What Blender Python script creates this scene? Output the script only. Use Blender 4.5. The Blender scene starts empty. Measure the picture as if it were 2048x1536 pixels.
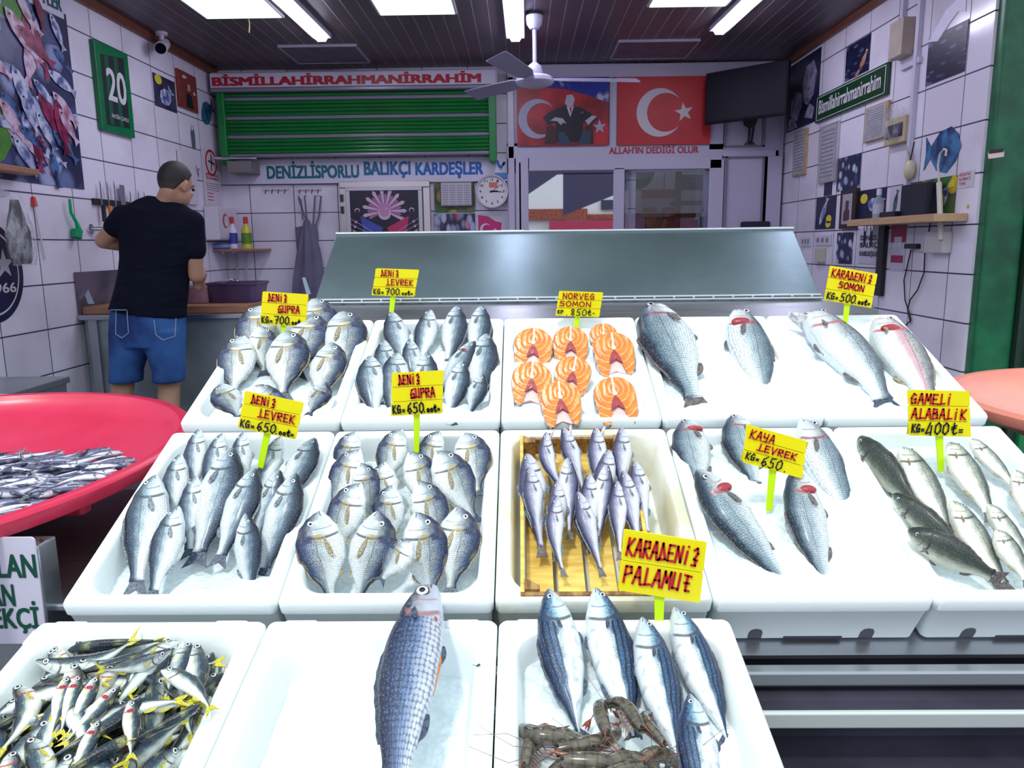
import bpy, bmesh, math, random
from mathutils import Vector, Matrix
PI = math.pi
sin, cos, radians = math.sin, math.cos, math.radians
sc = bpy.context.scene
col = sc.collection

# ------------------------------------------------------------------ camera
FPX, W2, H2 = 1540.0, 1024.0, 768.0
CAM = Vector((0, 0, 1.28))
TH, PS, RO = math.atan(0.1805), -0.0138, 0.0115
_F = Vector((sin(PS)*cos(TH), cos(PS)*cos(TH), -sin(TH)))
_R0 = Vector((cos(PS), -sin(PS), 0)); _U0 = _R0.cross(_F)
_R = cos(RO)*_R0 - sin(RO)*_U0
_U = sin(RO)*_R0 + cos(RO)*_U0
cam = bpy.data.cameras.new('camera'); cam.sensor_width = 36; cam.lens = FPX/2048*36
cam.clip_start = 0.02; cam.clip_end = 200
camo = bpy.data.objects.new('camera', cam); col.objects.link(camo)
camo.matrix_world = Matrix(((_R.x, _U.x, -_F.x, 0), (_R.y, _U.y, -_F.y, 0), (_R.z, _U.z, -_F.z, CAM.z), (0, 0, 0, 1)))
sc.camera = camo

# ------------------------------------------------------------------ light and exposure
sc.view_settings.view_transform = 'Standard'; sc.view_settings.look = 'None'
sc.view_settings.gamma = 1; sc.view_settings.use_curve_mapping = False
sc.view_settings.exposure = 0.25
WORLD_STRENGTH = 1.40
w = bpy.data.worlds.new('world'); sc.world = w; w.use_nodes = True
nt = w.node_tree; nt.nodes.clear()
tc = nt.nodes.new('ShaderNodeTexCoord'); sp = nt.nodes.new('ShaderNodeSeparateXYZ')
rp = nt.nodes.new('ShaderNodeValToRGB'); bg = nt.nodes.new('ShaderNodeBackground'); wo = nt.nodes.new('ShaderNodeOutputWorld')
nt.links.new(tc.outputs['Generated'], sp.inputs[0]); nt.links.new(sp.outputs['Z'], rp.inputs[0])
cr = rp.color_ramp; cr.elements[0].position = 0.0; cr.elements[0].color = (0.34, 0.33, 0.52, 1)
cr.elements[1].position = 0.75; cr.elements[1].color = (0.86, 1.0, 1.0, 1)
e = cr.elements.new(0.22); e.color = (0.66, 0.72, 0.86, 1)
nt.links.new(rp.outputs[0], bg.inputs[0]); bg.inputs[1].default_value = WORLD_STRENGTH
nt.links.new(bg.outputs[0], wo.inputs[0])
sun = bpy.data.lights.new('sun', 'SUN'); sun.energy = 1.5; sun.angle = radians(6); sun.color = (1.0, 0.98, 0.94)
suno = bpy.data.objects.new('sun', sun); col.objects.link(suno)
suno.rotation_euler = (radians(24), radians(-14), 0)
sc.cycles.max_bounces = 6; sc.cycles.use_denoising = True
sc.cycles.sample_clamp_indirect = 4.0
TUBE_E = 30.0

# ------------------------------------------------------------------ room constants
XL, XR, YB, ZC, YF = -2.60, 2.37, 6.90, 2.84, 3.90

# ------------------------------------------------------------------ pixel -> point on a real surface
def ray(u, v):
    return (_F*FPX + _R*(u-W2) + _U*(H2-v)).normalized()
def on_plane(u, v, P, N):
    d = ray(u, v); t = (P-CAM).dot(N)/d.dot(N); return CAM + d*t
def at_y(u, v, y): return on_plane(u, v, Vector((0, y, 0)), Vector((0, 1, 0)))
def at_x(u, v, x): return on_plane(u, v, Vector((x, 0, 0)), Vector((1, 0, 0)))
def at_z(u, v, z): return on_plane(u, v, Vector((0, 0, z)), Vector((0, 0, 1)))

# ------------------------------------------------------------------ node helper
class NT:
    def __init__(s, name):
        s.m = bpy.data.materials.new(name); s.m.use_nodes = True
        s.t = s.m.node_tree; s.t.nodes.clear()
        s.out = s.t.nodes.new('ShaderNodeOutputMaterial'); s.b = s.t.nodes.new('ShaderNodeBsdfPrincipled')
        s.t.links.new(s.b.outputs[0], s.out.inputs[0])
    def put(s, sock, v):
        if v is None: return
        if hasattr(v, 'node'): s.t.links.new(v, sock)
        elif isinstance(v, (tuple, list)):
            v = tuple(v)
            if sock.type == 'RGBA' and len(v) == 3: v = v+(1,)
            sock.default_value = v
        else: sock.default_value = v
    def node(s, t, props=None, **ins):
        n = s.t.nodes.new('ShaderNode'+t)
        for k, v in (props or {}).items(): setattr(n, k, v)
        for k, v in ins.items():
            s.put(n.inputs[int(k[1:])] if k[0] == 'i' and k[1:].isdigit() else n.inputs[k.replace('_', ' ')], v)
        return n
    def math(s, op, a, b=0.0, c=0.0, clamp=False):
        n = s.node('Math', {'operation': op, 'use_clamp': clamp}, i0=a, i1=b, i2=c); return n.outputs[0]
    def add(s, a, b): return s.math('ADD', a, b)
    def sub(s, a, b): return s.math('SUBTRACT', a, b)
    def mul(s, a, b): return s.math('MULTIPLY', a, b)
    def step(s, x, a, b):
        n = s.node('MapRange', {'interpolation_type': 'SMOOTHSTEP', 'clamp': True}, i0=x, i1=a, i2=b, i3=0.0, i4=1.0); return n.outputs[0]
    def mix(s, f, a, b, mode='MIX'):
        n = s.t.nodes.new('ShaderNodeMix'); n.data_type = 'RGBA'; n.blend_type = mode; n.clamp_factor = True
        s.put(n.inputs[0], f); s.put(n.inputs[6], a); s.put(n.inputs[7], b); return n.outputs[2]
    def ramp(s, f, stops, const=False):
        n = s.t.nodes.new('ShaderNodeValToRGB'); r = n.color_ramp
        if const: r.interpolation = 'CONSTANT'
        while len(r.elements) < len(stops): r.elements.new(0.5)
        for e, (p, c) in zip(r.elements, stops): e.position = p; e.color = tuple(c)+(1,) if len(c) == 3 else c
        s.put(n.inputs[0], f); return n.outputs[0]
    def uv(s):
        n = s.t.nodes.new('ShaderNodeUVMap'); x = s.node('SeparateXYZ', None, i0=n.outputs[0]); return n.outputs[0], x.outputs[0], x.outputs[1]
    def obj(s):
        n = s.t.nodes.new('ShaderNodeTexCoord'); return n.outputs['Object']
    def pos(s):
        n = s.t.nodes.new('ShaderNodeNewGeometry'); return n.outputs['Position']
    def vec(s, x, y, z=0.0): return s.node('CombineXYZ', None, i0=x, i1=y, i2=z).outputs[0]
    def scale(s, v, k):
        n = s.node('Mapping', None, Vector=v); n.inputs['Scale'].default_value = k if isinstance(k, tuple) else (k, k, k); return n.outputs[0]
    def noise(s, v, scale, det=3, rough=0.5):
        return s.node('TexNoise', None, Vector=v, Scale=scale, Detail=det, Roughness=rough).outputs[0]
    def voro(s, v, scale, rnd=1.0, feat='F1'):
        return s.node('TexVoronoi', {'feature': feat}, Vector=v, Scale=scale, Randomness=rnd).outputs
    def bump(s, h, strength=0.3, dist=0.01):
        n = s.node('Bump', None, Strength=strength, Distance=dist, Height=h); s.t.links.new(n.outputs[0], s.b.inputs['Normal'])
    def fin(s, colr, rough=0.5, metal=0.0, **kw):
        s.put(s.b.inputs['Base Color'], colr); s.put(s.b.inputs['Roughness'], rough); s.put(s.b.inputs['Metallic'], metal)
        for k, v in kw.items(): s.put(s.b.inputs[k.replace('_', ' ')], v)
        return s.m
_mc = {}
def M(name, c, rough=0.5, metal=0.0, var=0.0, sc_=8, bump=0.0, bsc=60, **kw):
    """plain procedural material with an optional colour variation and a fine bump"""
    if name in _mc: return _mc[name]
    n = NT(name); cc = c
    if var: 
        f = n.noise(n.obj(), sc_, 4)
        cc = n.mix(n.step(f, 0.35, 0.65), tuple(x*(1-var) for x in c), tuple(min(1, x*(1+var*.6)) for x in c))
    if bump: n.bump(n.noise(n.obj(), bsc, 3), bump, 0.004)
    _mc[name] = n.fin(cc, rough, metal, **kw); return _mc[name]
def emis(name, c, s):
    if name in _mc: return _mc[name]
    n = NT(name); _mc[name] = n.fin((0.8, 0.8, 0.8), 0.5, 0, Emission_Color=c, Emission_Strength=s); return _mc[name]

# ------------------------------------------------------------------ mesh helper
def rot_to(d, up=Vector((0, 0, 1))):
    d = d.normalized(); 
    if abs(d.dot(up)) > 0.999: up = Vector((0, 1, 0))
    x = up.cross(d).normalized(); y = d.cross(x)
    return Matrix((x, y, d)).transposed()
class MB:
    def __init__(s): s.v = []; s.f = []; s.m = []; s.uv = []; s.cur = 0
    def face(s, idx): s.f.append(tuple(idx)); s.m.append(s.cur)
    def box(s, lo, hi, T=None):
        lo = Vector(lo); hi = Vector(hi); b = len(s.v)
        for z in (lo.z, hi.z):
            for x, y in ((lo.x, lo.y), (hi.x, lo.y), (hi.x, hi.y), (lo.x, hi.y)):
                p = Vector((x, y, z)); s.v.append(T @ p if T else p)
        for q in ((3, 2, 1, 0), (4, 5, 6, 7), (0, 1, 5, 4), (1, 2, 6, 5), (2, 3, 7, 6), (3, 0, 4, 7)): s.face([b+i for i in q])
        return s
    def quad(s, a, b_, c, d):
        b = len(s.v); s.v += [Vector(a), Vector(b_), Vector(c), Vector(d)]; s.face((b, b+1, b+2, b+3)); return s
    def loft(s, rings, cap=True, closed=False):
        b = len(s.v); n = len(rings[0])
        for r in rings: s.v += [Vector(p) for p in r]
        R = len(rings)
        for i in range(R if closed else R-1):
            a0 = b+i*n; a1 = b+((i+1) % R)*n
            for j in range(n):
                k = (j+1) % n; s.face((a0+j, a0+k, a1+k, a1+j))
        if cap and not closed:
            s.face([b+j for j in range(n)][::-1]); s.face([b+(R-1)*n+j for j in range(n)])
        return s
    def tube(s, pts, rad, n=10, cap=True, flat=1.0):
        pts = [Vector(p) for p in pts]
        if not hasattr(rad, '__len__'): rad = [rad]*len(pts)
        rings = []; up = None
        for i, p in enumerate(pts):
            d = (pts[min(i+1, len(pts)-1)]-pts[max(i-1, 0)])
            d = d.normalized() if d.length > 1e-9 else Vector((0, 0, 1))
            if up is None: up = Vector((0, 0, 1)) if abs(d.z) < .95 else Vector((0, 1, 0))
            x = up.cross(d).normalized(); y = d.cross(x).normalized(); up = y
            rings.append([p + x*cos(2*PI*j/n)*rad[i] + y*sin(2*PI*j/n)*rad[i]*flat for j in range(n)])
        return s.loft(rings, cap)
    def cyl(s, a, b, r, r2=None, n=20): return s.tube([a, b], [r, r if r2 is None else r2], n)
    def lathe(s, prof, c=(0, 0, 0), n=28, T=None, cap=True):
        c = Vector(c); rings = []
        for r, z in prof:
            ring = [Vector((r*cos(2*PI*j/n), r*sin(2*PI*j/n), z)) for j in range(n)]
            rings.append([(T @ p if T else p)+c for p in ring])
        return s.loft(rings, cap)
    def ball(s, c, r, n=12, T=None):
        r = Vector(r) if hasattr(r, '__len__') else Vector((r, r, r)); rings = []
        for i in range(1, n):
            a = -PI/2+PI*i/n; ring = []
            for j in range(n+4):
                t = 2*PI*j/(n+4); p = Vector((r.x*cos(a)*cos(t), r.y*cos(a)*sin(t), r.z*sin(a)))
                ring.append((T @ p if T else p)+Vector(c))
            rings.append(ring)
        return s.loft(rings)
    def prism(s, poly, O, X, Y, Nn, t):
        """polygon (x, y pairs) in frame O, X, Y extruded t along Nn"""
        O, X, Y, Nn = map(Vector, (O, X, Y, Nn)); b = len(s.v); n = len(poly)
        for k in (0, t):
            for x, y in poly: s.v.append(O+X*x+Y*y+Nn*k)
        s.face([b+i for i in range(n)][::-1]); s.face([b+n+i for i in range(n)])
        for i in range(n):
            j = (i+1) % n; s.face((b+i, b+j, b+n+j, b+n+i))
        return s
    def build(s, name, mats, parent=None, smooth=False, bevel=0, local=False, mesh_only=False, autosmooth=True, mods=None):
        me = bpy.data.meshes.new(name)
        off = Vector((0, 0, 0))
        if not local:
            if parent is not None:
                p = parent
                while p is not None: off += p.location; p = p.parent
            else:
                xs = [v.x for v in s.v]; ys = [v.y for v in s.v]; zs = [v.z for v in s.v]
                off = Vector(((min(xs)+max(xs))/2, (min(ys)+max(ys))/2, min(zs)))
        me.from_pydata([tuple(v-off) for v in s.v], [], s.f)
        if not isinstance(mats, (list, tuple)): mats = [mats]
        for m in mats: me.materials.append(m)
        for p, mi in zip(me.polygons, s.m): p.material_index = mi; p.use_smooth = smooth
        bm = bmesh.new(); bm.from_mesh(me); bmesh.ops.recalc_face_normals(bm, faces=bm.faces)
        bm.to_mesh(me); bm.free()
        if smooth and autosmooth:
            try: me.set_sharp_from_angle(angle=radians(45))
            except Exception: pass
        me.update()
        if mesh_only: return me
        o = bpy.data.objects.new(name, me); col.objects.link(o)
        if parent is not None: o.parent = parent
        if not local and parent is None: o.location = off
        if bevel:
            b = o.modifiers.new('bevel', 'BEVEL'); b.width = bevel; b.segments = 2; b.limit_method = 'ANGLE'
        return o
def tag(o, label=None, cat=None, group=None, kind=None):
    if label: o['label'] = label
    if cat: o['category'] = cat
    if group: o['group'] = group
    if kind: o['kind'] = kind
    return o
def root(name, loc, label=None, cat=None, group=None):
    o = bpy.data.objects.new(name, None); col.objects.link(o); o.empty_display_size = .05
    o.location = Vector(loc); return tag(o, label, cat, group)
def place(name, me, parent=None, Mx=None):
    o = bpy.data.objects.new(name, me); col.objects.link(o)
    if parent is not None: o.parent = parent
    if Mx is not None: o.matrix_world = Mx
    return o
def rrect(w, h, r, n=5, cx=0, cy=0):
    p = []
    for sx, sy, a0 in ((1, 1, 0), (-1, 1, 90), (-1, -1, 180), (1, -1, 270)):
        for i in range(n+1):
            a = radians(a0+90*i/n); p.append((cx+sx*(w/2-r)+r*cos(a), cy+sy*(h/2-r)+r*sin(a)))
    return p
def circ(r, n=32, cx=0, cy=0, ry=None): return [(cx+r*cos(2*PI*i/n), cy+(ry or r)*sin(2*PI*i/n)) for i in range(n)]

# ------------------------------------------------------------------ lettering
def text(name, s, O, X, Y, wd, ht, mat, parent, bold=0.0, ext=0.0008, lift=0.0012, fit=True, local=False):
    """printed text: s fitted into a box wd x ht whose lower left is O, X/Y unit axes"""
    cu = bpy.data.curves.new(name, 'FONT'); cu.body = s; cu.offset = 0; cu.extrude = 0; cu.resolution_u = 3; cu.fill_mode = 'FRONT'
    t = bpy.data.objects.new(name+'_t', cu); col.objects.link(t)
    dg = bpy.context.evaluated_depsgraph_get(); me = bpy.data.meshes.new_from_object(t.evaluated_get(dg))
    bpy.data.objects.remove(t); bpy.data.curves.remove(cu)
    X = Vector(X); Y = Vector(Y); Nn = X.cross(Y); O = Vector(O)
    if not me.vertices: return None
    if bold:                                   # heavier strokes: shifted copies of the outline in one mesh
        vs = [v.co.copy() for v in me.vertices]; fs = [tuple(p.vertices) for p in me.polygons]; V2, F2 = [], []
        for k, (dx, dy) in enumerate(((-1, -.6), (1, -.6), (1, .6), (-1, .6), (0, 0))):
            V2 += [(v.x+dx*bold, v.y+dy*bold, v.z+k*1e-4) for v in vs]; F2 += [tuple(i+k*len(vs) for i in f) for f in fs]
        me.clear_geometry(); me.from_pydata(V2, [], F2)
    xs = [v.co.x for v in me.vertices]; ys = [v.co.y for v in me.vertices]
    x0, x1, y0, y1 = min(xs), max(xs), min(ys), max(ys)
    kx = wd/(x1-x0); ky = ht/(y1-y0)
    if not fit: kx = ky = min(kx, ky)
    off = Vector((0, 0, 0))
    if parent is not None and not local:
        p = parent
        while p is not None: off += p.location; p = p.parent
    for v in me.vertices:
        v.co = O + X*((v.co.x-x0)*kx) + Y*((v.co.y-y0)*ky) + Nn*(lift+v.co.z) - off
    me.materials.clear(); me.materials.append(mat); me.update(); me.name = name
    o = bpy.data.objects.new(name, me); col.objects.link(o)
    if parent is not None: o.parent = parent
    return o
# marker strokes, unit box 0..1 (x) by 0..1 (y); one list of polylines per letter
G = {
 'A': [[(0, 0), (.45, 1), (.6, 1), (.95, 0)], [(.2, .4), (.8, .4)]],
 'B': [[(0, 0), (.05, 1), (.7, .95), (.75, .65), (.1, .55), (.85, .45), (.85, .1), (0, 0)]],
 'D': [[(.3, 1), (.15, .1), (-.1, 0), (1, .1), (.3, 1)]],
 'E': [[(.9, .95), (.1, .95), (.1, .05), (.95, .05)], [(.1, .5), (.75, .5)]],
 'G': [[(.95, .95), (.3, .85), (0, .35), (.2, .02), (.85, .1), (.85, .45), (.45, .42)], [(-.1, .0), (1.1, .0)]],
 'Q': [[(.9, .85), (.45, 1), (.05, .55), (.2, .05), (.85, .1), (.85, .5), (.5, .45)]],
 'I': [[(.4, .75), (.35, 0)], [(.45, 1), (.5, 1.03)]],
 'J': [[(.4, 1), (.35, .1)], [(-.1, 0), (1.1, .05)]],
 'K': [[(.1, 1), (.05, 0)], [(.9, 1), (.1, .45), (.95, 0)]],
 'L': [[(.3, 1), (.3, .08)], [(-.2, .0), (1.0, .1)]],
 'M': [[(0, 0), (.12, 1), (.5, .35), (.88, 1), (1, 0)]],
 'N': [[(.05, 0), (.1, .95), (.85, .05), (.9, 1)]],
 'O': [[(.5, 1), (.1, .8), (0, .4), (.3, .02), (.8, .1), (1, .55), (.8, .9), (.5, 1)]],
 'P': [[(.1, 0), (.1, .95), (.8, .95), (.9, .6), (.15, .45)]],
 'R': [[(.1, 0), (.1, .95), (.8, .95), (.85, .6), (.15, .5), (.9, 0)]],
 'S': [[(.95, .9), (.3, 1), (.15, .65), (.8, .5), (.85, .1), (.0, .05)]],
 'T': [[(.1, .95), (1, .9)], [(.5, .92), (.5, .05), (1, .05)], [(.2, .5), (.85, .5)]],
 'U': [[(.05, 1), (.05, .1), (.75, .08)], [(.8, 1), (.8, 0)]],
 'V': [[(.05, 1), (.4, 0), (.95, 1)]],
 'Y': [[(.05, 1), (.1, .5), (.8, .5)], [(.85, 1), (.75, 0), (.1, 0)]],
 'Z': [[(.15, .85), (.6, 1), (.8, .7), (.35, .35), (.9, .3)], [(.55, .3), (.7, 0), (.1, 0)]],
 '4': [[(.5, 1), (-.1, .05), (.6, .15)], [(.75, .75), (.7, -.1)]],
 '5': [[(1, 1), (.3, .95), (.2, .55), (.75, .55), (.85, .15), (.4, 0), (0, .1)]],
 '6': [[(.9, 1), (.3, .7), (.1, .25), (.5, 0), (.9, .25), (.6, .5), (.15, .3)]],
 '7': [[(.0, .95), (1, .95), (.35, 0)], [(.3, .5), (.85, .5)]],
 '8': [[(.8, .9), (.4, 1), (.2, .75), (.8, .3), (.6, 0), (.15, .2), (.8, .75), (.8, .9)]],
 '0': [[(.6, 1), (.15, .75), (.1, .2), (.5, 0), (.95, .3), (.95, .8), (.6, 1)]],
 'o': [[(.5, .5), (.15, .35), (.25, .05), (.7, .05), (.85, .35), (.5, .5)]],
 '.': [[(.4, .02), (.5, .06)]], '=': [[(.2, .4), (.8, .42)], [(.2, .2), (.8, .22)]], '-': [[(.2, .4), (.7, .4)]],
 't': [[(.45, 1), (.35, .15), (.6, .0), (1.05, .15)], [(.0, .6), (.9, .8)], [(.05, .42), (.85, .58)]],
}
def handwrite(name, s, x0, y0, wd, ht, thick, mat, parent, z=0.0016, slant=0.0):
    """marker writing as flat strokes in the card's local XY plane (parent is the card's panel)"""
    m = MB(); n = len(s); adv = wd/n
    def seg(a, b):
        a = Vector(a); b = Vector(b); d = b-a
        if d.length < 1e-6: return
        d.normalize(); p = Vector((-d.y, d.x))*thick/2; e = d*thick*.35
        a = a-e; b = b+e
        m.prism([(a+p)[:], (a-p)[:], (b-p)[:], (b+p)[:]], (0, 0, z), (1, 0, 0), (0, 1, 0), (0, 0, 1), 0.0004)
    for i, ch in enumerate(s):
        if ch == ' ': continue
        g = G[ch]; cw = adv*.78
        for pl in g:
            q = [(x0+i*adv+px*cw+slant*py*ht, y0+py*ht) for px, py in pl]
            for a, b in zip(q, q[1:]): seg(a, b)
    return m.build(name, mat, parent, local=True)
# ================================================================== ROOM SHELL
ZC = 2.77; XR = 2.25
def tile_mat(name, ax, a0, pitch, z0=0.61, zp=0.2425, c=(0.80, 0.76, 0.89)):
    n = NT(name); g = n.node('SeparateXYZ', None, i0=n.pos()); A = g.outputs[ax]; Z = g.outputs[2]
    def line(t, o, p, wd):
        f = n.math('FRACT', n.math('DIVIDE', n.sub(t, o-40*p), p)); d = n.math('ABSOLUTE', n.sub(f, 0.5)); return n.step(d, 0.5-wd/p*1.3, 0.5-wd/p*.55)
    l = n.math('MAXIMUM', line(A, a0, pitch, .0036), line(Z, z0, zp, .0042))
    ida = n.math('FLOOR', n.math('DIVIDE', n.sub(A, a0-40*pitch), pitch)); idz = n.math('FLOOR', n.math('DIVIDE', n.sub(Z, z0-40*zp), zp))
    wn = n.node('TexWhiteNoise', {'noise_dimensions': '3D'}, Vector=n.vec(ida, idz, 0)).outputs[0]
    base = n.mix(wn, tuple(x*.93 for x in c), tuple(min(1, x*1.06) for x in c))
    base = n.mix(n.step(n.noise(n.pos(), 2.2, 5), .45, .8), base, tuple(x*f for x, f in zip(c, (.80, .78, .78))))
    cc = n.mix(l, base, (0.035, 0.03, 0.07))
    n.bump(n.math('SUBTRACT', n.noise(n.pos(), 5, 2), n.mul(l, .6)), 0.12, 0.01)
    return n.fin(cc, n.add(n.mul(l, .5), .16), 0)
tileL = tile_mat('white_tiles_left', 1, 4.18, 0.381)
tileB = tile_mat('white_tiles_back', 0, -2.37, 0.385)
tileR = tile_mat('white_tiles_right', 1, 4.13, 0.385, 0.613, 0.2475)
S = lambda o: tag(o, kind='structure')
S(MB().box((XL-.15, YF-1.2, -.1), (XL, YB+.15, ZC+.15)).build('wall_left', tileL))
S(MB().box((XR, YF+.02, -.1), (XR+.15, YB+.15, ZC+.15)).build('wall_right', tileR))
# back wall with the two shop window openings cut as separate slabs
WX0, WX1, WX2, WX3 = 0.055, 0.93, 1.00, 1.82         # openings: left pane, right pane
WZ1 = 2.02; WZ0 = 0.9
m = MB(); m.box((XL, YB, -.1), (WX0, YB+.15, ZC)); m.box((WX0, YB, WZ1), (WX3, YB+.15, ZC)); m.box((WX0, YB, -.1), (WX3, YB+.15, WZ0))
m.box((WX3, YB, -.1), (XR, YB+.15, ZC)); m.box((WX1, YB, WZ0), (WX2, YB+.15, WZ1))
S(m.build('wall_back', tileB))
# concrete floor, with street pavement in front
n = NT('wet_concrete'); f = n.noise(n.pos(), 3, 6); n.bump(n.noise(n.pos(), 40, 4), .3, .004)
conc = n.fin(n.ramp(f, [(.3, (.06, .06, .075)), (.7, (.13, .13, .15))]), n.add(n.mul(f, .5), .15))
S(MB().box((XL, YF-1.2, -.12), (XR+.2, YB, 0)).build('floor', conc))
n = NT('asphalt'); f = n.noise(n.pos(), 2, 6); n.bump(n.noise(n.pos(), 200, 3), .5, .003)
asph = n.fin(n.mix(f, (.07, .07, .09), (.16, .16, .18)), .85)
S(MB().box((-14, -14, -.3), (14, YF-1.2, -.06)).build('street_ground', asph))
# slatted PVC ceiling, glossy, boards run away from the street
n = NT('ceiling_slats'); g = n.node('SeparateXYZ', None, i0=n.pos()); X = g.outputs[0]
fr = n.math('FRACT', n.math('DIVIDE', n.add(X, 20), .1)); ln = n.step(n.math('ABSOLUTE', n.sub(fr, .5)), .455, .485)
wnz = n.noise(n.scale(n.pos(), (5, .7, 1)), 4, 4)
cc = n.mix(wnz, (.060, .040, .052), (.10, .066, .082)); cc = n.mix(n.mul(ln, .75), cc, (.30, .28, .38))
n.bump(ln, .5, .003)
ceilm = n.fin(cc, n.add(.32, n.mul(wnz, .15)), 0)
S(MB().box((XL, 3.15, ZC), (XR, YB, ZC+.12)).build('ceiling', ceilm))
wood = NT('brown_trim'); f = wood.noise(wood.scale(wood.pos(), (8, 1, 8)), 9, 4); wood = wood.fin(wood.mix(f, (.10, .028, .018), (.23, .085, .05)), .45)
S(MB().box((XL, 3.2, ZC-.055), (XL+.03, YB, ZC)).build('trim_1', wood))
S(MB().box((XR-.03, 3.95, ZC-.045), (XR, YB, ZC)).build('trim_2', wood))
pvc = M('white_pvc', (.50, .47, .62), .3, bump=.05)
pvcd = M('pvc_shadow_line', (.20, .18, .26), .4)
S(MB().box((-.02, YB-.03, ZC-.03), (XR, YB, ZC)).build('trim_3', pvc))
# upper storey fascia over the opening, out of the picture, keeps the shop room-like
S(MB().box((XL-.6, 3.05, ZC), (XR+.8, 3.15, ZC+1.6)).build('wall_fascia', M('fascia_render', (.45, .44, .48), .8, bump=.3)))
# green painted steel post at the right of the opening
n = NT('green_paint'); f = n.noise(n.pos(), 7, 5); n.bump(n.noise(n.pos(), 60, 2), .08, .003)
green = n.fin(n.mix(n.step(f, .3, .75), (.002, .075, .028), (.006, .15, .06)), .35)
r = root('green_post', (2.33, 3.9, 0)); tag(r, kind='structure'); r.name = 'column_right'
MB().box((2.265, 3.86, -.05), (2.455, 4.0, 3.0)).build('post_face', green, r, bevel=.012)
MB().box((2.457, 3.83, -.05), (2.50, 4.0, 3.0)).build('edge_strip', M('dark_gap', (.01, .03, .02), .5), r)
MB().box((2.502, 3.80, -.05), (2.62, 4.0, 3.0)).build('shutter_guide', M('green_guide', (.01, .19, .06), .35), r, bevel=.008)
m = MB(); m.prism(rrect(.075, .036, .006), at_y(1992, 308, 3.858)-Vector((.0, 0, 0)), (1, 0, .12), (-.12, 0, 1), (0, -1, 0), .001)
st = m.build('sticker', M('sticker_pink', (.75, .55, .55), .5)); tag(st, 'small torn black and pink sticker on the green post', 'sticker')
MB().prism(rrect(.07, .016, .004), at_y(1992, 304, 3.857)-Vector((0, .001, -.004)), (1, 0, .12), (-.12, 0, 1), (0, -1, 0), .0008).build('black_band', M('ink_black', (.01, .01, .015), .5), st)
# blue crate stack edge seen past the post
o = MB().box((2.66, 3.7, 0), (3.06, 4.1, 1.25)).build('plastic_drum', M('blue_plastic', (.01, .02, .16), .4), bevel=.03); tag(o, 'dark blue plastic drum standing beyond the green post', 'drum')

# ------------------------------------------------------------------ ceiling lights
def tube_light(xa, ya, xb, yb, lbl, en=1.0):
    a = Vector((xa, ya, 0)); b = Vector((xb, yb, 0)); d = (b-a).normalized(); px = Vector((-d.y, d.x, 0))
    r = root('ceiling_light', (a+b)/2+Vector((0, 0, ZC)), lbl, 'ceiling light', 'tube fixtures on the slatted ceiling')
    m = MB(); P = [a+px*.065, a-px*.065, b-px*.065, b+px*.065]
    m.loft([[p+Vector((0, 0, ZC)) for p in P], [p+Vector((0, 0, ZC-.03)) for p in P]]); m.build('housing', M('housing_white', (.55, .52, .66), .35), r)
    m = MB(); P = [a+px*.042+d*.02, a-px*.042+d*.02, b-px*.042-d*.02, b+px*.042-d*.02]; Q = [a+px*.028+d*.02, a-px*.028+d*.02, b-px*.028-d*.02, b+px*.028-d*.02]
    m.loft([[p+Vector((0, 0, ZC-.0301)) for p in P], [p+Vector((0, 0, ZC-.055)) for p in Q]]); m.build('diffuser', emis('tube_glow' if en == 1 else 'tube_glow_dim', (.82, .80, 1.0), TUBE_E*en), r)
def tube_px(u0, v0, u1, v1, lbl):
    a = at_z(u0, v0, ZC-.04); b = at_z(u1, v1, ZC-.04); b = a+(b-a)*1.25; tube_light(a.x, a.y, b.x, b.y, lbl)
tube_px(645, 80, 563, 2, 'leftmost lit white tube light on the dark ceiling, above the green shutter')
tube_light(-1.62, 4.42, -1.70, 3.25, 'white tube light nearest the street, left side', .3)
tube_px(1031, 80, 1026, 2, 'middle lit white tube light, beside the ceiling fan rod')
tube_light(-.03, 4.42, -.05, 3.25, 'white tube light nearest the street, middle', .3)
tube_px(1437, 66, 1506, 2, 'rightmost lit white tube light on the dark ceiling, towards the television')
tube_light(1.52, 4.42, 1.55, 3.25, 'white tube light nearest the street, right side', .3)
def panel_light(u0, u1, v, lbl):
    a = at_z(u0, v, ZC); b = at_z(u1, v, ZC); x0, x1, y1 = a.x, b.x, (a.y+b.y)/2
    r = root('ceiling_panel', ((x0+x1)/2, y1-.3, ZC), lbl, 'panel light', 'square panel lights')
    MB().box((x0, y1-.6, ZC-.012), (x1, y1, ZC)).build('panel_frame', M('panel_frame', (.4, .42, .42), .4), r)
    MB().box((x0+.015, y1-.585, ZC-.016), (x1-.015, y1-.015, ZC-.012)).build('diffuser', emis('panel_glow', (.72, 1.0, .86), 1.05), r)
panel_light(410, 570, 33, 'pale green-white square ceiling panel nearest the left wall')
panel_light(757, 915, 26, 'pale green-white square ceiling panel just left of the middle tube light')
panel_light(1294, 1452, 10, 'pale green-white square ceiling panel just left of the rightmost tube light')
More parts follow.
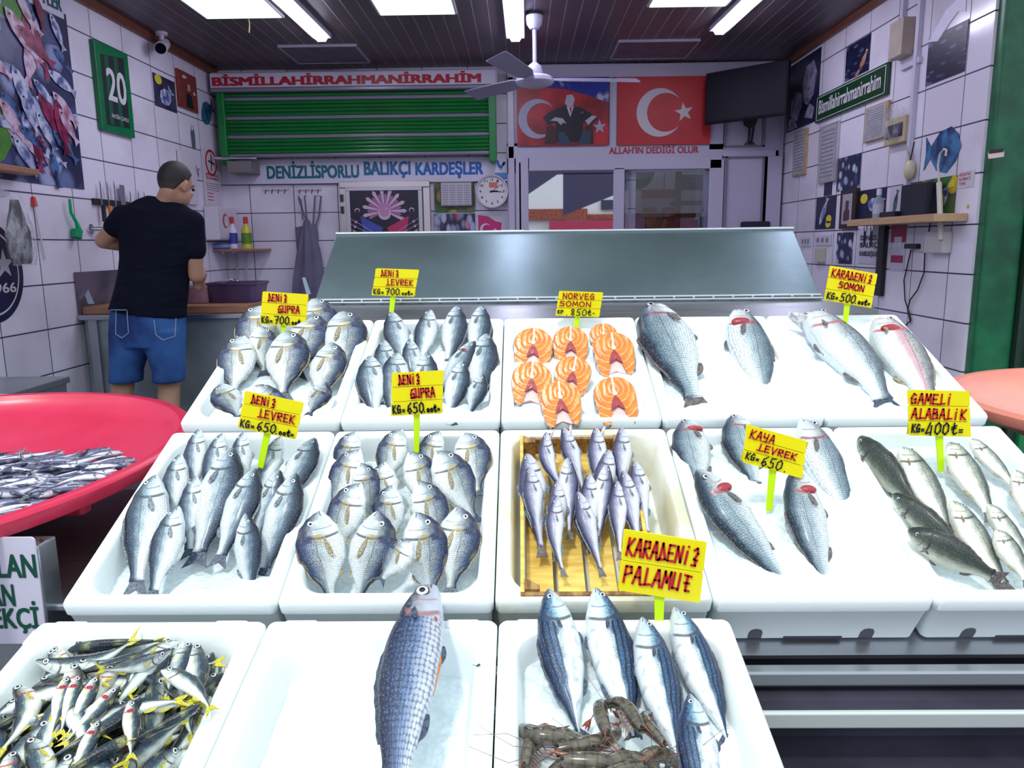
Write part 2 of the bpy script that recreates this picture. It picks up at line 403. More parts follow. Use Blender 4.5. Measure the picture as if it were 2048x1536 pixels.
for (u0, u1, lb) in ((574, 722, 'closed grey access panel set in the ceiling above the green shutter'), (1229, 1376, 'closed grey access panel set in the ceiling above the red flag')):
    x0, x1 = at_z(u0, 103, ZC).x, at_z(u1, 103, ZC).x; r = root('access_panel', ((x0+x1)/2, 6.45, ZC), lb, 'ceiling panel', 'ceiling access panels')
    MB().box((x0, 6.1, ZC-.014), (x1, 6.62, ZC)).build('panel_board', M('panel_grey', (.12, .10, .14), .5, var=.2), r)
    m = MB()
    for q in (((x0-.012, 6.088), (x1+.012, 6.1)), ((x0-.012, 6.62), (x1+.012, 6.632)), ((x0-.012, 6.1), (x0, 6.62)), ((x1, 6.1), (x1+.012, 6.62))): m.box((*q[0], ZC-.018), (*q[1], ZC))
    m.build('panel_edge', M('panel_rim', (.33, .30, .40), .4), r)
# loose wire hanging from the ceiling
p = at_z(497, 36, ZC); o = MB().tube([p, p+Vector((.004, 0, -.04)), p+Vector((-.002, 0, -.09))], .004, 6).build('loose_wire', M('yellow_wire', (.55, .45, .2), .5)); tag(o, 'short loose yellowish wire hanging from the ceiling', 'wire')

# ------------------------------------------------------------------ ceiling fan
fx = Vector((.10, 5.38, 0)); whitem = M('fan_white', (.50, .50, .66), .3)
r = root('ceiling_fan', fx+Vector((0, 0, ZC)), 'white three-bladed ceiling fan hanging from the slatted ceiling', 'fan')
MB().lathe([(.052, 0), (.055, -.02), (.05, -.07), (.03, -.10)], fx+Vector((0, 0, ZC)), 20).build('canopy', whitem, r, smooth=True)
MB().lathe([(.058, 0.0), (.058, -.018)], fx+Vector((0, 0, ZC)), 20).build('canopy_collar', M('black_rubber', (.01, .01, .012), .6), r)
MB().cyl(fx+Vector((0, 0, ZC-.09)), fx+Vector((0, 0, ZC-.34)), .013).build('rod', whitem, r, smooth=True)
MB().lathe([(.02, -.31), (.045, -.33), (.055, -.37), (.05, -.385)], fx+Vector((0, 0, ZC)), 20).build('lower_canopy', whitem, r, smooth=True)
MB().lathe([(.03, -.385), (.10, -.392), (.125, -.41), (.128, -.43), (.115, -.445), (.06, -.462), (.0005, -.465)], fx+Vector((0, 0, ZC)), 32).build('motor', whitem, r, smooth=True)
for a in (6, 131, 250):
    d = Vector((cos(radians(a)), sin(radians(a)), 0)); q = Vector((-d.y, d.x, 0)); c = fx+Vector((0, 0, ZC-.415)); t = Vector((0, 0, .022))
    m = MB(); rings = []
    for s_, wd in ((.09, .03), (.14, .035), (.18, .05), (.3, .055), (.6, .062), (.69, .062), (.70, .05)):
        k = q*wd+t*(wd/.062); o_ = c+d*s_
        rings.append([o_-k, o_+k, o_+k+Vector((0, 0, .006)), o_-k+Vector((0, 0, .006))])
    m.loft(rings); m.build('blade', M('blade_grey', (.30, .29, .42), .35), r)

# ------------------------------------------------------------------ world behind the camera: seen in the shop window's reflection
wht = M('house_white', (.85, .84, .82), .8, bump=.2, bsc=6)
r = root('house', (-2.4, -9, -.1), 'white house across the street mirrored in the shop window', 'house')
m = MB(); m.prism([(-6, 0), (1.22, 0), (1.22, 3.35), (.3, 2.95), (-1.0, 2.6), (-6, 2.6)], (0, -9, 0), (1, 0, 0), (0, 0, 1), (0, -1, 0), 4); m.build('house_wall', wht, r)
MB().box((-6, -8.95, 1.98), (1.9, -8.85, 2.28)).build('brick_band', M('brick_red', (.35, .10, .06), .8, var=.4, sc_=20), r)
r = root('house', (2.6, -9, -.1), 'second white house with a small window, mirrored right of the awning', 'house')
m = MB(); m.prism([(1.3, 0), (5, 0), (5, 3.4), (2.75, 2.95), (1.5, 2.28), (1.3, 2.28)], (0, -9.1, 0), (1, 0, 0), (0, 0, 1), (0, -1, 0), 4); m.build('house_wall', wht, r)
MB().box((1.9, -9.05, 1.98), (5, -8.95, 2.12)).build('brick_band', M('brick_red', (.35, .10, .06), .8, var=.4, sc_=20), r)
MB().box((2.3, -9.09, 2.25), (2.7, -9.0, 2.52)).build('window_pane', M('far_glass', (.05, .05, .08), .2), r)
o = MB().box((.8, -8.8, 1.0), (5, -8.6, 1.93)).build('shop_board', M('board_red', (.55, .04, .10), .5)); tag(o, 'long red shop board mirrored at the bottom of the shop window', 'shop board')
r = root('canvas_awning', (0, -3.2, 1.9), 'dark canvas awning mirrored in the shop window', 'awning')
cv = M('dark_canvas', (.07, .06, .12), .8)
for nm, pl_ in (('side_cloth', [(.1, 2.3), (.78, 2.74), (.78, 3.6), (.1, 3.6)]), ('side_cloth', [(.9, 1.88), (2.3, 2.42), (2.3, 2.76), (.9, 2.76)]), ('top_cloth', [(.78, 2.74), (2.3, 2.74), (2.3, 3.6), (.78, 3.6)])):
    m = MB(); m.prism(pl_, (0, -3.2, 0), (1, 0, 0), (0, 0, 1), (0, -1, 0), .03); m.build(nm, cv, r)
MB().cyl((2.32, -3.2, -.1), (2.32, -3.2, 3.6), .03).build('awning_pole', M('pole_grey', (.4, .4, .42), .4, .8), r)
# ================================================================== BACK WALL FITTINGS
FB = YB-.002
def bx(u0, v0, u1, v1, y=FB):                  # two pixels -> rectangle on the back wall plane
    a = at_y(u0, v0, y); b = at_y(u1, v1, y); return a.x, b.x, b.z, a.z
red = M('sign_red', (.42, .012, .03), .4); ink = M('ink_black', (.01, .01, .015), .5)
signw = M('sign_white', (.62, .60, .74), .4)
# roller shutter in front of the back wall
SY = 6.72
x0, x1 = at_y(438, 250, SY).x, at_y(992, 250, SY).x; zt, zb = at_y(700, 143, SY).z, at_y(700, 312, SY).z; zh = at_y(700, 175, SY).z
gm = NT('shutter_green'); gm.bump(gm.noise(gm.pos(), 30, 3), .08, .003); gm = gm.fin(gm.mix(gm.noise(gm.pos(), 5, 4), (.0, .11, .018), (.002, .19, .035)), .28)
grey = M('shutter_grey', (.26, .24, .33), .35, .3)
r = root('roller_shutter', ((x0+x1)/2, SY, zb), 'half-open green roller shutter with grey slats on the back wall', 'roller shutter')
MB().box((x0-.03, SY-.04, zh), (x1+.02, YB, zt)).build('shutter_box', M('box_lilac', (.48, .44, .58), .4), r, bevel=.01)
m = MB(); m.box((x0-.03, SY-.055, zh-.03), (x1+.02, YB, zh)); m.build('box_lip', grey, r, bevel=.006)
for xa, xb in ((x0, x0+.06), (x1-.06, x1)): MB().box((xa, SY-.02, zb-.06), (xb, YB, zh)).build('guide_rail', M('rail_green', (.0, .20, .04), .35), r, bevel=.006)
N = 17; h = (zh-.03-zb)/N
for i in range(N):
    z = zb+i*h; g = i in (0, 5, 10, 15)
    m = MB(); prof = [(-.006, 0), (-.014, h*.12), (-.017, h*.5), (-.014, h*.88), (-.006, h)]
    m.loft([[Vector((x, SY+.03+py, z+pz)) for py, pz in prof]+[Vector((x, SY+.035, z+h)), Vector((x, SY+.035, z))] for x in (x0+.06, x1-.06)])
    m.build('slat', grey if g else gm, r, smooth=False)
r2 = MB().box((x0-.03, SY-.046, zh+.004), (x1-.0, SY-.042, zt-.012)).build('sign_board', signw); tag(r2, 'long white sign reading BISMILLAHIRRAHMANIRRAHIM in red on the shutter box', 'sign')
text('lettering', 'BİSMİLLAHİRRAHMANİRRAHİM', (x0-.015, SY-.046, zh+.016), (1, 0, 0), (0, 0, 1), (x1-x0)-.10, (zt-zh)*.74, red, r2, bold=.055)
# name board
a = bx(452, 320, 1016, 362, 6.86); r2 = MB().box((a[0], 6.86, a[2]), (a[1], 6.885, a[3])).build('sign_board', signw); tag(r2, 'white name board with blue letters DENIZLISPORLU BALIKCI KARDESLER below the shutter', 'sign')
n = NT('letters_blue_green'); g = n.node('SeparateXYZ', None, i0=n.pos()); bl = n.fin(n.mix(n.step(g.outputs[0], -1.9, -.3), (0, .13, .16), (.0, .11, .5)), .4)
for s_, ua, ub in (('DENİZLİSPORLU', 532, 719), ('BALIKÇI', 727, 822), ('KARDEŞLER', 830, 967)):
    b = bx(ua, 323, ub, 356, 6.86); text('lettering', s_, (b[0], 6.86, b[2]), (1, 0, 0), (0, 0, 1), b[1]-b[0], b[3]-b[2], bl, r2, bold=.045)
# rooster club emblem tiles
a = bx(988, 314, 1014, 345, 6.85); r2 = MB().box((a[0], 6.85, a[2]), (a[1], 6.858, a[3])).build('emblem_plate', M('emblem_white', (.6, .62, .75), .4)); tag(r2, 'small white plate with a blue rooster emblem above the wall clock', 'emblem')
m = MB(); cx, cz = (a[0]+a[1])/2, (a[2]+a[3])/2; k = (a[1]-a[0])/2
P = lambda pts: m.prism([(x*k, y*k) for x, y in pts], (cx, 6.85, cz), (1, 0, 0), (0, 0, 1), (0, -1, 0), .0015)
P([(-.55, .05), (-.3, -.45), (.05, -.6), (.4, -.4), (.3, 0), (-.05, -.1), (-.2, .3), (-.3, .65), (-.55, .7), (-.7, .5), (-.5, .4)])
for i in range(4): 
    t = i*.13; P([(.2+t*.3, -.1), (.3+t, .35+t*.2), (.55+t*.8, .6-t*.5), (.42+t, .3-t*.3), (.35+t*.5, -.15)])
P([(-.15, -.6), (-.1, -.9), (-.03, -.9), (-.05, -.6)]); P([(.1, -.6), (.15, -.9), (.22, -.9), (.2, -.55)])
m.build('rooster', M('rooster_blue', (.01, .12, .4), .4), r2)
a = bx(990, 347, 1014, 357, 6.85); MB().box((a[0], 6.85, a[2]), (a[1], 6.858, a[3])).build('blue_strip', M('strip_blue', (.05, .2, .5), .4), r2)
# wall clock
c = at_y(984, 383, 6.82); R = (at_y(1017, 383, 6.82)-at_y(951, 383, 6.82)).length/2
r = root('wall_clock', c, 'round white wall clock with black numerals to the right of the cabinet', 'clock')
T = Matrix.Rotation(PI/2, 3, 'X')
MB().lathe([(R*.86, 0), (R*.9, .028), (R*.97, .03), (R, .018), (R, -.03), (R*.6, -.03)], c, 40, T).build('clock_rim', M('clock_rim', (.60, .55, .64), .3), r, smooth=True)
MB().lathe([(R*.88, .004), (R*.88, .008)], c, 40, T).build('clock_face', M('clock_face', (.70, .67, .72), .35), r); cfo = bpy.data.objects['clock_face']
for h_ in range(1, 13):
    an = PI/2-h_*PI/6; p = c+Vector((cos(an)*R*.70, -.009, sin(an)*R*.70)); s_ = R*.15
    text('numeral', str(h_), p-Vector((s_*(.35 if h_ < 10 else .6), 0, s_*.5)), (1, 0, 0), (0, 0, 1), s_*(.7 if h_ < 10 else 1.2), s_, ink, cfo, bold=.02)
for an, L, wd in ((5, .36, .012), (-3, .6, .009), (38, .66, .004)):
    d = Vector((cos(radians(an)), 0, sin(radians(an)))); q = Vector((-d.z, 0, d.x))*wd*.6
    o_ = c+Vector((0, -.0115, 0)); m = MB(); m.loft([[o_-d*R*.12-q, o_-d*R*.12+q, o_-d*R*.12+q-Vector((0, .001, 0)), o_-d*R*.12-q-Vector((0, .001, 0))], [o_+d*R*L-q*.5, o_+d*R*L+q*.5, o_+d*R*L+q*.5-Vector((0, .001, 0)), o_+d*R*L-q*.5-Vector((0, .001, 0))]]); m.build('clock_hand', ink, r)
MB().cyl(c+Vector((0, -.009, 0)), c+Vector((0, -.014, 0)), .008).build('hand_hub', ink, r)
MB().prism(rrect(R*.5, R*.32, .006), c+Vector((R*.08, -.0085, R*.38)), (1, 0, 0), (0, 0, 1), (0, -1, 0), .001).build('red_print', M('print_red', (.62, .16, .10), .4), r)

# generic procedural poster pictures
def pic(name, stops, sc1=6, stretch=(1, 1, 1), thr=(.3, .6), rot=0.6, vs=14):
    n = NT(name); mp = n.node('Mapping', None, Vector=n.obj()); mp.inputs['Rotation'].default_value = (rot, rot, rot); mp.inputs['Scale'].default_value = stretch
    v = n.voro(mp.outputs[0], vs); w_ = n.noise(mp.outputs[0], sc1, 4)
    f = n.math('FRACT', n.add(n.mul(n.node('SeparateColor', None, i0=v[1]).outputs[0], .7), n.mul(w_, .3)))
    cc = n.ramp(f, stops); cc = n.mix(n.step(v[0], thr[0], thr[1]), cc, stops[0][1]); return n.fin(cc, .35)
sard = pic('print_sardines', [(0, (.01, .015, .06)), (.35, (.06, .08, .2)), (.6, (.35, .4, .6)), (1, (.75, .78, .95))], 9, (2.4, .9, .9), (.25, .55), .6, 18)
sardD = pic('print_dark_fish', [(0, (.006, .008, .04)), (.5, (.02, .03, .10)), (.85, (.12, .15, .3)), (1, (.5, .55, .75))], 9, (1, .7, 2.6), (.25, .5), .5, 16)
veg = pic('print_vegetables', [(0, (.02, .05, .01)), (.3, (.04, .2, .02)), (.5, (.15, .12, .1)), (.7, (.7, .5, .02)), (.9, (.35, .33, .5)), (1, (.6, .55, .6))], 6, (1, 1, 1), (.4, .8), .3, 10)
redpic = pic('print_redfish', [(0, (.02, .02, .07)), (.4, (.35, .38, .6)), (.65, (.5, .5, .65)), (.85, (.5, .03, .05)), (1, (.7, .1, .1))], 6, (1.6, 1, .8), (.35, .7), .5, 14)
navy = M('print_navy', (.012, .015, .06), .35, var=.4, sc_=5)
def panel(name, a, y, mat, lbl, cat, t=.012, group=None):
    o = MB().box((a[0], y, a[2]), (a[1], y+t, a[3])).build(name, mat); tag(o, lbl, cat, group); return o
a = bx(868, 365, 950, 424, 6.885); panel('poster', a, 6.885, veg, 'green and white food picture tile behind the paper calendar', 'poster')
a = bx(868, 428, 951, 480, 6.885); panel('poster', a, 6.885, redpic, 'blue and red fish picture tile below the paper calendar', 'poster')
# calendar sheet
a = bx(880, 364, 945, 412, 6.86); r = root('wall_calendar', ((a[0]+a[1])/2, 6.86, a[2]), 'framed paper calendar with printed columns to the left of the clock', 'calendar')
MB().box((a[0], 6.86, a[2]), (a[1], 6.872, a[3])).build('calendar_board', M('frame_dark', (.12, .11, .14), .5), r)
MB().box((a[0]+.008, 6.857, a[2]+.008), (a[1]-.008, 6.86, a[3]-.008)).build('sheet', M('paper', (.52, .50, .58), .5), r)
m = MB()
for i in range(4):
    for j in range(9):
        xx = a[0]+.02+i*(a[1]-a[0]-.03)/4; zz = a[3]-.03-j*(a[3]-a[2]-.03)/9; m.box((xx, 6.8565, zz-.006), (xx+(a[1]-a[0])/4-.02, 6.857, zz))
m.build('print_rows', M('print_grey', (.22, .21, .27), .5), r)
# crescent and star pieces
def crescent(m, cx, cz, R, y, X=(1, 0, 0), t=.0012, Nn=(0, -1, 0), Y=(0, 0, 1)):
    outer = [(R*cos(radians(a_)), R*sin(radians(a_))) for a_ in range(36, 325, 8)]
    r2, dx = R*.8, R*.25
    inner = [(dx+r2*cos(radians(a_)), r2*sin(radians(a_))) for a_ in range(312, 47, -8)]
    pts = outer+inner; X = Vector(X); Y = Vector(Y)
    # strip faces to keep the concave shape clean
    b = len(outer); inn = inner[::-1]
    for i in range(b-1):
        j = int(i*(len(inn)-1)/(b-1)); k = int((i+1)*(len(inn)-1)/(b-1))
        q = [outer[i], outer[i+1], inn[k], inn[j]] if j != k else [outer[i], outer[i+1], inn[j]]
        m.prism(q, Vector((cx, y, cz)), X, Y, Nn, t)
def star(m, cx, cz, R, y, rot=0, X=(1, 0, 0), Nn=(0, -1, 0), t=.0012, Y=(0, 0, 1)):
    c0 = (0, 0); pts = [((R if i % 2 == 0 else R*.4)*cos(radians(rot+36*i)), (R if i % 2 == 0 else R*.4)*sin(radians(rot+36*i))) for i in range(10)]
    for i in range(10): m.prism([c0, pts[i], pts[(i+1) % 10]], Vector((cx, y, cz)), X, Y, Nn, t)
white = M('print_white', (.62, .58, .70), .4)
a = bx(954, 428, 1012, 480, 6.885); r = panel('poster', a, 6.885, M('tile_white', (.55, .52, .66), .3), 'white tile with a crimson map shape, crescent and star below the clock', 'poster')
m = MB(); W_, H_ = a[1]-a[0], a[3]-a[2]; m.prism([(0, .02*H_), (0, .96*H_), (.35*W_, .9*H_), (.6*W_, .72*H_), (.82*W_, .66*H_), (.78*W_, .3*H_), (.9*W_, .02*H_)], (a[0]+.01, 6.885, a[2]), (1, 0, 0), (0, 0, 1), (0, -1, 0), .001); m.build('crimson_map', M('print_crimson', (.55, .02, .16), .4), r)
m = MB(); crescent(m, a[0]+W_*.30, a[2]+H_*.42, W_*.2, 6.8835); m.build('crescent', white, r); m = MB(); star(m, a[0]+W_*.62, a[2]+H_*.38, W_*.09, 6.8835); m.build('star', white, r)

# steel framed cabinet door with emblem picture
a = bx(677, 363, 863, 520, 6.80); r = root('fridge_door', ((a[0]+a[1])/2, 6.8, a[2]), 'steel-framed fridge door with a dark emblem picture behind the steel lid', 'fridge door')
steel = NT('brushed_steel'); _n = steel.noise(steel.scale(steel.pos(), (1, 30, 1)), 6, 5); steel.bump(steel.noise(steel.pos(), 25, 4), .05, .004)
steel = steel.fin(steel.mix(steel.noise(steel.pos(), 3, 5), (.34, .36, .40), (.52, .54, .58)), steel.add(.22, steel.mul(_n, .16)), .92)
fr = M('frame_steel', (.62, .56, .56), .3, .8)
for q in ((a[0], a[1], a[3]-.055, a[3]), (a[0], a[0]+.06, a[2], a[3]-.055), (a[1]-.06, a[1], a[2], a[3]-.055)): MB().box((q[0], 6.80, q[2]), (q[1], 6.89, q[3])).build('outer_frame', fr, r, bevel=.006)
b = bx(690, 375, 848, 520, 6.78)
for q in ((b[0], b[1], b[3]-.03, b[3]), (b[0], b[0]+.035, b[2], b[3]-.03), (b[1]-.035, b[1], b[2], b[3]-.03)): MB().box((q[0], 6.78, q[2]), (q[1], 6.8, q[3])).build('door_frame', M('frame_pale', (.55, .52, .6), .35, .5), r, bevel=.004)
MB().box((b[0]+.035, 6.79, b[2]), (b[1]-.035, 6.80, b[3]-.03)).build('dark_picture', M('emblem_ground', (.012, .008, .03), .3), r)
for zz in (.05, .15): MB().box((a[0]+.012, 6.775, a[3]-.12-zz), (a[0]+.035, 6.80, a[3]-.06-zz)).build('hinge', M('hinge_dark', (.05, .05, .06), .4, .6), r)
c = at_y(769, 422, 6.79); m = MB(); pk = M('emblem_mauve', (.40, .14, .33), .4); lt = M('emblem_light', (.62, .45, .62), .4)
m2 = MB()
for i in range(-7, 22):
    an = radians(i*12); R1 = .135 if i % 2 else .175
    if sin(an) > -.55:
        (m if i % 2 else m2).prism([(.05*cos(an-.1), .05*sin(an-.1)), (R1*cos(an-.09), R1*sin(an-.09)), (R1*1.12*cos(an), R1*1.12*sin(an)), (R1*cos(an+.09), R1*sin(an+.09)), (.05*cos(an+.1), .05*sin(an+.1))], (c.x, 6.789, c.z), (1, 0, 0), (0, 0, 1), (0, -1, 0), .0015)
m.build('sunburst', pk, r); m2.build('sunburst_rays', lt, r)
m = MB(); m.prism(circ(.062, 32), (c.x, 6.787, c.z), (1, 0, 0), (0, 0, 1), (0, -1, 0), .002); m.build('disc', M('emblem_disc', (.5, .25, .42), .4), r)
m = MB(); crescent(m, c.x+.0, c.z-.02, .055, 6.7845, X=(0, 0, 1), Nn=(0, -1, 0), Y=(-1, 0, 0)); star(m, c.x+.012, c.z+.02, .012, 6.7845); m.build('crescent', lt, r)
for sx, mm in ((-1, M('banner_blue', (.05, .08, .4), .4)), (1, M('banner_red', (.5, .03, .13), .4))):
    m = MB(); m.prism([(sx*.05, -.27), (sx*.02, -.14), (sx*.10, -.10), (sx*.21, -.04), (sx*.2, -.1), (sx*.18, -.2), (sx*.12, -.27)][::sx], (c.x, 6.788, c.z), (1, 0, 0), (0, 0, 1), (0, -1, 0), .0015); m.build('banner', mm, r)
m = MB()
for sx in (-1, 1):
    for k_ in range(4): m.tube([(c.x+sx*.03, 6.786, c.z-.22-.03*k_), (c.x+sx*.30, 6.786, c.z-.06-.045*k_)], .0022, 5)
    crescent(m, c.x+sx*.235, c.z+.005, .022, 6.787, X=(0, 0, -1), Y=(1, 0, 0))
    for k_ in range(3): m.prism(circ(.011, 10), (c.x+sx*(.25+.01*k_), 6.787, c.z-.09-.04*k_), (1, 0, 0), (0, 0, 1), (0, -1, 0), .001)
m.build('spears', lt, r)

# PVC window front on the right of the back wall
FY = 6.80
def pv(u0, v0, u1, v1): return bx(u0, v0, u1, v1, FY)
r = root('window_1', (1, FY, .9)); tag(r, kind='structure')
xa = at_y(1016, 300, FY).x; xr = XR-.005
zt = at_y(1200, 128, FY).z+.02; m = MB()
def bar(u0, v0, u1, v1, mat=pvc, nm='window_frame', th=.05, bev=.006):
    q = pv(u0, v0, u1, v1); return MB().box((q[0], FY, q[2]), (q[1], FY+th, q[3])).build(nm, mat, r, bevel=bev)
bar(1014, 130, 1560, 153); bar(1014, 153, 1031, 520); bar(1219, 153, 1234, 292); bar(1422, 153, 1448, 300); bar(1448, 300, 1552, 312)
bar(1014, 292, 1448, 312); bar(1031, 315, 1058, 520, th=.06); bar(1228, 335, 1247, 520, th=.06); bar(1420, 318, 1444, 520, th=.06); bar(1058, 315, 1444, 337, th=.06); bar(1529, 312, 1556, 520)
for q_ in ((1012, 150, 1060, 520), (1226, 336, 1249, 520), (1418, 150, 1558, 520), (1012, 128, 1558, 156), (1012, 286, 1558, 339)):
    q = pv(*q_); MB().box((q[0], FY+.035, q[2]), (q[1], FY+.095, q[3])).build('window_frame', pvc, r)
bar(1038, 325, 1043, 520, pvcd, 'rubber_seal', .03, 0)
q = pv(1247, 318, 1420, 337); 
q = pv(1448, 150, 1560, 300); MB().box((q[0], FY+.02, q[2]), (q[1], FY+.05, q[3])).build('infill_panel', pvc, r)
q = pv(1448, 312, 1529, 520); MB().box((q[0], FY+.02, q[2]), (q[1], FY+.05, q[3])).build('infill_panel', pvc, r)
for q in ((1450, 200, 1529, 202), (1450, 291, 1529, 293), (1449, 200, 1451, 293), (1528, 200, 1530, 293), (1450, 313, 1529, 315), (1449, 313, 1451, 470), (1527, 313, 1529, 470)): bar(*q, pvcd, 'groove', .018, 0)
# mirror-like pane, left
q = pv(1056, 337, 1230, 520); gl = M('reflecting_glass', (.75, .76, .80), .015, 1.0)
MB().box((q[0], FY+.02, q[2]), (q[1], FY+.03, q[3])).build('mirror_pane', gl, r)
# clear pane, right: dark back room behind
q = pv(1244, 318, 1423, 520); n = NT('window_glass'); gsh = n.t.nodes.new('ShaderNodeBsdfGlossy'); gsh.inputs['Roughness'].default_value = .01; tr = n.t.nodes.new('ShaderNodeBsdfTransparent'); tr.inputs[0].default_value = (.8, .82, .85, 1)
mx = n.t.nodes.new('ShaderNodeMixShader'); mx.inputs[0].default_value = .06; n.t.links.new(tr.outputs[0], mx.inputs[1]); n.t.links.new(gsh.outputs[0], mx.inputs[2]); n.t.links.new(mx.outputs[0], n.out.inputs[0]); n.t.nodes.remove(n.b)
MB().box((q[0], FY+.02, q[2]), (q[1], FY+.026, q[3])).build('clear_pane', n.m, r)
# back room shell
m = MB(); bx0, bx1, by1 = .8, 2.3, 8.2
m.box((bx0-.05, YB+.15, .5), (bx0, by1, 2.5)); m.box((bx1, YB+.15, .5), (bx1+.05, by1, 2.5)); m.box((bx0-.05, by1, .5), (bx1+.05, by1+.05, 2.5)); m.box((bx0-.05, YB+.15, 2.5), (bx1+.05, by1+.05, 2.55)); m.box((bx0-.05, YB+.15, .45), (bx1+.05, by1+.05, .5))
S(m.build('wall_room', tileB))
la = bpy.data.lights.new('back_room_fill', 'POINT'); la.energy = 1.0; la.shadow_soft_size = .1; lo = bpy.data.objects.new('back_room_fill', la); lo.location = (1.3, 7.4, 2.35); col.objects.link(lo)  # added fill light sets the brightness behind the pane, no fixture there
def back(u0, v0, u1, v1, y): a_ = at_y(u0, v0, y); b_ = at_y(u1, v1, y); return a_.x, b_.x, b_.z, a_.z
for u0, u1, lb in ((1283, 1318, 'left one of the two red notices behind the right window pane'), (1319, 1354, 'right one of the two red notices behind the right window pane')):
    q = back(u0, 380, u1, 430, 7.7); p_ = panel('notice', q, 7.7, M('notice_grey', (.45, .4, .46), .5), lb, 'notice', .01)
    MB().box((q[0], 7.697, q[3]-(q[3]-q[2])*.32), (q[1], 7.7, q[3])).build('red_band', M('notice_red', (.35, .02, .04), .4), p_)
    MB().box((q[0]+.02, 7.697, q[2]+(q[3]-q[2])*.12), (q[1]-.02, 7.7, q[2]+(q[3]-q[2])*.3)).build('red_ribbon', M('notice_red', (.35, .02, .04), .4), p_)
q = back(1362, 350, 1418, 380, 7.7); p_ = panel('poster', q, 7.7, sardD, 'dark fish picture seen through the right part of the window pane', 'poster', .01)
q = back(1290, 434, 1352, 470, 7.7); panel('poster', q, 7.7, veg, 'food picture below the red notices behind the window pane', 'poster', .01)
r2 = root('black_shelf', (1.75, 7.3, .6), 'black metal shelf rack seen through the window pane', 'shelf')
q = back(1353, 318, 1360, 470, 7.2); MB().box((q[0], 7.2, .5), (q[1], 7.24, 2.45)).build('upright', M('black_steel', (.01, .01, .014), .4), r2)
for v_ in (402, 428, 458):
    q = back(1353, v_, 1425, v_+5, 7.2); MB().box((q[0], 7.2, q[2]), (q[1], 7.5, q[3])).build('rack_shelf', M('black_steel', (.01, .01, .014), .4), r2)
r2 = MB().ball(at_y(1275, 330, 7.3), (.17, .12, .22), 14).build('black_bag', M('bag_black', (.008, .008, .012), .45, bump=.6, bsc=18), smooth=True); tag(r2, 'black bag hanging behind the right window pane', 'bag')
q = back(1247, 408, 1260, 470, 7.2); o = MB().box((q[0], 7.2, .52), (q[1], 7.4, q[3])).build('grey_cabinet', M('cab_grey', (.12, .12, .14), .4)); tag(o, 'narrow dark grey cabinet behind the left edge of the clear pane', 'cabinet')
# red motto under the flag
q = bx(1218, 290, 1397, 306, FY); r2 = text('sign_lettering', "ALLAH'IN DEDİĞİ OLUR", (q[0], FY-.002, q[2]), (1, 0, 0), (0, 0, 1), q[1]-q[0], q[3]-q[2], red, None, bold=.03); tag(r2, "red stick-on letters reading ALLAH'IN DEDIGI OLUR under the flag", 'lettering')
# flag panel
a = bx(1236, 154, 1420, 288, 6.775); flag = panel('flag_panel', a, 6.775, M('flag_red', (.50, .012, .02), .45, var=.15, sc_=2), 'red flag panel with white crescent and star above the window', 'flag', .02)
c = at_y(1322, 225, 6.774); R = (at_y(1366, 225, 6.774)-at_y(1268, 225, 6.774)).length*.475
m = MB(); crescent(m, c.x-.01, c.z, R, 6.7735); m.build('crescent', M('flag_white', (.60, .54, .60), .5), flag); m = MB(); cs = at_y(1368, 224, 6.774); star(m, cs.x, cs.z, R*.42, 6.7735, 180-8); m.build('star', M('flag_white', (.60, .54, .60), .5), flag)
# seated figure picture
a = bx(1033, 156, 1217, 290, 6.775); r = root('wall_picture', ((a[0]+a[1])/2, 6.775, a[2]), 'picture of a person seated in a dark suit before a red flag', 'picture')
W_, H_ = a[1]-a[0], a[3]-a[2]
n = NT('picture_sky'); g = n.node('SeparateXYZ', None, i0=n.obj()); f = n.noise(n.obj(), 7, 6)
skyc = n.mix(n.step(n.sub(f, n.mul(g.outputs[2], .3)), .42, .56), (.01, .02, .25), (.42, .42, .6)); MB().box((a[0], 6.775, a[2]), (a[1], 6.79, a[3])).build('printed_sky', n.fin(skyc, .35), r)
def pr(nm, polys, mat, dy):
    m = MB()
    for p_ in polys: m.prism([(x*W_, y*H_) for x, y in p_], (a[0], 6.775-dy, a[2]), (1, 0, 0), (0, 0, 1), (0, -1, 0), .0008)
    return m.build(nm, mat, r)
pr('waving_flag', [[(0, 0), (1, 0), (1, .18), (0, .25)], [(0, .25), (1, .18), (1, .62), (.8, .72), (0, .6)], [(0, .6), (.8, .72), (.55, .82), (0, .9)]], M('picture_red', (.38, .012, .02), .4, var=.5, sc_=5), .001)
m = MB(); crescent(m, a[0]+W_*.22, a[2]+H_*.40, H_*.29, 6.7735); m.build('crescent', M('picture_grey', (.32, .34, .48), .4), r); m = MB(); star(m, a[0]+W_*.9, a[2]+H_*.27, H_*.11, 6.7735, 20); m.build('star', M('picture_grey', (.32, .34, .48), .4), r)
pr('suit', [[(.28, .42), (.36, .50), (.5, .58), (.68, .57), (.8, .48), (.88, .38), (.8, .30), (.72, .34), (.72, .05), (.42, .05), (.42, .34), (.34, .30)]], M('picture_suit', (.006, .007, .02), .4), .003)
pr('armchair', [[(.3, .02), (.32, .28), (.38, .31), (.43, .25), (.43, .02)], [(.74, .02), (.74, .28), (.82, .3), (.84, .02)]], M('picture_maroon', (.05, .008, .012), .4), .004)
pr('trousers', [[(.46, .02), (.45, .2), (.52, .2), (.6, .02)], [(.66, .02), (.72, .2), (.8, .22), (.8, .02)]], M('picture_blue', (.02, .05, .1), .4), .005)
pr('shirt_front', [[(.54, .57), (.62, .57), (.58, .42)]], M('picture_shirt', (.55, .52, .62), .4), .005)
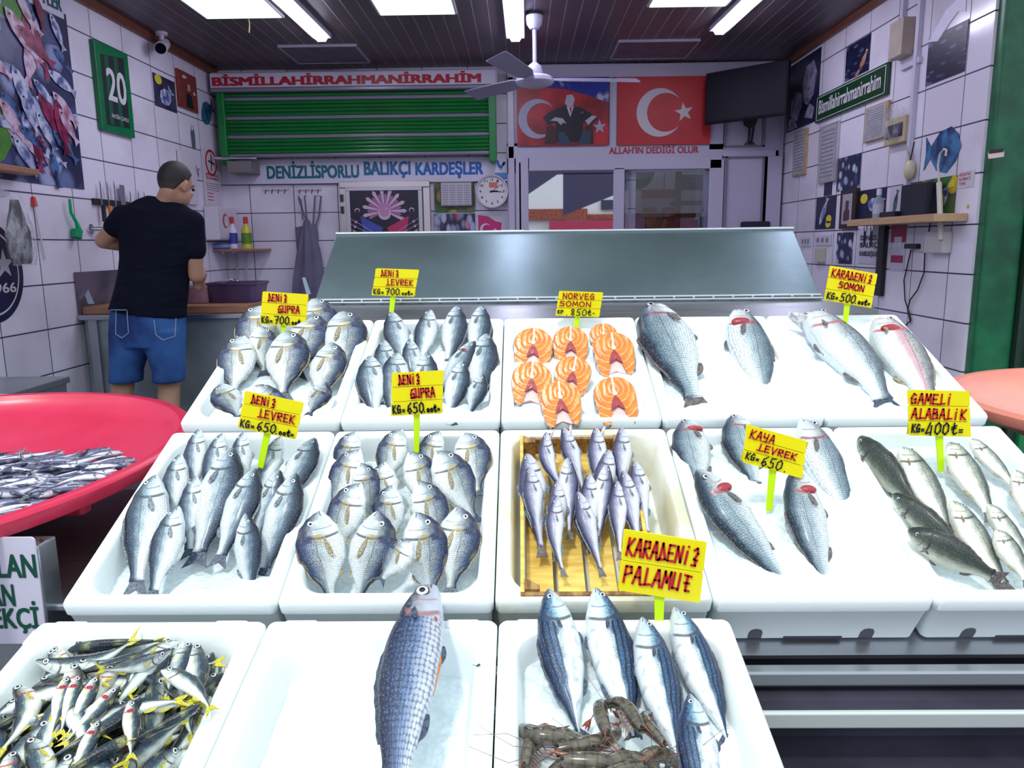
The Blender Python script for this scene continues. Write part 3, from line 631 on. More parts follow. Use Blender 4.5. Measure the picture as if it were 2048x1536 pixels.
pr('face_and_hands', [[(.52, .62), (.54, .74), (.6, .75), (.63, .68), (.61, .58), (.56, .56)], [(.36, .37), (.42, .42), (.5, .40), (.54, .32), (.5, .34), (.48, .3), (.44, .36)], [(.74, .36), (.82, .44), (.87, .42), (.82, .36), (.78, .3)]], M('picture_skin', (.42, .38, .46), .4), .006)
pr('tie', [[(.57, .56), (.6, .56), (.585, .46)], [(.69, .47), (.71, .5), (.73, .47)]], M('picture_tie', (.3, .05, .08), .4), .006)

# television, its arm and bird decal below
r = root('television', (1.75, 6.4, 1.95), 'large black flat television on a wall bracket in the upper right corner', 'television')
tl, tr_ = at_y(1412, 145, 6.62), at_y(1578, 120, 6.15); bl_, br_ = at_y(1414, 243, 6.62), at_y(1572, 236, 6.15)
zb_ = (bl_.z+br_.z)/2; zt_ = (tl.z+tr_.z)/2
xd = Vector((tr_.x-tl.x, tr_.y-tl.y, 0)); L_ = xd.length; xd.normalize(); nd = Vector((0, 0, 1)).cross(xd)*-1; nd = Vector((xd.y, -xd.x, 0))
O_ = Vector((tl.x, tl.y, zb_)); m = MB(); m.prism([(0, 0), (L_, 0), (L_, zt_-zb_), (0, zt_-zb_)], O_, xd, (0, 0, 1), -nd, .045); m.build('casing', M('tv_black', (.004, .004, .01), .6, Specular_IOR_Level=.2), r, bevel=.006)
m = MB(); m.prism([(.015, .02), (L_-.015, .02), (L_-.015, zt_-zb_-.015), (.015, zt_-zb_-.015)], O_+nd*.0005, xd, (0, 0, 1), nd, .001); m.build('screen', M('tv_screen', (.003, .003, .012), .35, Specular_IOR_Level=.12), r)
MB().box((1.85, 6.45, zb_+.15), (2.0, 6.8, zb_+.3)).build('bracket', M('black_steel', (.01, .01, .014), .4), r)
m = MB(); c = at_y(1500, 245, 6.79)
m.prism([(-.07, .05), (-.05, -.02), (.0, -.05), (.05, -.02), (.07, .04)], c, (1, 0, 0), (0, 0, 1), (0, -1, 0), .001)
m.tube([c+Vector((0, 0, -.04)), c+Vector((-.004, 0, -.15))], .009, 6); m.tube([c+Vector((.035, 0, -.03)), c+Vector((.02, 0, -.15))], .009, 6)
for b_ in ((-.004, -.15), (.02, -.15)):
    for d_ in (-.035, .0, .03): m.tube([c+Vector((b_[0], 0, b_[1])), c+Vector((b_[0]+d_, -.002, b_[1]-.03))], .005, 5)
o = m.build('bird_decal', ink); tag(o, 'black bird-leg shaped decal below the television', 'decal')
o = MB().prism(rrect(.25, .06, .02), at_y(1510, 450, 6.77), (1, 0, 0), (0, 0, 1), (0, -1, 0), .02).build('dark_bag', M('bag_navy', (.01, .01, .03), .5)); o.name = 'folded_cloth'; tag(o, 'dark folded cloth on the ledge behind the right end of the steel lid', 'cloth')
# ================================================================== FISH STAND, CRATES, ICE
AA = radians(21.6); OA = Vector((-.855, 1.307, .639)); VA = Vector((0, cos(AA), sin(AA))); NA = Vector((0, -sin(AA), cos(AA))); UX = Vector((1, 0, 0))
AB = radians(12.4); OB = Vector((-.86, .743, .518)); VB = Vector((0, cos(AB), sin(AB))); NB = Vector((0, -sin(AB), cos(AB)))
def stand_pt(u, v, row, h=0.0):
    O, N = (OB, NB) if row == 'B' else (OA, NA)
    return on_plane(u, v, O+N*h, N)
foam = NT('styrofoam'); vv = foam.voro(foam.obj(), 160, 1.0); foam.bump(vv[0], .10, .002)
_st = foam.step(foam.noise(foam.obj(), 9, 4), .62, .78)
foam = foam.fin(foam.mix(foam.mul(_st, .18), (.87, .935, .95), (.70, .77, .76)), .55, 0)
foamy = NT('yellowed_styrofoam'); foamy.bump(foamy.voro(foamy.obj(), 160)[0], .1, .002); foamy = foamy.fin(foamy.mix(foamy.step(foamy.noise(foamy.obj(), 6, 4), .4, .65), (.82, .88, .88), (.62, .60, .45)), .55)
icem = NT('crushed_ice'); f = icem.noise(icem.obj(), 45, 5); v_ = icem.voro(icem.obj(), 90); icem.bump(icem.add(f, icem.mul(v_[0], .6)), .55, .006)
icem = icem.fin(icem.mix(v_[0], (.84, .93, .95), (.70, .81, .86)), .22, 0, Subsurface_Weight=.2, Subsurface_Radius=(.02, .03, .03), Subsurface_Scale=.3)
dark = M('recess_dark', (.05, .05, .07), .7)
CW, CL, CH = .397, .548, .115
def frame4(O, U, V, N):
    return Matrix(((U.x, V.x, N.x, O.x), (U.y, V.y, N.y, O.y), (U.z, V.z, N.z, O.z), (0, 0, 0, 1)))
def crate(O, U, V, N, lbl, grp, L=CL, Wd=CW, H=CH, depth=.088, mat=None, inset=.030, lugs=False, notches=False):
    """foam box: rim lies in the plane through O; O is its lower-left rim corner"""
    c = Vector((Wd/2, L/2)); m = MB()
    def ring(w, l, r, z): return [Vector((x, y, z)) for x, y in rrect(w, l, r, 6, c.x, c.y)]
    rings = [ring(Wd-.014, L-.03, .012, -H), ring(Wd-.006, L-.008, .012, -.03), ring(Wd, L, .014, -.026), ring(Wd, L, .014, -.006), ring(Wd-.008, L-.008, .012, 0),
             ring(Wd-2*inset+.008, L-2*inset+.008, .05, 0), ring(Wd-2*inset, L-2*inset, .05, -.005), ring(Wd-2*inset-.012, L-2*inset-.012, .05, -depth*.6), ring(Wd-2*inset-.03, L-2*inset-.03, .045, -depth)]
    m.loft(rings)
    o = m.build('foam_crate', mat or foam, None, smooth=True, local=True); o.matrix_world = frame4(O, U, V, N)
    tag(o, lbl, 'fish crate', grp)
    if lugs:
        for sx in (0, 1):
            for yy in (.16, L-.045):
                q = MB().box((sx*(Wd-.030)+.003, yy-.045 if yy < .3 else yy-.02, -.01), (sx*(Wd-.030)+.027, yy+.045 if yy < .3 else yy+.02, .006)); q.build('stacking_lug', mat or foam, o, local=True, bevel=.006)
        for xx in (.06, Wd-.06): MB().box((xx-.03, L-.026, -.01), (xx+.03, L-.004, .006)).build('stacking_lug', mat or foam, o, local=True, bevel=.006)
    if notches:
        for xx in (.09, .30):
            pts = [(-.013, 0), (-.013, .018), (-.009, .027), (0, .030), (.009, .027), (.013, .018), (.013, 0)]
            q = MB(); q.prism(pts, (xx, .0158, -H+.001), (1, 0, 0), (0, -.129, .9916), (0, -.9916, -.129), .0016); q.build('notch_shade_plate', M('notch_shade', (.10, .10, .13), .7), o, local=True)  # dark raised plate paints the shade of a foot recess
        q = MB(); q.box((.145, .0130, -H), (.255, .0195, -H+.006)); q.build('dark_strip', dark, o, local=True)  # dark strip along the foot of the front wall
    return o
P1 = .40
topn = ['bream crate in the back row, at the stand\'s left end', 'bass crate in the back row, second from the left', 'salmon steak crate in the middle of the back row', 'crate in the back row holding two big fish on ice, beside the steaks', 'back-row crate at the right end with two large spotted salmon']
midn = ['front slope crate of sea bass at the left end of the stand', 'crate full of sea bream in the middle row, beside the sea bass', 'crate in the middle row holding a wooden box of hake', 'middle-row crate with five big fish on ice, beside the wooden box', 'middle-row crate of trout at the right end']
CA = {}
for i in range(5):
    CA['T', i] = crate(OA+UX*(.0015+i*P1)+VA*(.585), UX, VA, NA, 'white foam '+topn[i], 'foam crates in the back row', L=.555)
    CA['M', i] = crate(OA+UX*(.0015+i*P1)+VA*(.0), UX, VA, NA, 'white foam '+midn[i], 'foam crates in the middle row', notches=i > 2, mat=foamy if i == 2 else None)
botn = ['crate heaped with yellow-tailed horse mackerel, front left', 'nearly empty crate holding one big mullet, front middle', 'crate with five striped bonito and shrimp, front right']
for i in range(3):
    CA['B', i] = crate(OB+UX*(.001+i*.407), UX, VB, NB, 'white foam '+botn[i], 'foam crates in the front row', L=.53, Wd=.404, lugs=True, inset=.034, depth=.082)
# ice fills: bumpy beds just under the rim
def hsh(x, y): 
    t = sin(x*127.1+y*311.7)*43758.5453; return t-math.floor(t)
def vn(x, y):
    xi, yi = math.floor(x), math.floor(y); fx, fy = x-xi, y-yi; fx = fx*fx*(3-2*fx); fy = fy*fy*(3-2*fy)
    return (hsh(xi, yi)*(1-fx)+hsh(xi+1, yi)*fx)*(1-fy)+(hsh(xi, yi+1)*(1-fx)+hsh(xi+1, yi+1)*fx)*fy
def ice(cr, lbl, hfun, L=CL, Wd=CW, n=70, seed=0):
    m = MB(); ny = int(n*L/Wd); ins = .029
    for j in range(ny+1):
        for i in range(n+1):
            x = ins+(Wd-2*ins)*i/n; y = ins+(L-2*ins)*j/ny; s_, t_ = i/n, j/ny
            dx = min(x-ins, Wd-ins-x); dy = min(y-ins, L-ins-y); 
            if dx < .05 and dy < .05:                      # rounded corners
                q = Vector((.05-dx, .05-dy)); 
                if q.length > .05:
                    q = q*(.05/q.length); x = (ins+.05-q.x) if x < Wd/2 else (Wd-ins-.05+q.x); y = (ins+.05-q.y) if y < L/2 else (L-ins-.05+q.y)
            z = hfun(s_, t_)+.010*(vn(x*22+seed, y*22)-.5)+.004*(vn(x*90, y*90+seed)-.5)
            m.v.append(Vector((x, y, z)))
    for j in range(ny):
        for i in range(n):
            a = j*(n+1)+i; m.face((a, a+1, a+n+2, a+n+1))
    o = m.build('crushed_ice', icem, None, smooth=True, local=True, autosmooth=False); o.matrix_world = cr.matrix_world.copy(); tag(o, lbl, 'ice', None, 'stuff'); return o
ice(CA['T', 3], 'crushed ice filling the back-row crate of two big fish', lambda s, t: -.010-.010*max(0, .2-s), L=.555, seed=3)
ice(CA['T', 4], 'crushed ice filling the back-row salmon crate at the right end', lambda s, t: -.010, L=.555, seed=5)
ice(CA['T', 2], 'crushed ice under the orange salmon steaks', lambda s, t: -.022, L=.555, seed=7)
ice(CA['T', 1], 'crushed ice under the back-row sea bass', lambda s, t: -.035 if t > .15 else -.012, L=.555, seed=8)
ice(CA['T', 0], 'crushed ice under the back-row sea bream', lambda s, t: -.045, L=.555, seed=18)
ice(CA['M', 3], 'crushed ice around the five big fish in the middle row', lambda s, t: -.011-.035*max(0, t-.45)-.02*max(0, .3-s), seed=9)
ice(CA['M', 4], 'crushed ice under the trout at the right end', lambda s, t: -.03-.01*t+.02*max(0, .25-s), seed=11)
ice(CA['M', 0], 'crushed ice heaped at the front of the sea bass crate', lambda s, t: -.060+.054*max(0, 1-abs(t-.02)/.22)*min(1, max(0, (s-.3)*4)), seed=12)
ice(CA['M', 1], 'crushed ice below the sea bream in the middle row', lambda s, t: -.066, seed=13)
ice(CA['B', 2], 'melting ice bed under the striped bonito', lambda s, t: -.052, L=.53, Wd=.404, seed=15)
o = ice(CA['B', 1], 'thin melting ice around the big mullet', lambda s, t: -.078+.012*math.exp(-((s-.62)/.12)**2), L=.53, Wd=.404, seed=16)

# stand: stepped steel frame under the crates
r = root('display_stand', (.15, 1.9, 0), 'stainless steel stepped fish display stand under the white crates', 'display stand')
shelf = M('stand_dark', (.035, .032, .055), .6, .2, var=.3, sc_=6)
lipm = M('stand_lip', (.46, .50, .54), .3, .7)
m = MB(); zbot = -CH-.004; P0 = OA+VA*-.02+NA*zbot
m.prism([(-.0, 0), (2.02, 0), (2.02, 1.2), (0, 1.2)], P0+NA*-.012, UX, VA, NA, .010); m.build('sloping_deck', steel, r)
y_ = P0.y-.012; z_ = P0.z
MB().box((-.85, y_-.03, z_-.04), (1.18, y_-.0, z_-.012)).build('deck_lip', lipm, r, bevel=.004)
zb1, zb0 = at_y(1700, 1427, y_-.13).z, at_y(1700, 1458, y_-.13).z
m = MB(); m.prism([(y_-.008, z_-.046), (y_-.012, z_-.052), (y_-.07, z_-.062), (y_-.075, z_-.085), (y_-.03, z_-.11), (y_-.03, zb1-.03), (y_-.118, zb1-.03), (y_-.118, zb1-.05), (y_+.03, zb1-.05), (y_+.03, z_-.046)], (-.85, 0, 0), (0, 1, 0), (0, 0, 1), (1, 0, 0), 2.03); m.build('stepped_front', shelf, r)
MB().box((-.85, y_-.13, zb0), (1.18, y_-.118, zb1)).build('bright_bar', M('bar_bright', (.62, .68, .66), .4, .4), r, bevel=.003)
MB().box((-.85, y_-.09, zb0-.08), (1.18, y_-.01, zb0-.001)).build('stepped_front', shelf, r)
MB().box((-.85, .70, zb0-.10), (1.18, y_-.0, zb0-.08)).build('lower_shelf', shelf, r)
MB().box((-.85, .70, .20), (-.84, 1.25, .42)).build('end_panel', steel, r)
m = MB(); 
for i in range(2): MB().box((-.86, .76+i*.42, .335+i*.10), (.36, .80+i*.42, .36+i*.13)).build('crossbar', steel, r)
for x in (-.83, -.45, .33): MB().box((x, .78, .20), (x+.03, 1.24, .36)).build('crate_support', steel, r)
for x in (-.84, .15, 1.14):
    for y in (.78, 2.5): MB().box((x, y, 0), (x+.04, y+.04, .32 if y < 1 else .82)).build('leg', steel, r)
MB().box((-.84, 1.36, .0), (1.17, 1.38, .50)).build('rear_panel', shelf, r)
# back ledge and hinged steel lid
hl, hr = Vector((-.655, 2.50, 1.085)), Vector((1.03, 2.50, 1.085))
a0, a1 = at_y(628, 607, 2.50), at_y(1642, 590, 2.50); zz = (a0.z+a1.z)/2
t0, t1 = at_y(673, 470, 2.86), at_y(1586, 453, 2.86); zt_ = (t0.z+t1.z)/2
bq = OA+VA*1.14+NA*-.02
m = MB(); m.loft([[Vector((x, 2.36, 1.035)), Vector((x, 2.50, zz-.004)), Vector((x, 2.50, zz-.10)), Vector((x, 2.36, .93))] for x in (-.72, 1.11)]); m.build('back_ledge', steel, r)
lid = NT('scratched_lid_steel'); p_ = lid.obj(); lid.bump(lid.add(lid.noise(p_, 2.2, 3), lid.mul(lid.noise(lid.scale(p_, (1, 8, 8)), 40, 3), .06)), .22, .02)
sc2 = lid.step(lid.noise(lid.scale(p_, (1, 3, 3)), 70, 3), .74, .80); lid = lid.fin(lid.mix(lid.mul(sc2, .6), lid.mix(lid.noise(p_, 3, 5), (.17, .26, .29), (.30, .39, .43)), (.85, .88, .9)), lid.add(.23, lid.mul(lid.noise(p_, 4, 5), .12)), .88)
L0, L1, L2, L3 = Vector((a0.x, 2.50, zz)), Vector((a1.x, 2.50, zz)), Vector((t1.x, 2.86, zt_)), Vector((t0.x, 2.86, zt_))
nrm = (L1-L0).cross(L3-L0).normalized()
lidr = root('sloping_steel_sheet', (L0+L1)/2, 'broad stainless steel lid sloping up behind the crates', 'lid')
m = MB(); m.loft([[L0, L1, L2, L3], [p-nrm*.02 for p in (L0, L1, L2, L3)]]); m.build('lid_sheet', lid, lidr, bevel=.004)
m = MB(); d = (L3-L0).normalized(); 
m.tube([L0+nrm*.004+d*.004, L1+nrm*.004+d*.004], .005, 8); m.tube([L0-d*.012+nrm*.004, L1-d*.012+nrm*.004], .004, 8); m.build('hinge_rod', lipm, lidr)
m = MB(); m.tube([L3+nrm*.002-d*.006, L2+nrm*.002-d*.006], .006, 8); m.build('folded_edge', lipm, lidr)
for i in range(26):
    q = L0.lerp(L1, (i+.5)/26)-d*.004+nrm*.006; MB().ball(q, .0045, 6).build('rivet', lipm, lidr)
for i, t_ in enumerate((.42, .58, .67, .86)):
    q = L3.lerp(L2, t_)-d*.004+nrm*.003; MB().box(q-Vector((.012, .003, .002)), q+Vector((.012, .004, .004))).build('latch_slot', dark, lidr)
# lid supports under it
for x in (a0.x+.08, a1.x-.08): MB().box((x-.015, 2.82, .8), (x+.015, 2.85, zt_-.035)).build('prop_bar', steel, lidr)
MB().box((-.70, 2.50, .0), (1.10, 2.53, zz-.03)).build('rear_sheet', steel, r)
for x in (-.70, 1.07): MB().box((x, 2.53, 0), (x+.03, 2.86, .82)).build('rear_leg', steel, r)
MB().box((-.70, 2.53, .78), (1.10, 2.86, .80)).build('rear_shelf', steel, r)
# ================================================================== FISH
def fish_mat(name, back, upper, side, belly, scale_n=(60, 16), scale_s=.5, spots=0.0, spot_c=(.02, .03, .05), stripes=0, metal=.18, gill=.255, gillc=(.03, .03, .04), blush=None, head=None, bandv=(.30, .52, .72), tint=None, latl=.5, rough=.33, blotch=None, speck=.75):
    n = NT(name); uv, u, v = n.uv(); rnd = n.node('ObjectInfo').outputs['Random']
    nz = n.noise(n.scale(uv, (14, 5, 1)), 1.0, 5, .6); nz2 = n.noise(n.scale(uv, (5, 2.5, 1)), 1.3, 3)
    vw = n.add(v, n.mul(n.sub(nz, .5), .22)); vw = n.add(vw, n.mul(n.sub(nz2, .5), .18))
    c = n.ramp(vw, [(0, belly), (bandv[0], belly), (bandv[1], side), (bandv[2], upper), (.93, back)])
    if tint: c = n.mix(n.mul(n.step(nz2, .5, .66), .55), c, tint)
    # fine glints
    gl = n.noise(n.scale(uv, (90, 34, 1)), 1.0, 2, .7)
    c = n.mix(n.mul(n.step(gl, .52, .70), .38), c, n.mix(.6, c, (.9, .95, 1.0)))
    gd = n.noise(n.scale(uv, (150, 50, 1)), 1.0, 2, .6); c = n.mix(n.mul(n.step(gd, .50, .40), n.mul(n.step(vw, .30, .62), speck)), c, back)
    body = n.step(n.add(u, n.mul(n.math('POWER', n.sub(v, .5), 2.0), .22)), gill, gill+.02)
    su = n.vec(n.mul(u, scale_n[0]), n.mul(v, scale_n[1])); vo = n.voro(su, 1.0, .25); 
    sm = n.mul(n.step(vo[0], .36, .62), body)
    c = n.mix(n.mul(sm, scale_s), c, n.mix(.72, c, tuple(x*.45 for x in back)))
    if spots:
        sv = n.voro(n.scale(uv, (95, 26, 1)), 1.0, 1.0); s_ = n.mul(n.step(sv[0], .36, .22), n.step(vw, .34, .60))
        s_ = n.mul(s_, n.step(n.node('SeparateColor', None, i0=sv[1]).outputs[1], 1-spots-.05, 1-spots+.05)); c = n.mix(s_, c, spot_c)
    if stripes:
        ph = n.add(n.mul(v, 46.0), n.add(n.mul(u, 9.0), n.mul(nz, 4.5))); s_ = n.mul(n.step(n.math('SINE', ph), .05, .7), n.step(v, .50, .60)); c = n.mix(n.mul(n.mul(s_, body), stripes), c, tuple(x*.35 for x in back))
    if blotch: c = n.mix(n.mul(n.step(n.noise(n.scale(uv, (16, 5, 1)), 1, 3), .52, .66), n.mul(.6, n.step(v, .7, .2))), c, blotch)
    if blush: c = n.mix(n.mul(n.mul(n.step(n.math('ABSOLUTE', n.sub(v, .52)), .14, .02), body), .75), c, blush)
    # lateral line
    ll = n.math('ABSOLUTE', n.sub(v, n.add(.60, n.mul(n.sub(u, .3), -.13)))); c = n.mix(n.mul(n.mul(n.step(ll, .016, .004), body), latl), c, tuple(x*.5 for x in back))
    # head: smoother plates, gill slit, mouth
    hd = head or tuple(.5*a+.5*b for a, b in zip(side, upper)); hm = n.sub(1.0, body)
    hn = n.noise(n.scale(uv, (60, 9, 1)), 1.0, 4); c = n.mix(n.mul(hm, .55), c, n.ramp(n.add(vw, n.mul(n.sub(hn, .5), .5)), [(.1, belly), (.5, hd), (.8, back)]))
    gu = n.add(u, n.mul(n.math('POWER', n.sub(v, .45), 2.0), .30)); gl_ = n.mul(n.step(n.math('ABSOLUTE', n.sub(gu, gill)), .017, .005), n.step(n.math('ABSOLUTE', n.sub(v, .42)), .42, .30)); c = n.mix(n.mul(gl_, .85), c, gillc)
    g2 = n.mul(n.step(n.math('ABSOLUTE', n.sub(gu, gill*.70)), .008, .002), n.step(n.math('ABSOLUTE', n.sub(v, .36)), .28, .18)); c = n.mix(n.mul(g2, .55), c, gillc)
    if name == 'bream_skin':
        sp_ = n.mul(n.step(n.math('ABSOLUTE', n.sub(u, gill+.01)), .035, .012), n.step(n.math('ABSOLUTE', n.sub(v, .74)), .13, .05)); c = n.mix(n.mul(sp_, .9), c, (.015, .02, .08))
        ys = n.mul(n.step(n.math('ABSOLUTE', n.sub(u, gill-.02)), .03, .01), n.step(n.math('ABSOLUTE', n.sub(v, .5)), .15, .05)); c = n.mix(n.mul(ys, .5), c, (.6, .42, .08))
    mo = n.mul(n.step(n.math('ABSOLUTE', n.sub(v, n.add(.42, n.mul(u, -1.3)))), .05, .012), n.step(u, .085, .06)); c = n.mix(mo, c, (.10, .05, .06))
    c = n.mix(n.mul(rnd, .18), c, n.mix(.5, c, back))
    n.bump(n.add(n.mul(n.mul(vo[0], body), -.5), n.mul(gl, .25)), .25, .004)
    return n.fin(c, n.add(rough, n.mul(nz, .15)), metal, Coat_Weight=.12, Coat_Roughness=.15)
W1 = (.76, .82, .86)
F_bass = fish_mat('bass_skin', (.003, .010, .03), (.030, .075, .14), (.34, .45, .53), W1, (78, 22), .60)
F_bream = fish_mat('bream_skin', (.003, .010, .05), (.035, .075, .18), (.50, .57, .58), W1, (52, 24), .6, speck=1.0, tint=(.50, .44, .22), gill=.31, bandv=(.2, .50, .82))
F_hake = fish_mat('hake_skin', (.03, .03, .09), (.15, .15, .27), (.52, .52, .66), (.74, .75, .84), (90, 20), .30, latl=.3, head=(.4, .4, .52))
F_bonito = fish_mat('bonito_skin', (.004, .02, .08), (.008, .09, .22), (.50, .58, .62), (.74, .80, .83), (120, 30), .12, stripes=1.0, blotch=(.26, .34, .42), bandv=(.42, .50, .60), latl=.0, gill=.28, head=(.22, .42, .55), rough=.25, metal=.15)
F_mullet = fish_mat('mullet_skin', (.003, .005, .03), (.012, .035, .12), (.10, .17, .34), (.62, .67, .80), (42, 13), .85, gill=.24, gillc=(.34, .14, .13), bandv=(.12, .42, .72), head=(.5, .48, .46), metal=.15)
F_trout = fish_mat('trout_skin', (.006, .014, .014), (.05, .08, .075), (.50, .53, .44), (.88, .88, .78), (110, 34), .25, spots=.65, bandv=(.35, .58, .78), metal=.2)
F_troutd = fish_mat('trout_back_skin', (.006, .012, .008), (.018, .034, .022), (.11, .14, .10), (.6, .6, .5), (110, 34), .25, spots=.8, bandv=(.2, .45, .7), metal=.1)
F_salmon = fish_mat('salmon_skin', (.006, .013, .03), (.08, .12, .17), (.48, .55, .60), W1, (100, 30), .35, spots=.75, bandv=(.28, .54, .78), metal=.15, gillc=(.45, .1, .15))
F_salmonp = fish_mat('pink_salmon_skin', (.02, .022, .03), (.16, .16, .18), (.68, .66, .66), W1, (100, 30), .35, spots=.7, blush=(.62, .30, .36), bandv=(.28, .54, .82), metal=.15, gillc=(.6, .03, .08))
F_meagre = fish_mat('meagre_skin', (.008, .025, .05), (.09, .16, .22), (.42, .51, .57), W1, (64, 18), .65, bandv=(.2, .48, .84), gillc=(.3, .05, .07), head=(.5, .5, .5))
F_mack = fish_mat('horse_mackerel_skin', (.003, .012, .025), (.015, .06, .11), (.42, .50, .50), (.80, .86, .85), (60, 14), .12, tint=(.40, .47, .20), bandv=(.35, .52, .66), gillc=(.06, .03, .03), latl=.7)
F_mackb = fish_mat('bloody_mackerel_skin', (.003, .012, .025), (.02, .07, .12), (.60, .66, .60), (.86, .88, .80), (60, 14), .12, tint=(.60, .60, .22), bandv=(.35, .52, .66), gillc=(.5, .01, .03), latl=.7)
F_anch = fish_mat('anchovy_skin', (.02, .03, .09), (.10, .12, .26), (.62, .62, .76), (.80, .80, .90), (60, 10), .1, bandv=(.3, .45, .6), latl=.4, tint=(.55, .42, .40))
def fin_mat(name, c, c2):
    n = NT(name); uv = n.obj(); w_ = n.noise(n.scale(uv, (1, 1, 1)), 60, 3); n.bump(w_, .4, .002); return n.fin(n.mix(n.step(w_, .35, .65), c, c2), .4, 0)
N_grey = fin_mat('fin_grey', (.05, .07, .10), (.20, .25, .30)); N_amber = fin_mat('fin_amber', (.17, .13, .07), (.40, .34, .20)); N_dark = fin_mat('fin_dark', (.015, .025, .06), (.06, .09, .14)); N_yel = fin_mat('fin_yellow', (.42, .36, .015), (.62, .56, .05)); N_brown = fin_mat('fin_brown', (.07, .06, .07), (.16, .135, .13))
eyew = M('eye_silver', (.74, .78, .80), .2, .2); eyek = M('eye_black', (.004, .004, .008), .06); eyer = M('eye_ring', (.06, .06, .09), .2)
blood = NT('gill_flesh'); f = blood.noise(blood.obj(), 60, 4); blood.bump(f, .5, .003); blood = blood.fin(blood.mix(f, (.20, .003, .01), (.48, .05, .07)), .25)
pinkf = NT('pink_tissue'); f = pinkf.noise(pinkf.obj(), 40, 4); pinkf.bump(f, .3, .003); pinkf = pinkf.fin(pinkf.mix(f, (.70, .42, .40), (.85, .70, .68)), .3)
def lerp_tab(tab, x):
    if x <= tab[0][0]: return tab[0][1]
    for (a, fa), (b, fb) in zip(tab, tab[1:]):
        if x <= b:
            t = (x-a)/(b-a); t = t*t*(3-2*t)*.5+t*.5; return fa+(fb-fa)*t
    return tab[-1][1]
SPEC = {
 # top and bottom outline (fraction of length), thickness, tail: half span, fork depth ; eye: s, z frac, radius
 'bass':  dict(top=[(0, .004), (.03, .030), (.10, .062), (.20, .098), (.35, .122), (.55, .105), (.72, .062), (.83, .038), (.88, .040)], bot=[(0, -.004), (.03, -.025), (.10, -.052), (.20, -.085), (.38, -.112), (.58, -.092), (.74, -.048), (.83, -.034), (.88, -.037)], th=.068, tail=(.085, .05), eye=(.118, .34, .0150), mats=(F_bass, N_grey, N_dark), pec=(.255, -.20, .125, .035)),
 'bream': dict(top=[(0, .0), (.03, .052), (.09, .115), (.18, .172), (.32, .205), (.48, .190), (.64, .125), (.77, .055), (.84, .036), (.88, .045)], bot=[(0, -.012), (.03, -.038), (.10, -.080), (.20, -.130), (.36, -.168), (.52, -.155), (.66, -.098), (.78, -.042), (.84, -.034), (.88, -.042)], th=.080, tail=(.12, .07), eye=(.150, .36, .025), mats=(F_bream, N_amber, N_dark), pec=(.30, -.22, .22, .045)),
 'hake':  dict(top=[(0, .010), (.04, .026), (.12, .044), (.22, .062), (.34, .072), (.5, .060), (.7, .032), (.85, .017), (.90, .018)], bot=[(0, -.010), (.04, -.028), (.12, -.050), (.24, -.070), (.36, -.078), (.5, -.058), (.7, -.028), (.85, -.015), (.90, -.016)], th=.058, tail=(.042, .012), eye=(.105, .30, .0135), mats=(F_hake, N_grey, N_brown), pec=(.27, -.05, .10, .018)),
 'bonito': dict(top=[(0, .002), (.03, .022), (.10, .058), (.22, .098), (.36, .118), (.52, .112), (.68, .080), (.82, .036), (.90, .014), (.93, .012)], bot=[(0, -.004), (.03, -.026), (.10, -.062), (.22, -.100), (.38, -.120), (.54, -.110), (.70, -.072), (.82, -.032), (.90, -.013), (.93, -.011)], th=.088, tail=(.12, .085), eye=(.110, .22, .0150), mats=(F_bonito, N_dark, N_dark), pec=(.27, .04, .075, .022)),
 'mullet': dict(top=[(0, .006), (.02, .026), (.08, .052), (.18, .078), (.34, .098), (.5, .098), (.68, .072), (.82, .046), (.88, .046)], bot=[(0, -.016), (.02, -.036), (.08, -.058), (.18, -.082), (.34, -.100), (.52, -.094), (.68, -.066), (.82, -.040), (.88, -.042)], th=.085, tail=(.10, .06), eye=(.118, .05, .022), mats=(F_mullet, N_dark, N_dark), pec=(.205, .18, .07, .024)),
 'trout': dict(top=[(0, .012), (.03, .036), (.10, .064), (.22, .094), (.38, .108), (.56, .096), (.74, .058), (.84, .042), (.89, .050)], bot=[(0, -.012), (.03, -.034), (.10, -.062), (.22, -.096), (.40, -.118), (.58, -.094), (.74, -.052), (.84, -.038), (.89, -.046)], th=.075, tail=(.095, .02), eye=(.100, .30, .0145), mats=(F_trout, N_amber, N_brown), pec=(.21, -.45, .085, .022)),
 'meagre': dict(top=[(0, .008), (.03, .034), (.10, .068), (.22, .104), (.38, .120), (.56, .100), (.74, .056), (.84, .034), (.89, .038)], bot=[(0, -.010), (.03, -.032), (.10, -.060), (.22, -.090), (.38, -.106), (.56, -.086), (.74, -.044), (.84, -.030), (.89, -.034)], th=.080, tail=(.078, .0), eye=(.110, .36, .0165), mats=(F_meagre, N_brown, N_brown), pec=(.25, -.2, .12, .030)),
 'mack':  dict(top=[(0, .004), (.04, .034), (.12, .062), (.24, .088), (.38, .096), (.56, .076), (.72, .040), (.84, .016), (.88, .016)], bot=[(0, -.008), (.04, -.034), (.12, -.062), (.24, -.088), (.38, -.094), (.56, -.068), (.72, -.034), (.84, -.014), (.88, -.015)], th=.058, tail=(.085, .075), eye=(.115, .24, .025), mats=(F_mack, N_yel, N_yel), pec=(.25, -.05, .14, .022)),
 'anch':  dict(top=[(0, .004), (.04, .028), (.14, .055), (.3, .068), (.5, .060), (.7, .036), (.85, .016), (.9, .018)], bot=[(0, -.006), (.05, -.022), (.14, -.058), (.3, -.080), (.5, -.066), (.7, -.034), (.85, -.014), (.9, -.016)], th=.045, tail=(.06, .05), eye=(.07, .2, .018), mats=(F_anch, N_grey, N_grey), pec=(.2, -.3, .08, .015)),
}
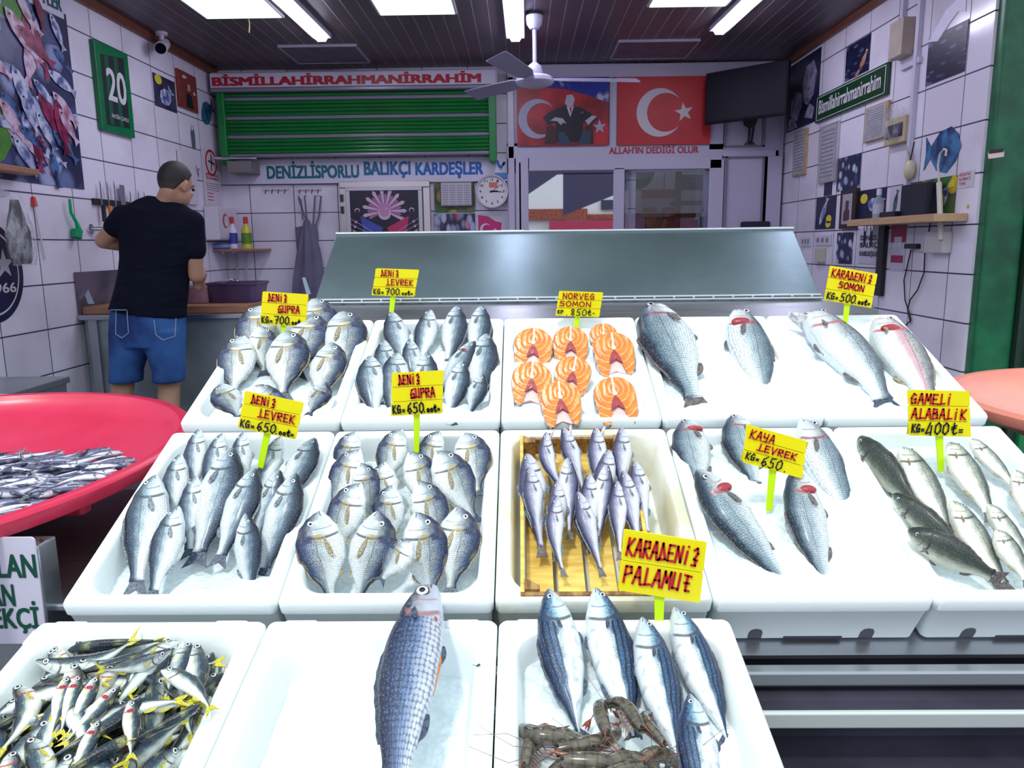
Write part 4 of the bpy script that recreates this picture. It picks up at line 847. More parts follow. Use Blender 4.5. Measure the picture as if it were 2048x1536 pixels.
SPEC['trout_back'] = dict(SPEC['trout'], mats=(F_troutd, N_brown, N_brown)); SPEC['salmon'] = dict(SPEC['trout'], mats=(F_salmon, N_brown, N_dark), th=.082)
SPEC['salmonp'] = dict(SPEC['trout'], mats=(F_salmonp, N_amber, N_dark)); SPEC['mackb'] = dict(SPEC['mack'], mats=(F_mackb, N_yel, N_yel))
FAT = dict(trout_back=1.28, bass=1.32, bream=1.28, hake=1.42, bonito=1.08, mullet=1.12, trout=1.34, salmon=1.28, salmonp=1.3, meagre=1.16, mack=1.18, mackb=1.18, anch=1.3)
for k_, f_ in FAT.items():
    if k_ in SPEC:
        q = dict(SPEC[k_]); q['top'] = [(a, b*f_) for a, b in q['top']]; q['bot'] = [(a, b*f_) for a, b in q['bot']]; q['th'] = q['th']*(1+(f_-1)*.6); SPEC[k_] = q
SPEC['mackb'] = dict(SPEC['mack'], mats=(F_mackb, N_yel, N_yel))
_fm = {}
def fish_parts(kind, bend=0.0, flop=0.0, hi=True, jaw=False):
    """meshes of one fish, length 1: x snout to tail, z dorsal, y thickness. bend curves it in its own plane, flop through its thickness"""
    key = (kind, round(bend, 2), round(flop, 2), hi, jaw)
    if key in _fm: return _fm[key]
    S_ = SPEC[kind]; skin, finm, tailm = S_['mats']; NS, NR = (46, 22) if hi else (20, 12); send = S_['top'][-1][0]
    def W(p):
        s = p[0]; return Vector((s, p[1]+flop*(s-.45)**2*-1.0, p[2]+bend*((s-.45)**2-.05)))
    def prof(s): return lerp_tab(S_['top'], s), lerp_tab(S_['bot'], s)
    def thick(s):
        t, b = prof(s); e = min(1, s/.12)**.6; return S_['th']*e*(1-.86*max(0, (s-.30)/(send-.30))**1.5)*(1 if s > .25 else .93)
    m = MB(); uvs = []; rings = []
    gl = .29 if kind == 'bream' else .25
    for i in range(NS+1):
        s = send*(i/NS)**1.15 if i else .0
        t, b = prof(s); h = (t-b)/2; zc = (t+b)/2; w_ = thick(s) if i else .004
        ring = []
        for j in range(NR):
            a = 2*PI*j/NR; ca, sa = cos(a), sin(a); k = 1.0
            sg = gl-.06*(sa*.5)**2*2
            if .06 < s < sg: k = 1+.09*min(1, (s-.06)/.10)*max(0, 1-abs(sa)**3)
            yy = w_*k*math.copysign(abs(ca)**.85, ca); ring.append(W((s, yy, zc+h*sa)))
            uvs.append((s, .5+.5*sa))
        rings.append(ring)
    m.loft(rings); parts = []
    me = m.build('fish', skin, smooth=True, local=True, mesh_only=True, autosmooth=False)
    ul = me.uv_layers.new(name='UVMap')
    for lp in me.loops: ul.data[lp.index].uv = uvs[lp.vertex_index]
    parts.append(('body', me))
    # tail fin, forked, slightly thick
    hs, fk = S_['tail']; z1 = lerp_tab(S_['top'], send)*.8; z0 = lerp_tab(S_['bot'], send)*.8
    pts = [(send-.03, z0), (send+.02, -hs*.55), (1.0+.0, -hs), (1.0-fk*.5, -hs*.5), (1.0-fk, 0), (1.0-fk*.5, hs*.5), (1.0, hs), (send+.02, hs*.55), (send-.03, z1)]
    m = MB(); n_ = len(pts)
    for half in (pts[:5], pts[4:]):
        pass
    c_ = (send+.01, 0)
    for i in range(n_-1):
        a_, b_ = pts[i], pts[i+1]
        tri = [c_, a_, b_]; b0 = len(m.v)
        for sg_ in (-1, 1):
            for x, z in tri: m.v.append(W((x, sg_*(.006 if x < .95 else .0025), z)))
        m.face((b0, b0+1, b0+2)); m.face((b0+5, b0+4, b0+3)); m.face((b0+1, b0+4, b0+5, b0+2))
    parts.append(('tail_fin', m.build('tail_fin', tailm, smooth=False, local=True, mesh_only=True)))
    def ribbon(nm, s0, s1, side, hh, mat, serr=0):
        m = MB(); K = 12; 
        for sgn in (-1, 1):
            for i in range(K+1):
                s = s0+(s1-s0)*i/K; t, b = prof(s); z = (t if side > 0 else b); f = i/K
                e = hh*(sin(PI*min(1, f*1.15+.12))**.7 if serr == 0 else (.75+.25*(i % 2))*(1-f*.5)*min(1, f*6+.2))
                m.v.append(W((s, sgn*.004, z-side*.008))); m.v.append(W((s+e*.45, sgn*.0015, z+side*e)))
        q = 2*(K+1)
        for i in range(K):
            a = 2*i; m.face((a, a+1, a+3, a+2)); m.face((q+a, q+a+2, q+a+3, q+a+1)); m.face((a+1, q+a+1, q+a+3, a+3))
        parts.append((nm, m.build(nm, mat, local=True, mesh_only=True)))
    dh = {'bream': .016, 'bass': .022, 'bonito': .018, 'mullet': .016, 'anch': .02, 'mack': .022}.get(kind, .018)
    if hi or kind in ('mack', 'mackb'):
        ribbon('dorsal_fin', .34 if kind != 'hake' else .3, .74, 1, dh, finm if kind not in ('mack', 'mackb') else N_brown, 1)
        ribbon('anal_fin', .62, .76, -1, dh*1.3, finm)
    if hi: ribbon('pelvic_fin', .32, .44, -1, dh*1.1, finm)
    # pectoral fins lie flat on each flank
    ps, pz, pl_, pw = S_['pec']; 
    for sg_ in (-1, 1):
        if not hi and sg_ < 0: continue
        t, b = prof(ps); zc = (t+b)/2+pz*(t-b)/2; m = MB(); y0 = thick(ps)*sg_
        out = [(0, .006), (.3, .75), (.75, 1.0), (1.0, .35), (.92, -.3), (.5, -.55), (0, -.006/.03)]
        for lay in (0, .004):
            for fx, fz in out:
                x = ps+fx*pl_; z = zc+fz*pw*.75-fx*pl_*.30
                m.v.append(W((x, (thick(min(x, send))*(1-.12*abs(pz)) + .010 - lay + fx*.006)*sg_, z)))
        k = len(out); m.face(range(k)); m.face([k+i for i in range(k)][::-1])
        for i in range(k): m.face((i, k+i, k+(i+1) % k, (i+1) % k))
        parts.append(('pectoral_fin', m.build('pectoral_fin', finm if kind != 'bonito' else N_dark, local=True, mesh_only=True)))
    es, ez, er = S_['eye']; er *= 1.12; t, b = prof(es); zc = (t+b)/2; h = (t-b)/2; ye = thick(es)*1.02*(abs(1-ez*ez))**.42
    for sg_ in (-1, 1):
        m = MB(); c = W((es, ye*sg_, zc+ez*h)); T = Matrix.Rotation(-PI/2*sg_, 3, 'X')
        m.cur = 2; m.lathe([(er*1.25, -er*.6), (er*1.22, er*.12), (er*.98, er*.20)], c, 16, T, cap=True)
        m.cur = 0; m.lathe([(er*.98, -er*.3), (er*.96, er*.26), (er*.6, er*.34)], c, 16, T)
        m.cur = 1; m.lathe([(er*.56, .0), (er*.52, er*.40), (er*.2, er*.46)], c, 14, T)
        parts.append(('eye', m.build('eye', [eyew, eyek, eyer], smooth=True, local=True, mesh_only=True)))
    if jaw:
        # gaping mouth: lower jaw swung open, throat between
        m = MB(); rings = []
        for i in range(7):
            f = i/6; s = .13-f*.15; z = -.045-f*.055; hh = .024*(1-f*.65); ww = S_['th']*.75*(1-f*.7)
            rings.append([W((s-.010*sin(a_), ww*cos(a_), z+hh*sin(a_))) for a_ in [2*PI*j/12 for j in range(12)]])
        m.loft(rings); parts.append(('lower_jaw', m.build('lower_jaw', M('jaw_pale', (.68, .66, .68), .3, .1, var=.4, sc_=30), smooth=True, local=True, mesh_only=True)))
        m = MB(); rings = []
        for i in range(6):
            f = i/5; s = .14-f*.10; z = -.030-f*.012; hh = .03*(1-f*.3); ww = S_['th']*.70*(1-f*.4)
            rings.append([W((s, ww*cos(a_), z+hh*sin(a_))) for a_ in [2*PI*j/10 for j in range(10)]])
        m.loft(rings); parts.append(('throat', m.build('throat', blood, smooth=True, local=True, mesh_only=True)))
    _fm[key] = parts; return parts
def put_fish(name, kind, head, tail, up, flip, lbl, grp, bend=0, flop=0, roll=0, hi=True, jaw=False, cat='fish', wound=None, s_end=1.0, girth=1.0):
    """head, tail: world points; up: surface normal; flip 'L' dorsal edge to picture-left, 'R' right; roll shows more back (+) or belly (-)"""
    x = tail-head; L = x.length/s_end; x.normalize(); up = (up-x*up.dot(x)).normalized()
    y = up if flip == 'L' else -up; z = x.cross(y)
    if roll:
        a = radians(roll)*(-1 if flip == 'L' else 1); Rm = Matrix.Rotation(a, 3, x); y = Rm @ y; z = Rm @ z
    if flip == 'L': pass
    K = L*girth; Mx = Matrix(((x.x*L, y.x*K, z.x*K, head.x), (x.y*L, y.y*K, z.y*K, head.y), (x.z*L, y.z*K, z.z*K, head.z), (0, 0, 0, 1)))
    fl = flop if flip == 'L' else -flop
    ps = fish_parts(kind, bend, fl, hi, jaw)
    r = bpy.data.objects.new(name, ps[0][1]); col.objects.link(r); r.matrix_world = Mx; tag(r, lbl, cat, grp)
    for nm, me in ps[1:]:
        c = bpy.data.objects.new(nm, me); col.objects.link(c); c.parent = r
    if wound:
        m = MB(); sy = 1 if flip == 'L' else -1; s0 = .235; big = kind in ('meagre', 'salmonp'); m.ball((s0-.01, SPEC[kind]['th']*sy*.84, -.022 if big else -.008), (.036 if big else .024, .026, .060 if big else .044), 12); c = m.build('open_gill', blood, r, smooth=True, local=True)
    return r
# ------------------------------------------------------------------ the fish on the stand, one line each
def lay(rows, kind0, name, desc, grp, row='A', hh=.034, ht=-.046, cat='fish'):
    for R_ in rows:
        hx, hy, tx, ty, fl, where = R_[:6]; o = R_[6] if len(R_) > 6 else {}
        k = o.pop('k', kind0); a = stand_pt(hx, hy, row, o.pop('hh', hh)); b = stand_pt(tx, ty, row, o.pop('ht', ht))
        O_, V_ = (OB, VB) if row == 'B' else (OA, VA); fb, fa = (b-O_).dot(V_), (a-O_).dot(V_)
        lim = .034 if fa < .56 else .628
        if row == 'A' and fb < lim and kind0 != 'hake':
            t = max(.66, (fa-lim)/(fa-fb)); b = a.lerp(b, t); o['girth'] = min(1.42, 1/t)
        put_fish(name, k, a, b, NB if row == 'B' else NA, fl, (desc+' '+where), grp, cat=cat, **o)
lay([
 (524, 612, 497, 735, 'L', 'at the back left, half behind the 700 price card'),
 (628, 598, 642, 715, 'R', 'standing highest, white-bellied, directly right of the 700 card'),
 (624, 628, 592, 762, 'R', 'with a blue head just below the right edge of the 700 card'),
 (684, 624, 690, 758, 'R', 'golden-faced, at the back right corner of its crate'),
 (520, 652, 530, 755, 'R', 'mostly hidden, pale belly between the card and the left fish', dict(roll=-15)),
 (487, 672, 462, 800, 'L', 'yellow-cheeked, along the left edge of the back-row crate'),
 (574, 662, 566, 805, 'R', 'plumpest, right under the stake of the 700 card', dict(hh=.045)),
 (664, 685, 634, 812, 'R', 'middle right, below the golden-faced one', dict(hh=.04)),
 (441, 768, 500, 880, 'L', 'at the front left corner of the back-row crate', dict(hh=.05)),
 (507, 772, 600, 850, 'R', 'half hidden behind the 650 bass card', dict(hh=.045)),
 (652, 764, 598, 870, 'R', 'at the front right corner of the back-row crate', dict(hh=.05)),
], 'bream', 'sea_bream', 'back-row sea bream', 'sea bream in the back-row crate')
lay([
 (783, 624, 812, 745, 'L', 'back-left in its crate, behind the stake of the small bass card'),
 (862, 620, 838, 735, 'L', 'second from the left along the back edge of its crate'),
 (915, 612, 895, 735, 'R', 'third from the left along the back edge of its crate'),
 (963, 612, 948, 730, 'R', 'back-right corner of its crate, highest of all'),
 (768, 680, 778, 805, 'L', 'with a pink cheek in the second rank, at left'),
 (820, 678, 835, 790, 'L', 'in the second rank, between pink-cheeked one and the red-gilled one'),
 (950, 682, 868, 800, 'R', 'lying aslant with its blood-red gill open', dict(wound=1)),
 (973, 668, 950, 820, 'R', 'along the right edge of its crate, second rank'),
 (741, 712, 752, 872, 'L', 'longest of the front rank, at the left edge of its crate', dict(hh=.045)),
 (795, 706, 782, 870, 'L', 'beside the 650 bream card, left of it', dict(hh=.045)),
 (853, 705, 846, 850, 'R', 'mostly covered by the 650 bream card', dict(hh=.04)),
 (926, 722, 890, 860, 'R', 'with a reddish gill right of the 650 bream card', dict(hh=.045)),
 (966, 748, 925, 868, 'R', 'front-right corner of its crate', dict(hh=.052)),
], 'bass', 'sea_bass', 'back-row sea bass', 'sea bass in the back-row crate')
lay([
 (399, 858, 383, 1000, 'L', 'at the back left corner of the front-slope bass crate'),
 (446, 866, 408, 1010, 'L', 'second along the back edge of the left crate'),
 (487, 864, 478, 1000, 'L', 'just left of the 650 bass card stake'),
 (563, 872, 510, 1010, 'L', 'right of the 650 bass card stake, under the card edge'),
 (630, 876, 552, 1030, 'R', 'dark, in the back right corner of the left crate', dict(ht=-.01)),
 (362, 908, 335, 1070, 'L', 'left side, below the back left corner fish', dict(hh=.036)),
 (466, 896, 388, 1137, 'R', 'longest, with large eye, in the centre of the left crate', dict(hh=.045, ht=-.035)),
 (392, 952, 376, 1120, 'L', 'slim, left of the longest one', dict(hh=.036)),
 (512, 936, 432, 1137, 'R', 'immediately right of the longest one', dict(hh=.042, ht=-.035)),
 (560, 940, 500, 1110, 'R', 'pale head beside the dark blue-backed one', dict(hh=.038)),
 (592, 946, 520, 1165, 'R', 'dark blue-backed, along the right edge of the left crate', dict(hh=.046)),
 (313, 950, 268, 1195, 'L', 'with its whole tail showing, at the left edge of the left crate', dict(hh=.038, ht=-.04)),
 (358, 1012, 298, 1215, 'L', 'with a bloodstained belly, front left', dict(hh=.05, ht=-.035)),
 (492, 1026, 500, 1205, 'R', 'shortest, alone at the front right of the left crate', dict(hh=.05, ht=-.055)),
], 'bass', 'sea_bass', 'middle-row sea bass', 'sea bass in the middle-row crate')
lay([
 (710, 863, 680, 985, 'L', 'first from left along the back edge'),
 (803, 858, 760, 985, 'L', 'second along the back edge, left of the card stake'),
 (879, 862, 838, 975, 'L', 'right of the card stake, back edge'),
 (930, 866, 960, 1000, 'R', 'at the back right corner', dict(ht=-.02)),
 (720, 898, 655, 1040, 'L', 'second rank at the left edge', dict(hh=.032)),
 (722, 926, 745, 1050, 'R', 'with ringed eye, in the middle of the left half', dict(hh=.04)),
 (768, 924, 774, 1050, 'L', 'showing a white belly at the centre', dict(hh=.03, roll=-12)),
 (818, 904, 880, 1040, 'R', 'second rank, centre right', dict(hh=.034)),
 (872, 902, 958, 1055, 'R', 'biggest of the right side', dict(hh=.042)),
 (722, 966, 650, 1130, 'L', 'large pale-headed, left of the centre', dict(hh=.046)),
 (784, 970, 775, 1110, 'L', 'gold-cheeked, just left of the gap in the middle', dict(hh=.036)),
 (835, 962, 893, 1110, 'R', 'third rank, right of the gap in the middle', dict(hh=.042)),
 (917, 1014, 900, 1200, 'R', 'brown-olive, at the right edge of the crate', dict(hh=.03)),
 (638, 1022, 664, 1225, 'L', 'front left corner, biggest of the front rank', dict(hh=.052, ht=-.055)),
 (757, 1022, 712, 1222, 'R', 'front rank with a red-tipped side fin', dict(hh=.050, ht=-.055)),
 (832, 1024, 868, 1220, 'R', 'front rank, broad, right of centre', dict(hh=.052, ht=-.055)),
 (824, 1082, 720, 1212, 'L', 'topmost, aslant at the front of the pile', dict(hh=.066, ht=-.005)),
], 'bream', 'sea_bream', 'middle-row sea bream', 'sea bream in the middle-row crate')
lay([
 (1082, 866, 1124, 1000, 'L', 'bent, mouth wide open, back left of the wooden box', dict(bend=-.5, jaw=True, hh=.045)),
 (1126, 856, 1172, 1000, 'L', 'gaping, second along the back of the wooden box', dict(jaw=True, hh=.04)),
 (1192, 856, 1200, 1010, 'L', 'gaping, third along the back of the wooden box', dict(jaw=True, hh=.04)),
 (1243, 856, 1245, 1010, 'L', 'fourth along the back of the wooden box', dict(hh=.04)),
 (1054, 908, 1085, 1115, 'L', 'second rank, left, half under its neighbour', dict(hh=.02)),
 (1058, 934, 1082, 1098, 'L', 'at the left wall of the wooden box', dict(hh=.034)),
 (1136, 916, 1140, 1080, 'R', 'brown-backed, in the second rank centre', dict(hh=.042)),
 (1218, 900, 1190, 1060, 'L', 'behind the slim one in the right half', dict(hh=.025)),
 (1214, 930, 1196, 1090, 'R', 'slim, right of centre', dict(hh=.04)),
 (1178, 948, 1182, 1110, 'L', 'small-headed, in the centre', dict(hh=.03)),
 (1115, 962, 1112, 1125, 'L', 'left of centre, mostly under the long front one', dict(hh=.032)),
 (1150, 1010, 1180, 1115, 'L', 'thin, only a strip showing at the centre front', dict(hh=.0, ht=-.055)),
 (1108, 992, 1118, 1155, 'L', 'long, curving, front left over the wooden slats', dict(hh=.045, bend=-.25)),
 (1155, 984, 1206, 1155, 'L', 'long, front centre, tail nearest the viewer', dict(hh=.048)),
 (1234, 962, 1240, 1122, 'L', 'beside the big card, its tail behind it', dict(hh=.034)),
 (1246, 942, 1282, 1110, 'L', 'broad, in the right half of the wooden box', dict(hh=.042)),
 (1268, 922, 1298, 1080, 'L', 'grey, along the right wall of the wooden box', dict(hh=.03)),
], 'hake', 'hake', 'silvery mauve hake', 'hake in the wooden box', hh=.035, ht=-.02)
lay([
 (1303, 611, 1424, 856, 'L', 'lying aslant in the back row, right of the salmon steaks', dict(hh=.036, ht=.004, flop=.15)),
 (1472, 622, 1540, 830, 'R', 'with a red open gill, back row, its tail buried in ice', dict(hh=.026, ht=-.040, wound=1)),
 (1372, 842, 1428, 1085, 'L', 'at the back left of the middle crate, red mouth up', dict(hh=.010, ht=-.045, wound=1)),
 (1468, 832, 1545, 1075, 'L', 'behind the 650 card in the middle crate', dict(hh=.010, ht=-.05)),
 (1603, 840, 1715, 1080, 'R', 'at the right of the middle crate, sunk in ice', dict(hh=.014, ht=-.045)),
 (1393, 940, 1600, 1205, 'L', 'front left of the middle crate, open gill', dict(hh=.050, ht=-.034, wound=1)),
 (1588, 938, 1662, 1205, 'L', 'front right of the middle crate, below the card', dict(hh=.050, ht=-.036, wound=1)),
], 'meagre', 'large_sea_bass', 'large rock sea bass', 'large fish on ice')
lay([
 (1622, 628, 1815, 842, 'R', 'spotted, gape open, beside the 500 card stake', dict(k='salmon', hh=.036, ht=-.016, jaw=True, bend=-.22)),
 (1758, 640, 1895, 858, 'R', 'pink-sided, with a scarlet gill, at the right end', dict(k='salmonp', hh=.03, ht=-.03, wound=1, bend=-.1)),
], 'salmon', 'whole_salmon', 'whole salmon', 'salmon on ice in the back row', hh=.036)
lay([
 (1803, 895, 1905, 1075, 'R', 'pale-bellied, second from the left along the back', dict(hh=.02)),
 (1898, 885, 1990, 1045, 'R', 'right of the 400 card stake', dict(hh=.02)),
 (1940, 878, 2040, 985, 'R', 'at the back right corner', dict(hh=.015)),
 (2030, 940, 2085, 1080, 'R', 'cut by the picture edge, upper', dict(hh=.03)),
 (1976, 1008, 2075, 1150, 'R', 'grey, middle right', dict(hh=.03)),
 (1903, 1002, 2020, 1190, 'R', 'cream-bellied, at the centre front', dict(hh=.036)),
 (1992, 1060, 2100, 1235, 'R', 'front, cut by the picture edge', dict(hh=.042)),
 (1718, 874, 1845, 1030, 'R', 'dark green back up, upper of three on the left', dict(k='trout_back', roll=68, hh=.016, ht=-.01)),
 (1786, 988, 1950, 1130, 'R', 'dark green back up, middle of three on the left', dict(k='trout_back', roll=66, hh=.024, ht=0)),
 (1816, 1060, 2062, 1194, 'R', 'dark green back up, frontmost and longest', dict(k='trout_back', roll=66, hh=.032, ht=.006)),
], 'trout', 'trout', 'speckled middle-row trout', 'trout in the right end crate', ht=-.02)
lay([
 (1096, 1178, 1162, 1492, 'L', 'leftmost of the five in the front row', dict(hh=.03, ht=-.055)),
 (1190, 1176, 1275, 1500, 'R', 'second from the left, tail among the shrimp', dict(hh=.03, ht=-.055)),
 (1284, 1234, 1362, 1545, 'R', 'third from the left, below the stake of the biggest card', dict(hh=.02, ht=-.055)),
 (1348, 1214, 1462, 1500, 'R', 'fourth from the left, along the crate edge', dict(hh=.02, ht=-.055)),
 (1378, 1388, 1428, 1700, 'L', 'nearest the viewer, lying over two others', dict(hh=.055, ht=.01)),
], 'bonito', 'bonito', 'blue-striped bonito', 'bonito in the front row', row='B')
a_, b_ = stand_pt(852, 1171, 'B', .045), stand_pt(770, 1640, 'B', -.01)
mu = put_fish('grey_mullet', 'mullet', a_, b_, NB, 'L', 'big dark-backed mullet with large scales, alone in the front middle crate', None, bend=-.12)
m = MB(); m.tube([(.27, .0, -.088), (.40, .004, -.102), (.55, .004, -.094)], [.004, .010, .004], 8); m.build('belly_cut', M('belly_orange', (.62, .22, .08), .35, var=.3, sc_=60), mu, smooth=True, local=True)
m = MB(); m.ball((.24, .045, -.062), (.03, .022, .02), 8); m.build('bloody_throat', M('throat_blood', (.6, .12, .10), .35, var=.4, sc_=60), mu, smooth=True, local=True)

# salmon steaks
sk = NT('salmon_flesh'); uv, u, v = sk.uv(); nz = sk.noise(sk.scale(uv, (3, 3, 1)), 1.2, 3)
rr = sk.math('SQRT', sk.add(sk.mul(u, u), sk.mul(v, v))); an = sk.math('ARCTAN2', u, v)
wv = sk.math('SINE', sk.add(sk.mul(rr, 42.0), sk.add(sk.mul(sk.math('ABSOLUTE', an), 5.0), sk.mul(nz, 9.0))))
fc = sk.mix(sk.step(nz, .3, .7), (.66, .155, .008), (.78, .235, .018)); fc = sk.mix(sk.mul(sk.step(wv, .80, .99), .75), fc, (.86, .52, .22)); fc = sk.mix(sk.step(sk.math('ABSOLUTE', u), .035, .012), fc, sk.mix(sk.step(v, -.05, .02), fc, (.95, .75, .55)))
sk.bump(wv, .15, .003); flesh = sk.fin(fc, .28, 0, Subsurface_Weight=.15, Subsurface_Radius=(.02, .008, .004), Subsurface_Scale=.2)
skn = NT('salmon_steak_skin'); q = skn.obj(); f = skn.noise(q, 60, 3); skn = skn.fin(skn.mix(skn.step(f, .4, .6), (.10, .14, .22), (.55, .62, .70)), .3, .3)
def steak(u_, v_, hpx, ang, lbl, h=.012, spread=1.0):
    P = stand_pt(u_, v_, 'A', h); D_ = (P-CAM).dot(_F); Hh = hpx*1.18/FPX*D_; Wd = Hh*.80
    # outline: round back, two belly flaps
    top = [(cos(radians(a_))*.5, .12+sin(radians(a_))*.38) for a_ in range(-8, 190, 12)]
    flapL = [(-.49, -.10), (-.43*spread, -.36), (-.33*spread, -.52), (-.22*spread, -.50), (-.24*spread, -.30), (-.14, -.08)]
    flapR = [(.14, -.08), (.24*spread, -.28), (.25*spread, -.46), (.35*spread, -.50), (.45*spread, -.34), (.49, -.10)]
    out = top+flapL+[(0, .03)]+flapR; out = [(x*Wd, y*Hh) for x, y in out]
    Y = (VA*.86+NA*.5).normalized(); X = UX.copy(); Rr = Matrix.Rotation(radians(ang), 3, Y.cross(X)*-1); X = Rr @ X; Y = Rr @ Y; Nn = X.cross(Y)
    th_ = .022; m = MB(); n_ = len(out); c0 = len(m.v)
    Ct = (0, .14*Hh)
    me_uv = []
    # rounded edge: three rings front to back plus triangulated caps by fan from the spine (star-shaped enough)
    def rg(k, sc_): return [Vector((Ct[0]+(x-Ct[0])*sc_, Ct[1]+(y-Ct[1])*sc_, k)) for x, y in out]
    rings = [rg(0, .97), rg(-.004, 1.0), rg(-th_+.004, 1.0), rg(-th_, .97)]
    for r_ in rings: m.v += r_
    for i in range(3):
        for j in range(n_): k = (j+1) % n_; m.cur = 1; m.face((i*n_+j, i*n_+k, (i+1)*n_+k, (i+1)*n_+j))
    m.cur = 0; cF = len(m.v); m.v += [Vector((Ct[0], Ct[1], .0015)), Vector((Ct[0], Ct[1], -th_))]
    for j in range(n_): k = (j+1) % n_; m.face((cF, j, k)); m.face((cF+1, 3*n_+k, 3*n_+j))
    o = m.build('salmon_steak', [flesh, skn], smooth=False, local=True); o.matrix_world = Matrix(((X.x, Y.x, Nn.x, P.x), (X.y, Y.y, Nn.y, P.y), (X.z, Y.z, Nn.z, P.z), (0, 0, 0, 1)))
    ul = o.data.uv_layers.new(name='UVMap')
    for lp in o.data.loops: c = o.data.vertices[lp.vertex_index].co; ul.data[lp.index].uv = (c.x/Wd, (c.y-Ct[1])/Hh)
    tag(o, 'orange salmon steak '+lbl, 'salmon steak', 'salmon steaks')
    MB().lathe([(.055*Wd, -.004), (.055*Wd, .0035), (.03*Wd, .0045)], (0, .13*Hh, 0), 12).build('backbone', M('bone_white', (.85, .80, .72), .4), o, local=True)
    m = MB(); m.prism([(0, .10*Hh), (.10*Wd, -.02*Hh), (.18*Wd*spread, -.22*Hh), (.02*Wd, -.12*Hh), (-.16*Wd*spread, -.22*Hh), (-.10*Wd, -.02*Hh)], (0, 0, -.010), (1, 0, 0), (0, 1, 0), (0, 0, 1), .0125); m.build('belly_cavity', blood, o, local=True)
    m = MB(); m.prism([(-.10*Wd, -.04*Hh), (.10*Wd, -.04*Hh), (.24*Wd*spread, -.44*Hh), (0, -.36*Hh), (-.24*Wd*spread, -.44*Hh)], (0, 0, -th_), (1, 0, 0), (0, 1, 0), (0, 0, 1), th_*.8); m.build('belly_lining', pinkf, o, local=True)
for a_ in ((1208, 676, 60, 0, 'at the back right, half hidden behind its neighbour', -.004), (1066, 697, 84, -4, 'at the back left', .004), (1141, 690, 76, -3, 'at the back centre, below the 850 card stake', .004),
           (1229, 708, 88, 3, 'in front of the half-hidden one on the right', .016), (1145, 751, 78, -12, 'in the middle of the group', .014), (1063, 766, 86, -4, 'middle row at the left edge', .016),
           (1122, 807, 88, 4, 'nearest the viewer, bottom centre', .026), (1232, 800, 92, 6, 'nearest the viewer, bottom right', .024)): steak(*a_[:5], h=a_[5])

# wooden box inside the middle crate
wd = NT('pine_wood'); p_ = wd.obj(); f = wd.noise(wd.scale(p_, (3, 14, 14)), 5, 5); kn = wd.step(wd.voro(p_, 9)[0], .10, .03)
wood_y = wd.fin(wd.mix(kn, wd.mix(wd.step(f, .3, .7), (.66, .40, .07), (.86, .62, .16)), (.22, .10, .02)), .5)
wd = NT('aged_wood'); p_ = wd.obj(); f = wd.noise(wd.scale(p_, (14, 3, 14)), 6, 5); wood_b = wd.fin(wd.mix(wd.step(f, .3, .7), (.16, .07, .02), (.42, .24, .08)), .55)
def P_(u, v, h): return stand_pt(u, v, 'A', h)
bl_, br_ = P_(1036, 1184, .012), P_(1298, 1184, .012); tl_, tr_ = P_(1047, 872, .012), P_(1272, 858, .012)
bx0, bx1 = (bl_.x+tl_.x)/2-.002, (br_.x+tr_.x)/2; v0 = (bl_-OA).dot(VA); v1 = (tr_-OA).dot(VA)-.01; bw = bx1-bx0; bh = v1-v0
F4 = frame4(Vector((bx0, OA.y, OA.z))+VA*v0, UX, VA, NA)
r = bpy.data.objects.new('wooden_box', None); col.objects.link(r); r.matrix_world = F4; tag(r, 'shallow pine box with open slatted bottom holding the hake', 'wooden box')
for k in range(4):
    w_ = (bw-.03)/4; MB().box((.012+k*(w_+.006)*.985, 0, -.052), (.012+k*(w_+.006)*.985+w_-.004, bh, -.046)).build('bottom_slat', wood_y, r, local=True, bevel=.001)
for q in (((0, 0, -.05), (bw, .009, .004)), ((0, bh-.009, -.05), (bw, bh, -.002)), ((0, 0, -.05), (.008, bh, .004)), ((bw-.008, 0, -.05), (bw, bh, .004))):
    MB().box(*q).build('side_board', wood_b if q[1][1] < .02 or q[0][1] > .1 else wood_y, r, local=True, bevel=.0015)
for x in (.008, bw-.036):
    for y in (.009, bh-.037): MB().prism([(0, 0), (.028, 0), (.028, .010) if x < .05 else (.028, .028), (.0, .028)], (x, y, -.046), (1, 0, 0), (0, 1, 0), (0, 0, 1), .056).build('corner_block', wood_b, r, local=True, bevel=.001)
# little leaf, debris
for (u_, v_, row, a_) in ((905, 848, 'A', 10), (1655, 1010, 'A', 0), (954, 1330, 'B', 60)):
    c_ = stand_pt(u_, v_, row, .003); 
    if u_ == 1655: continue
    N_ = NB if row == 'B' else NA; V_ = VB if row == 'B' else VA; s_ = .012 if u_ == 905 else .005
    m = MB(); m.prism([(-1.4*s_, 0), (-.4*s_, -.5*s_), (0, -.1*s_), (.7*s_, .6*s_), (1.2*s_, -.3*s_), (0, -.7*s_)], c_, UX, V_, N_, .001)
    tag(m.build('leaf_scrap', M('leaf_dark', (.01, .06, .04), .4)), 'dark green leaf scrap on the ice edge of the back-row bass crate' if u_ == 905 else 'tiny dark leaf scrap on the rim right of the big mullet', 'leaf')

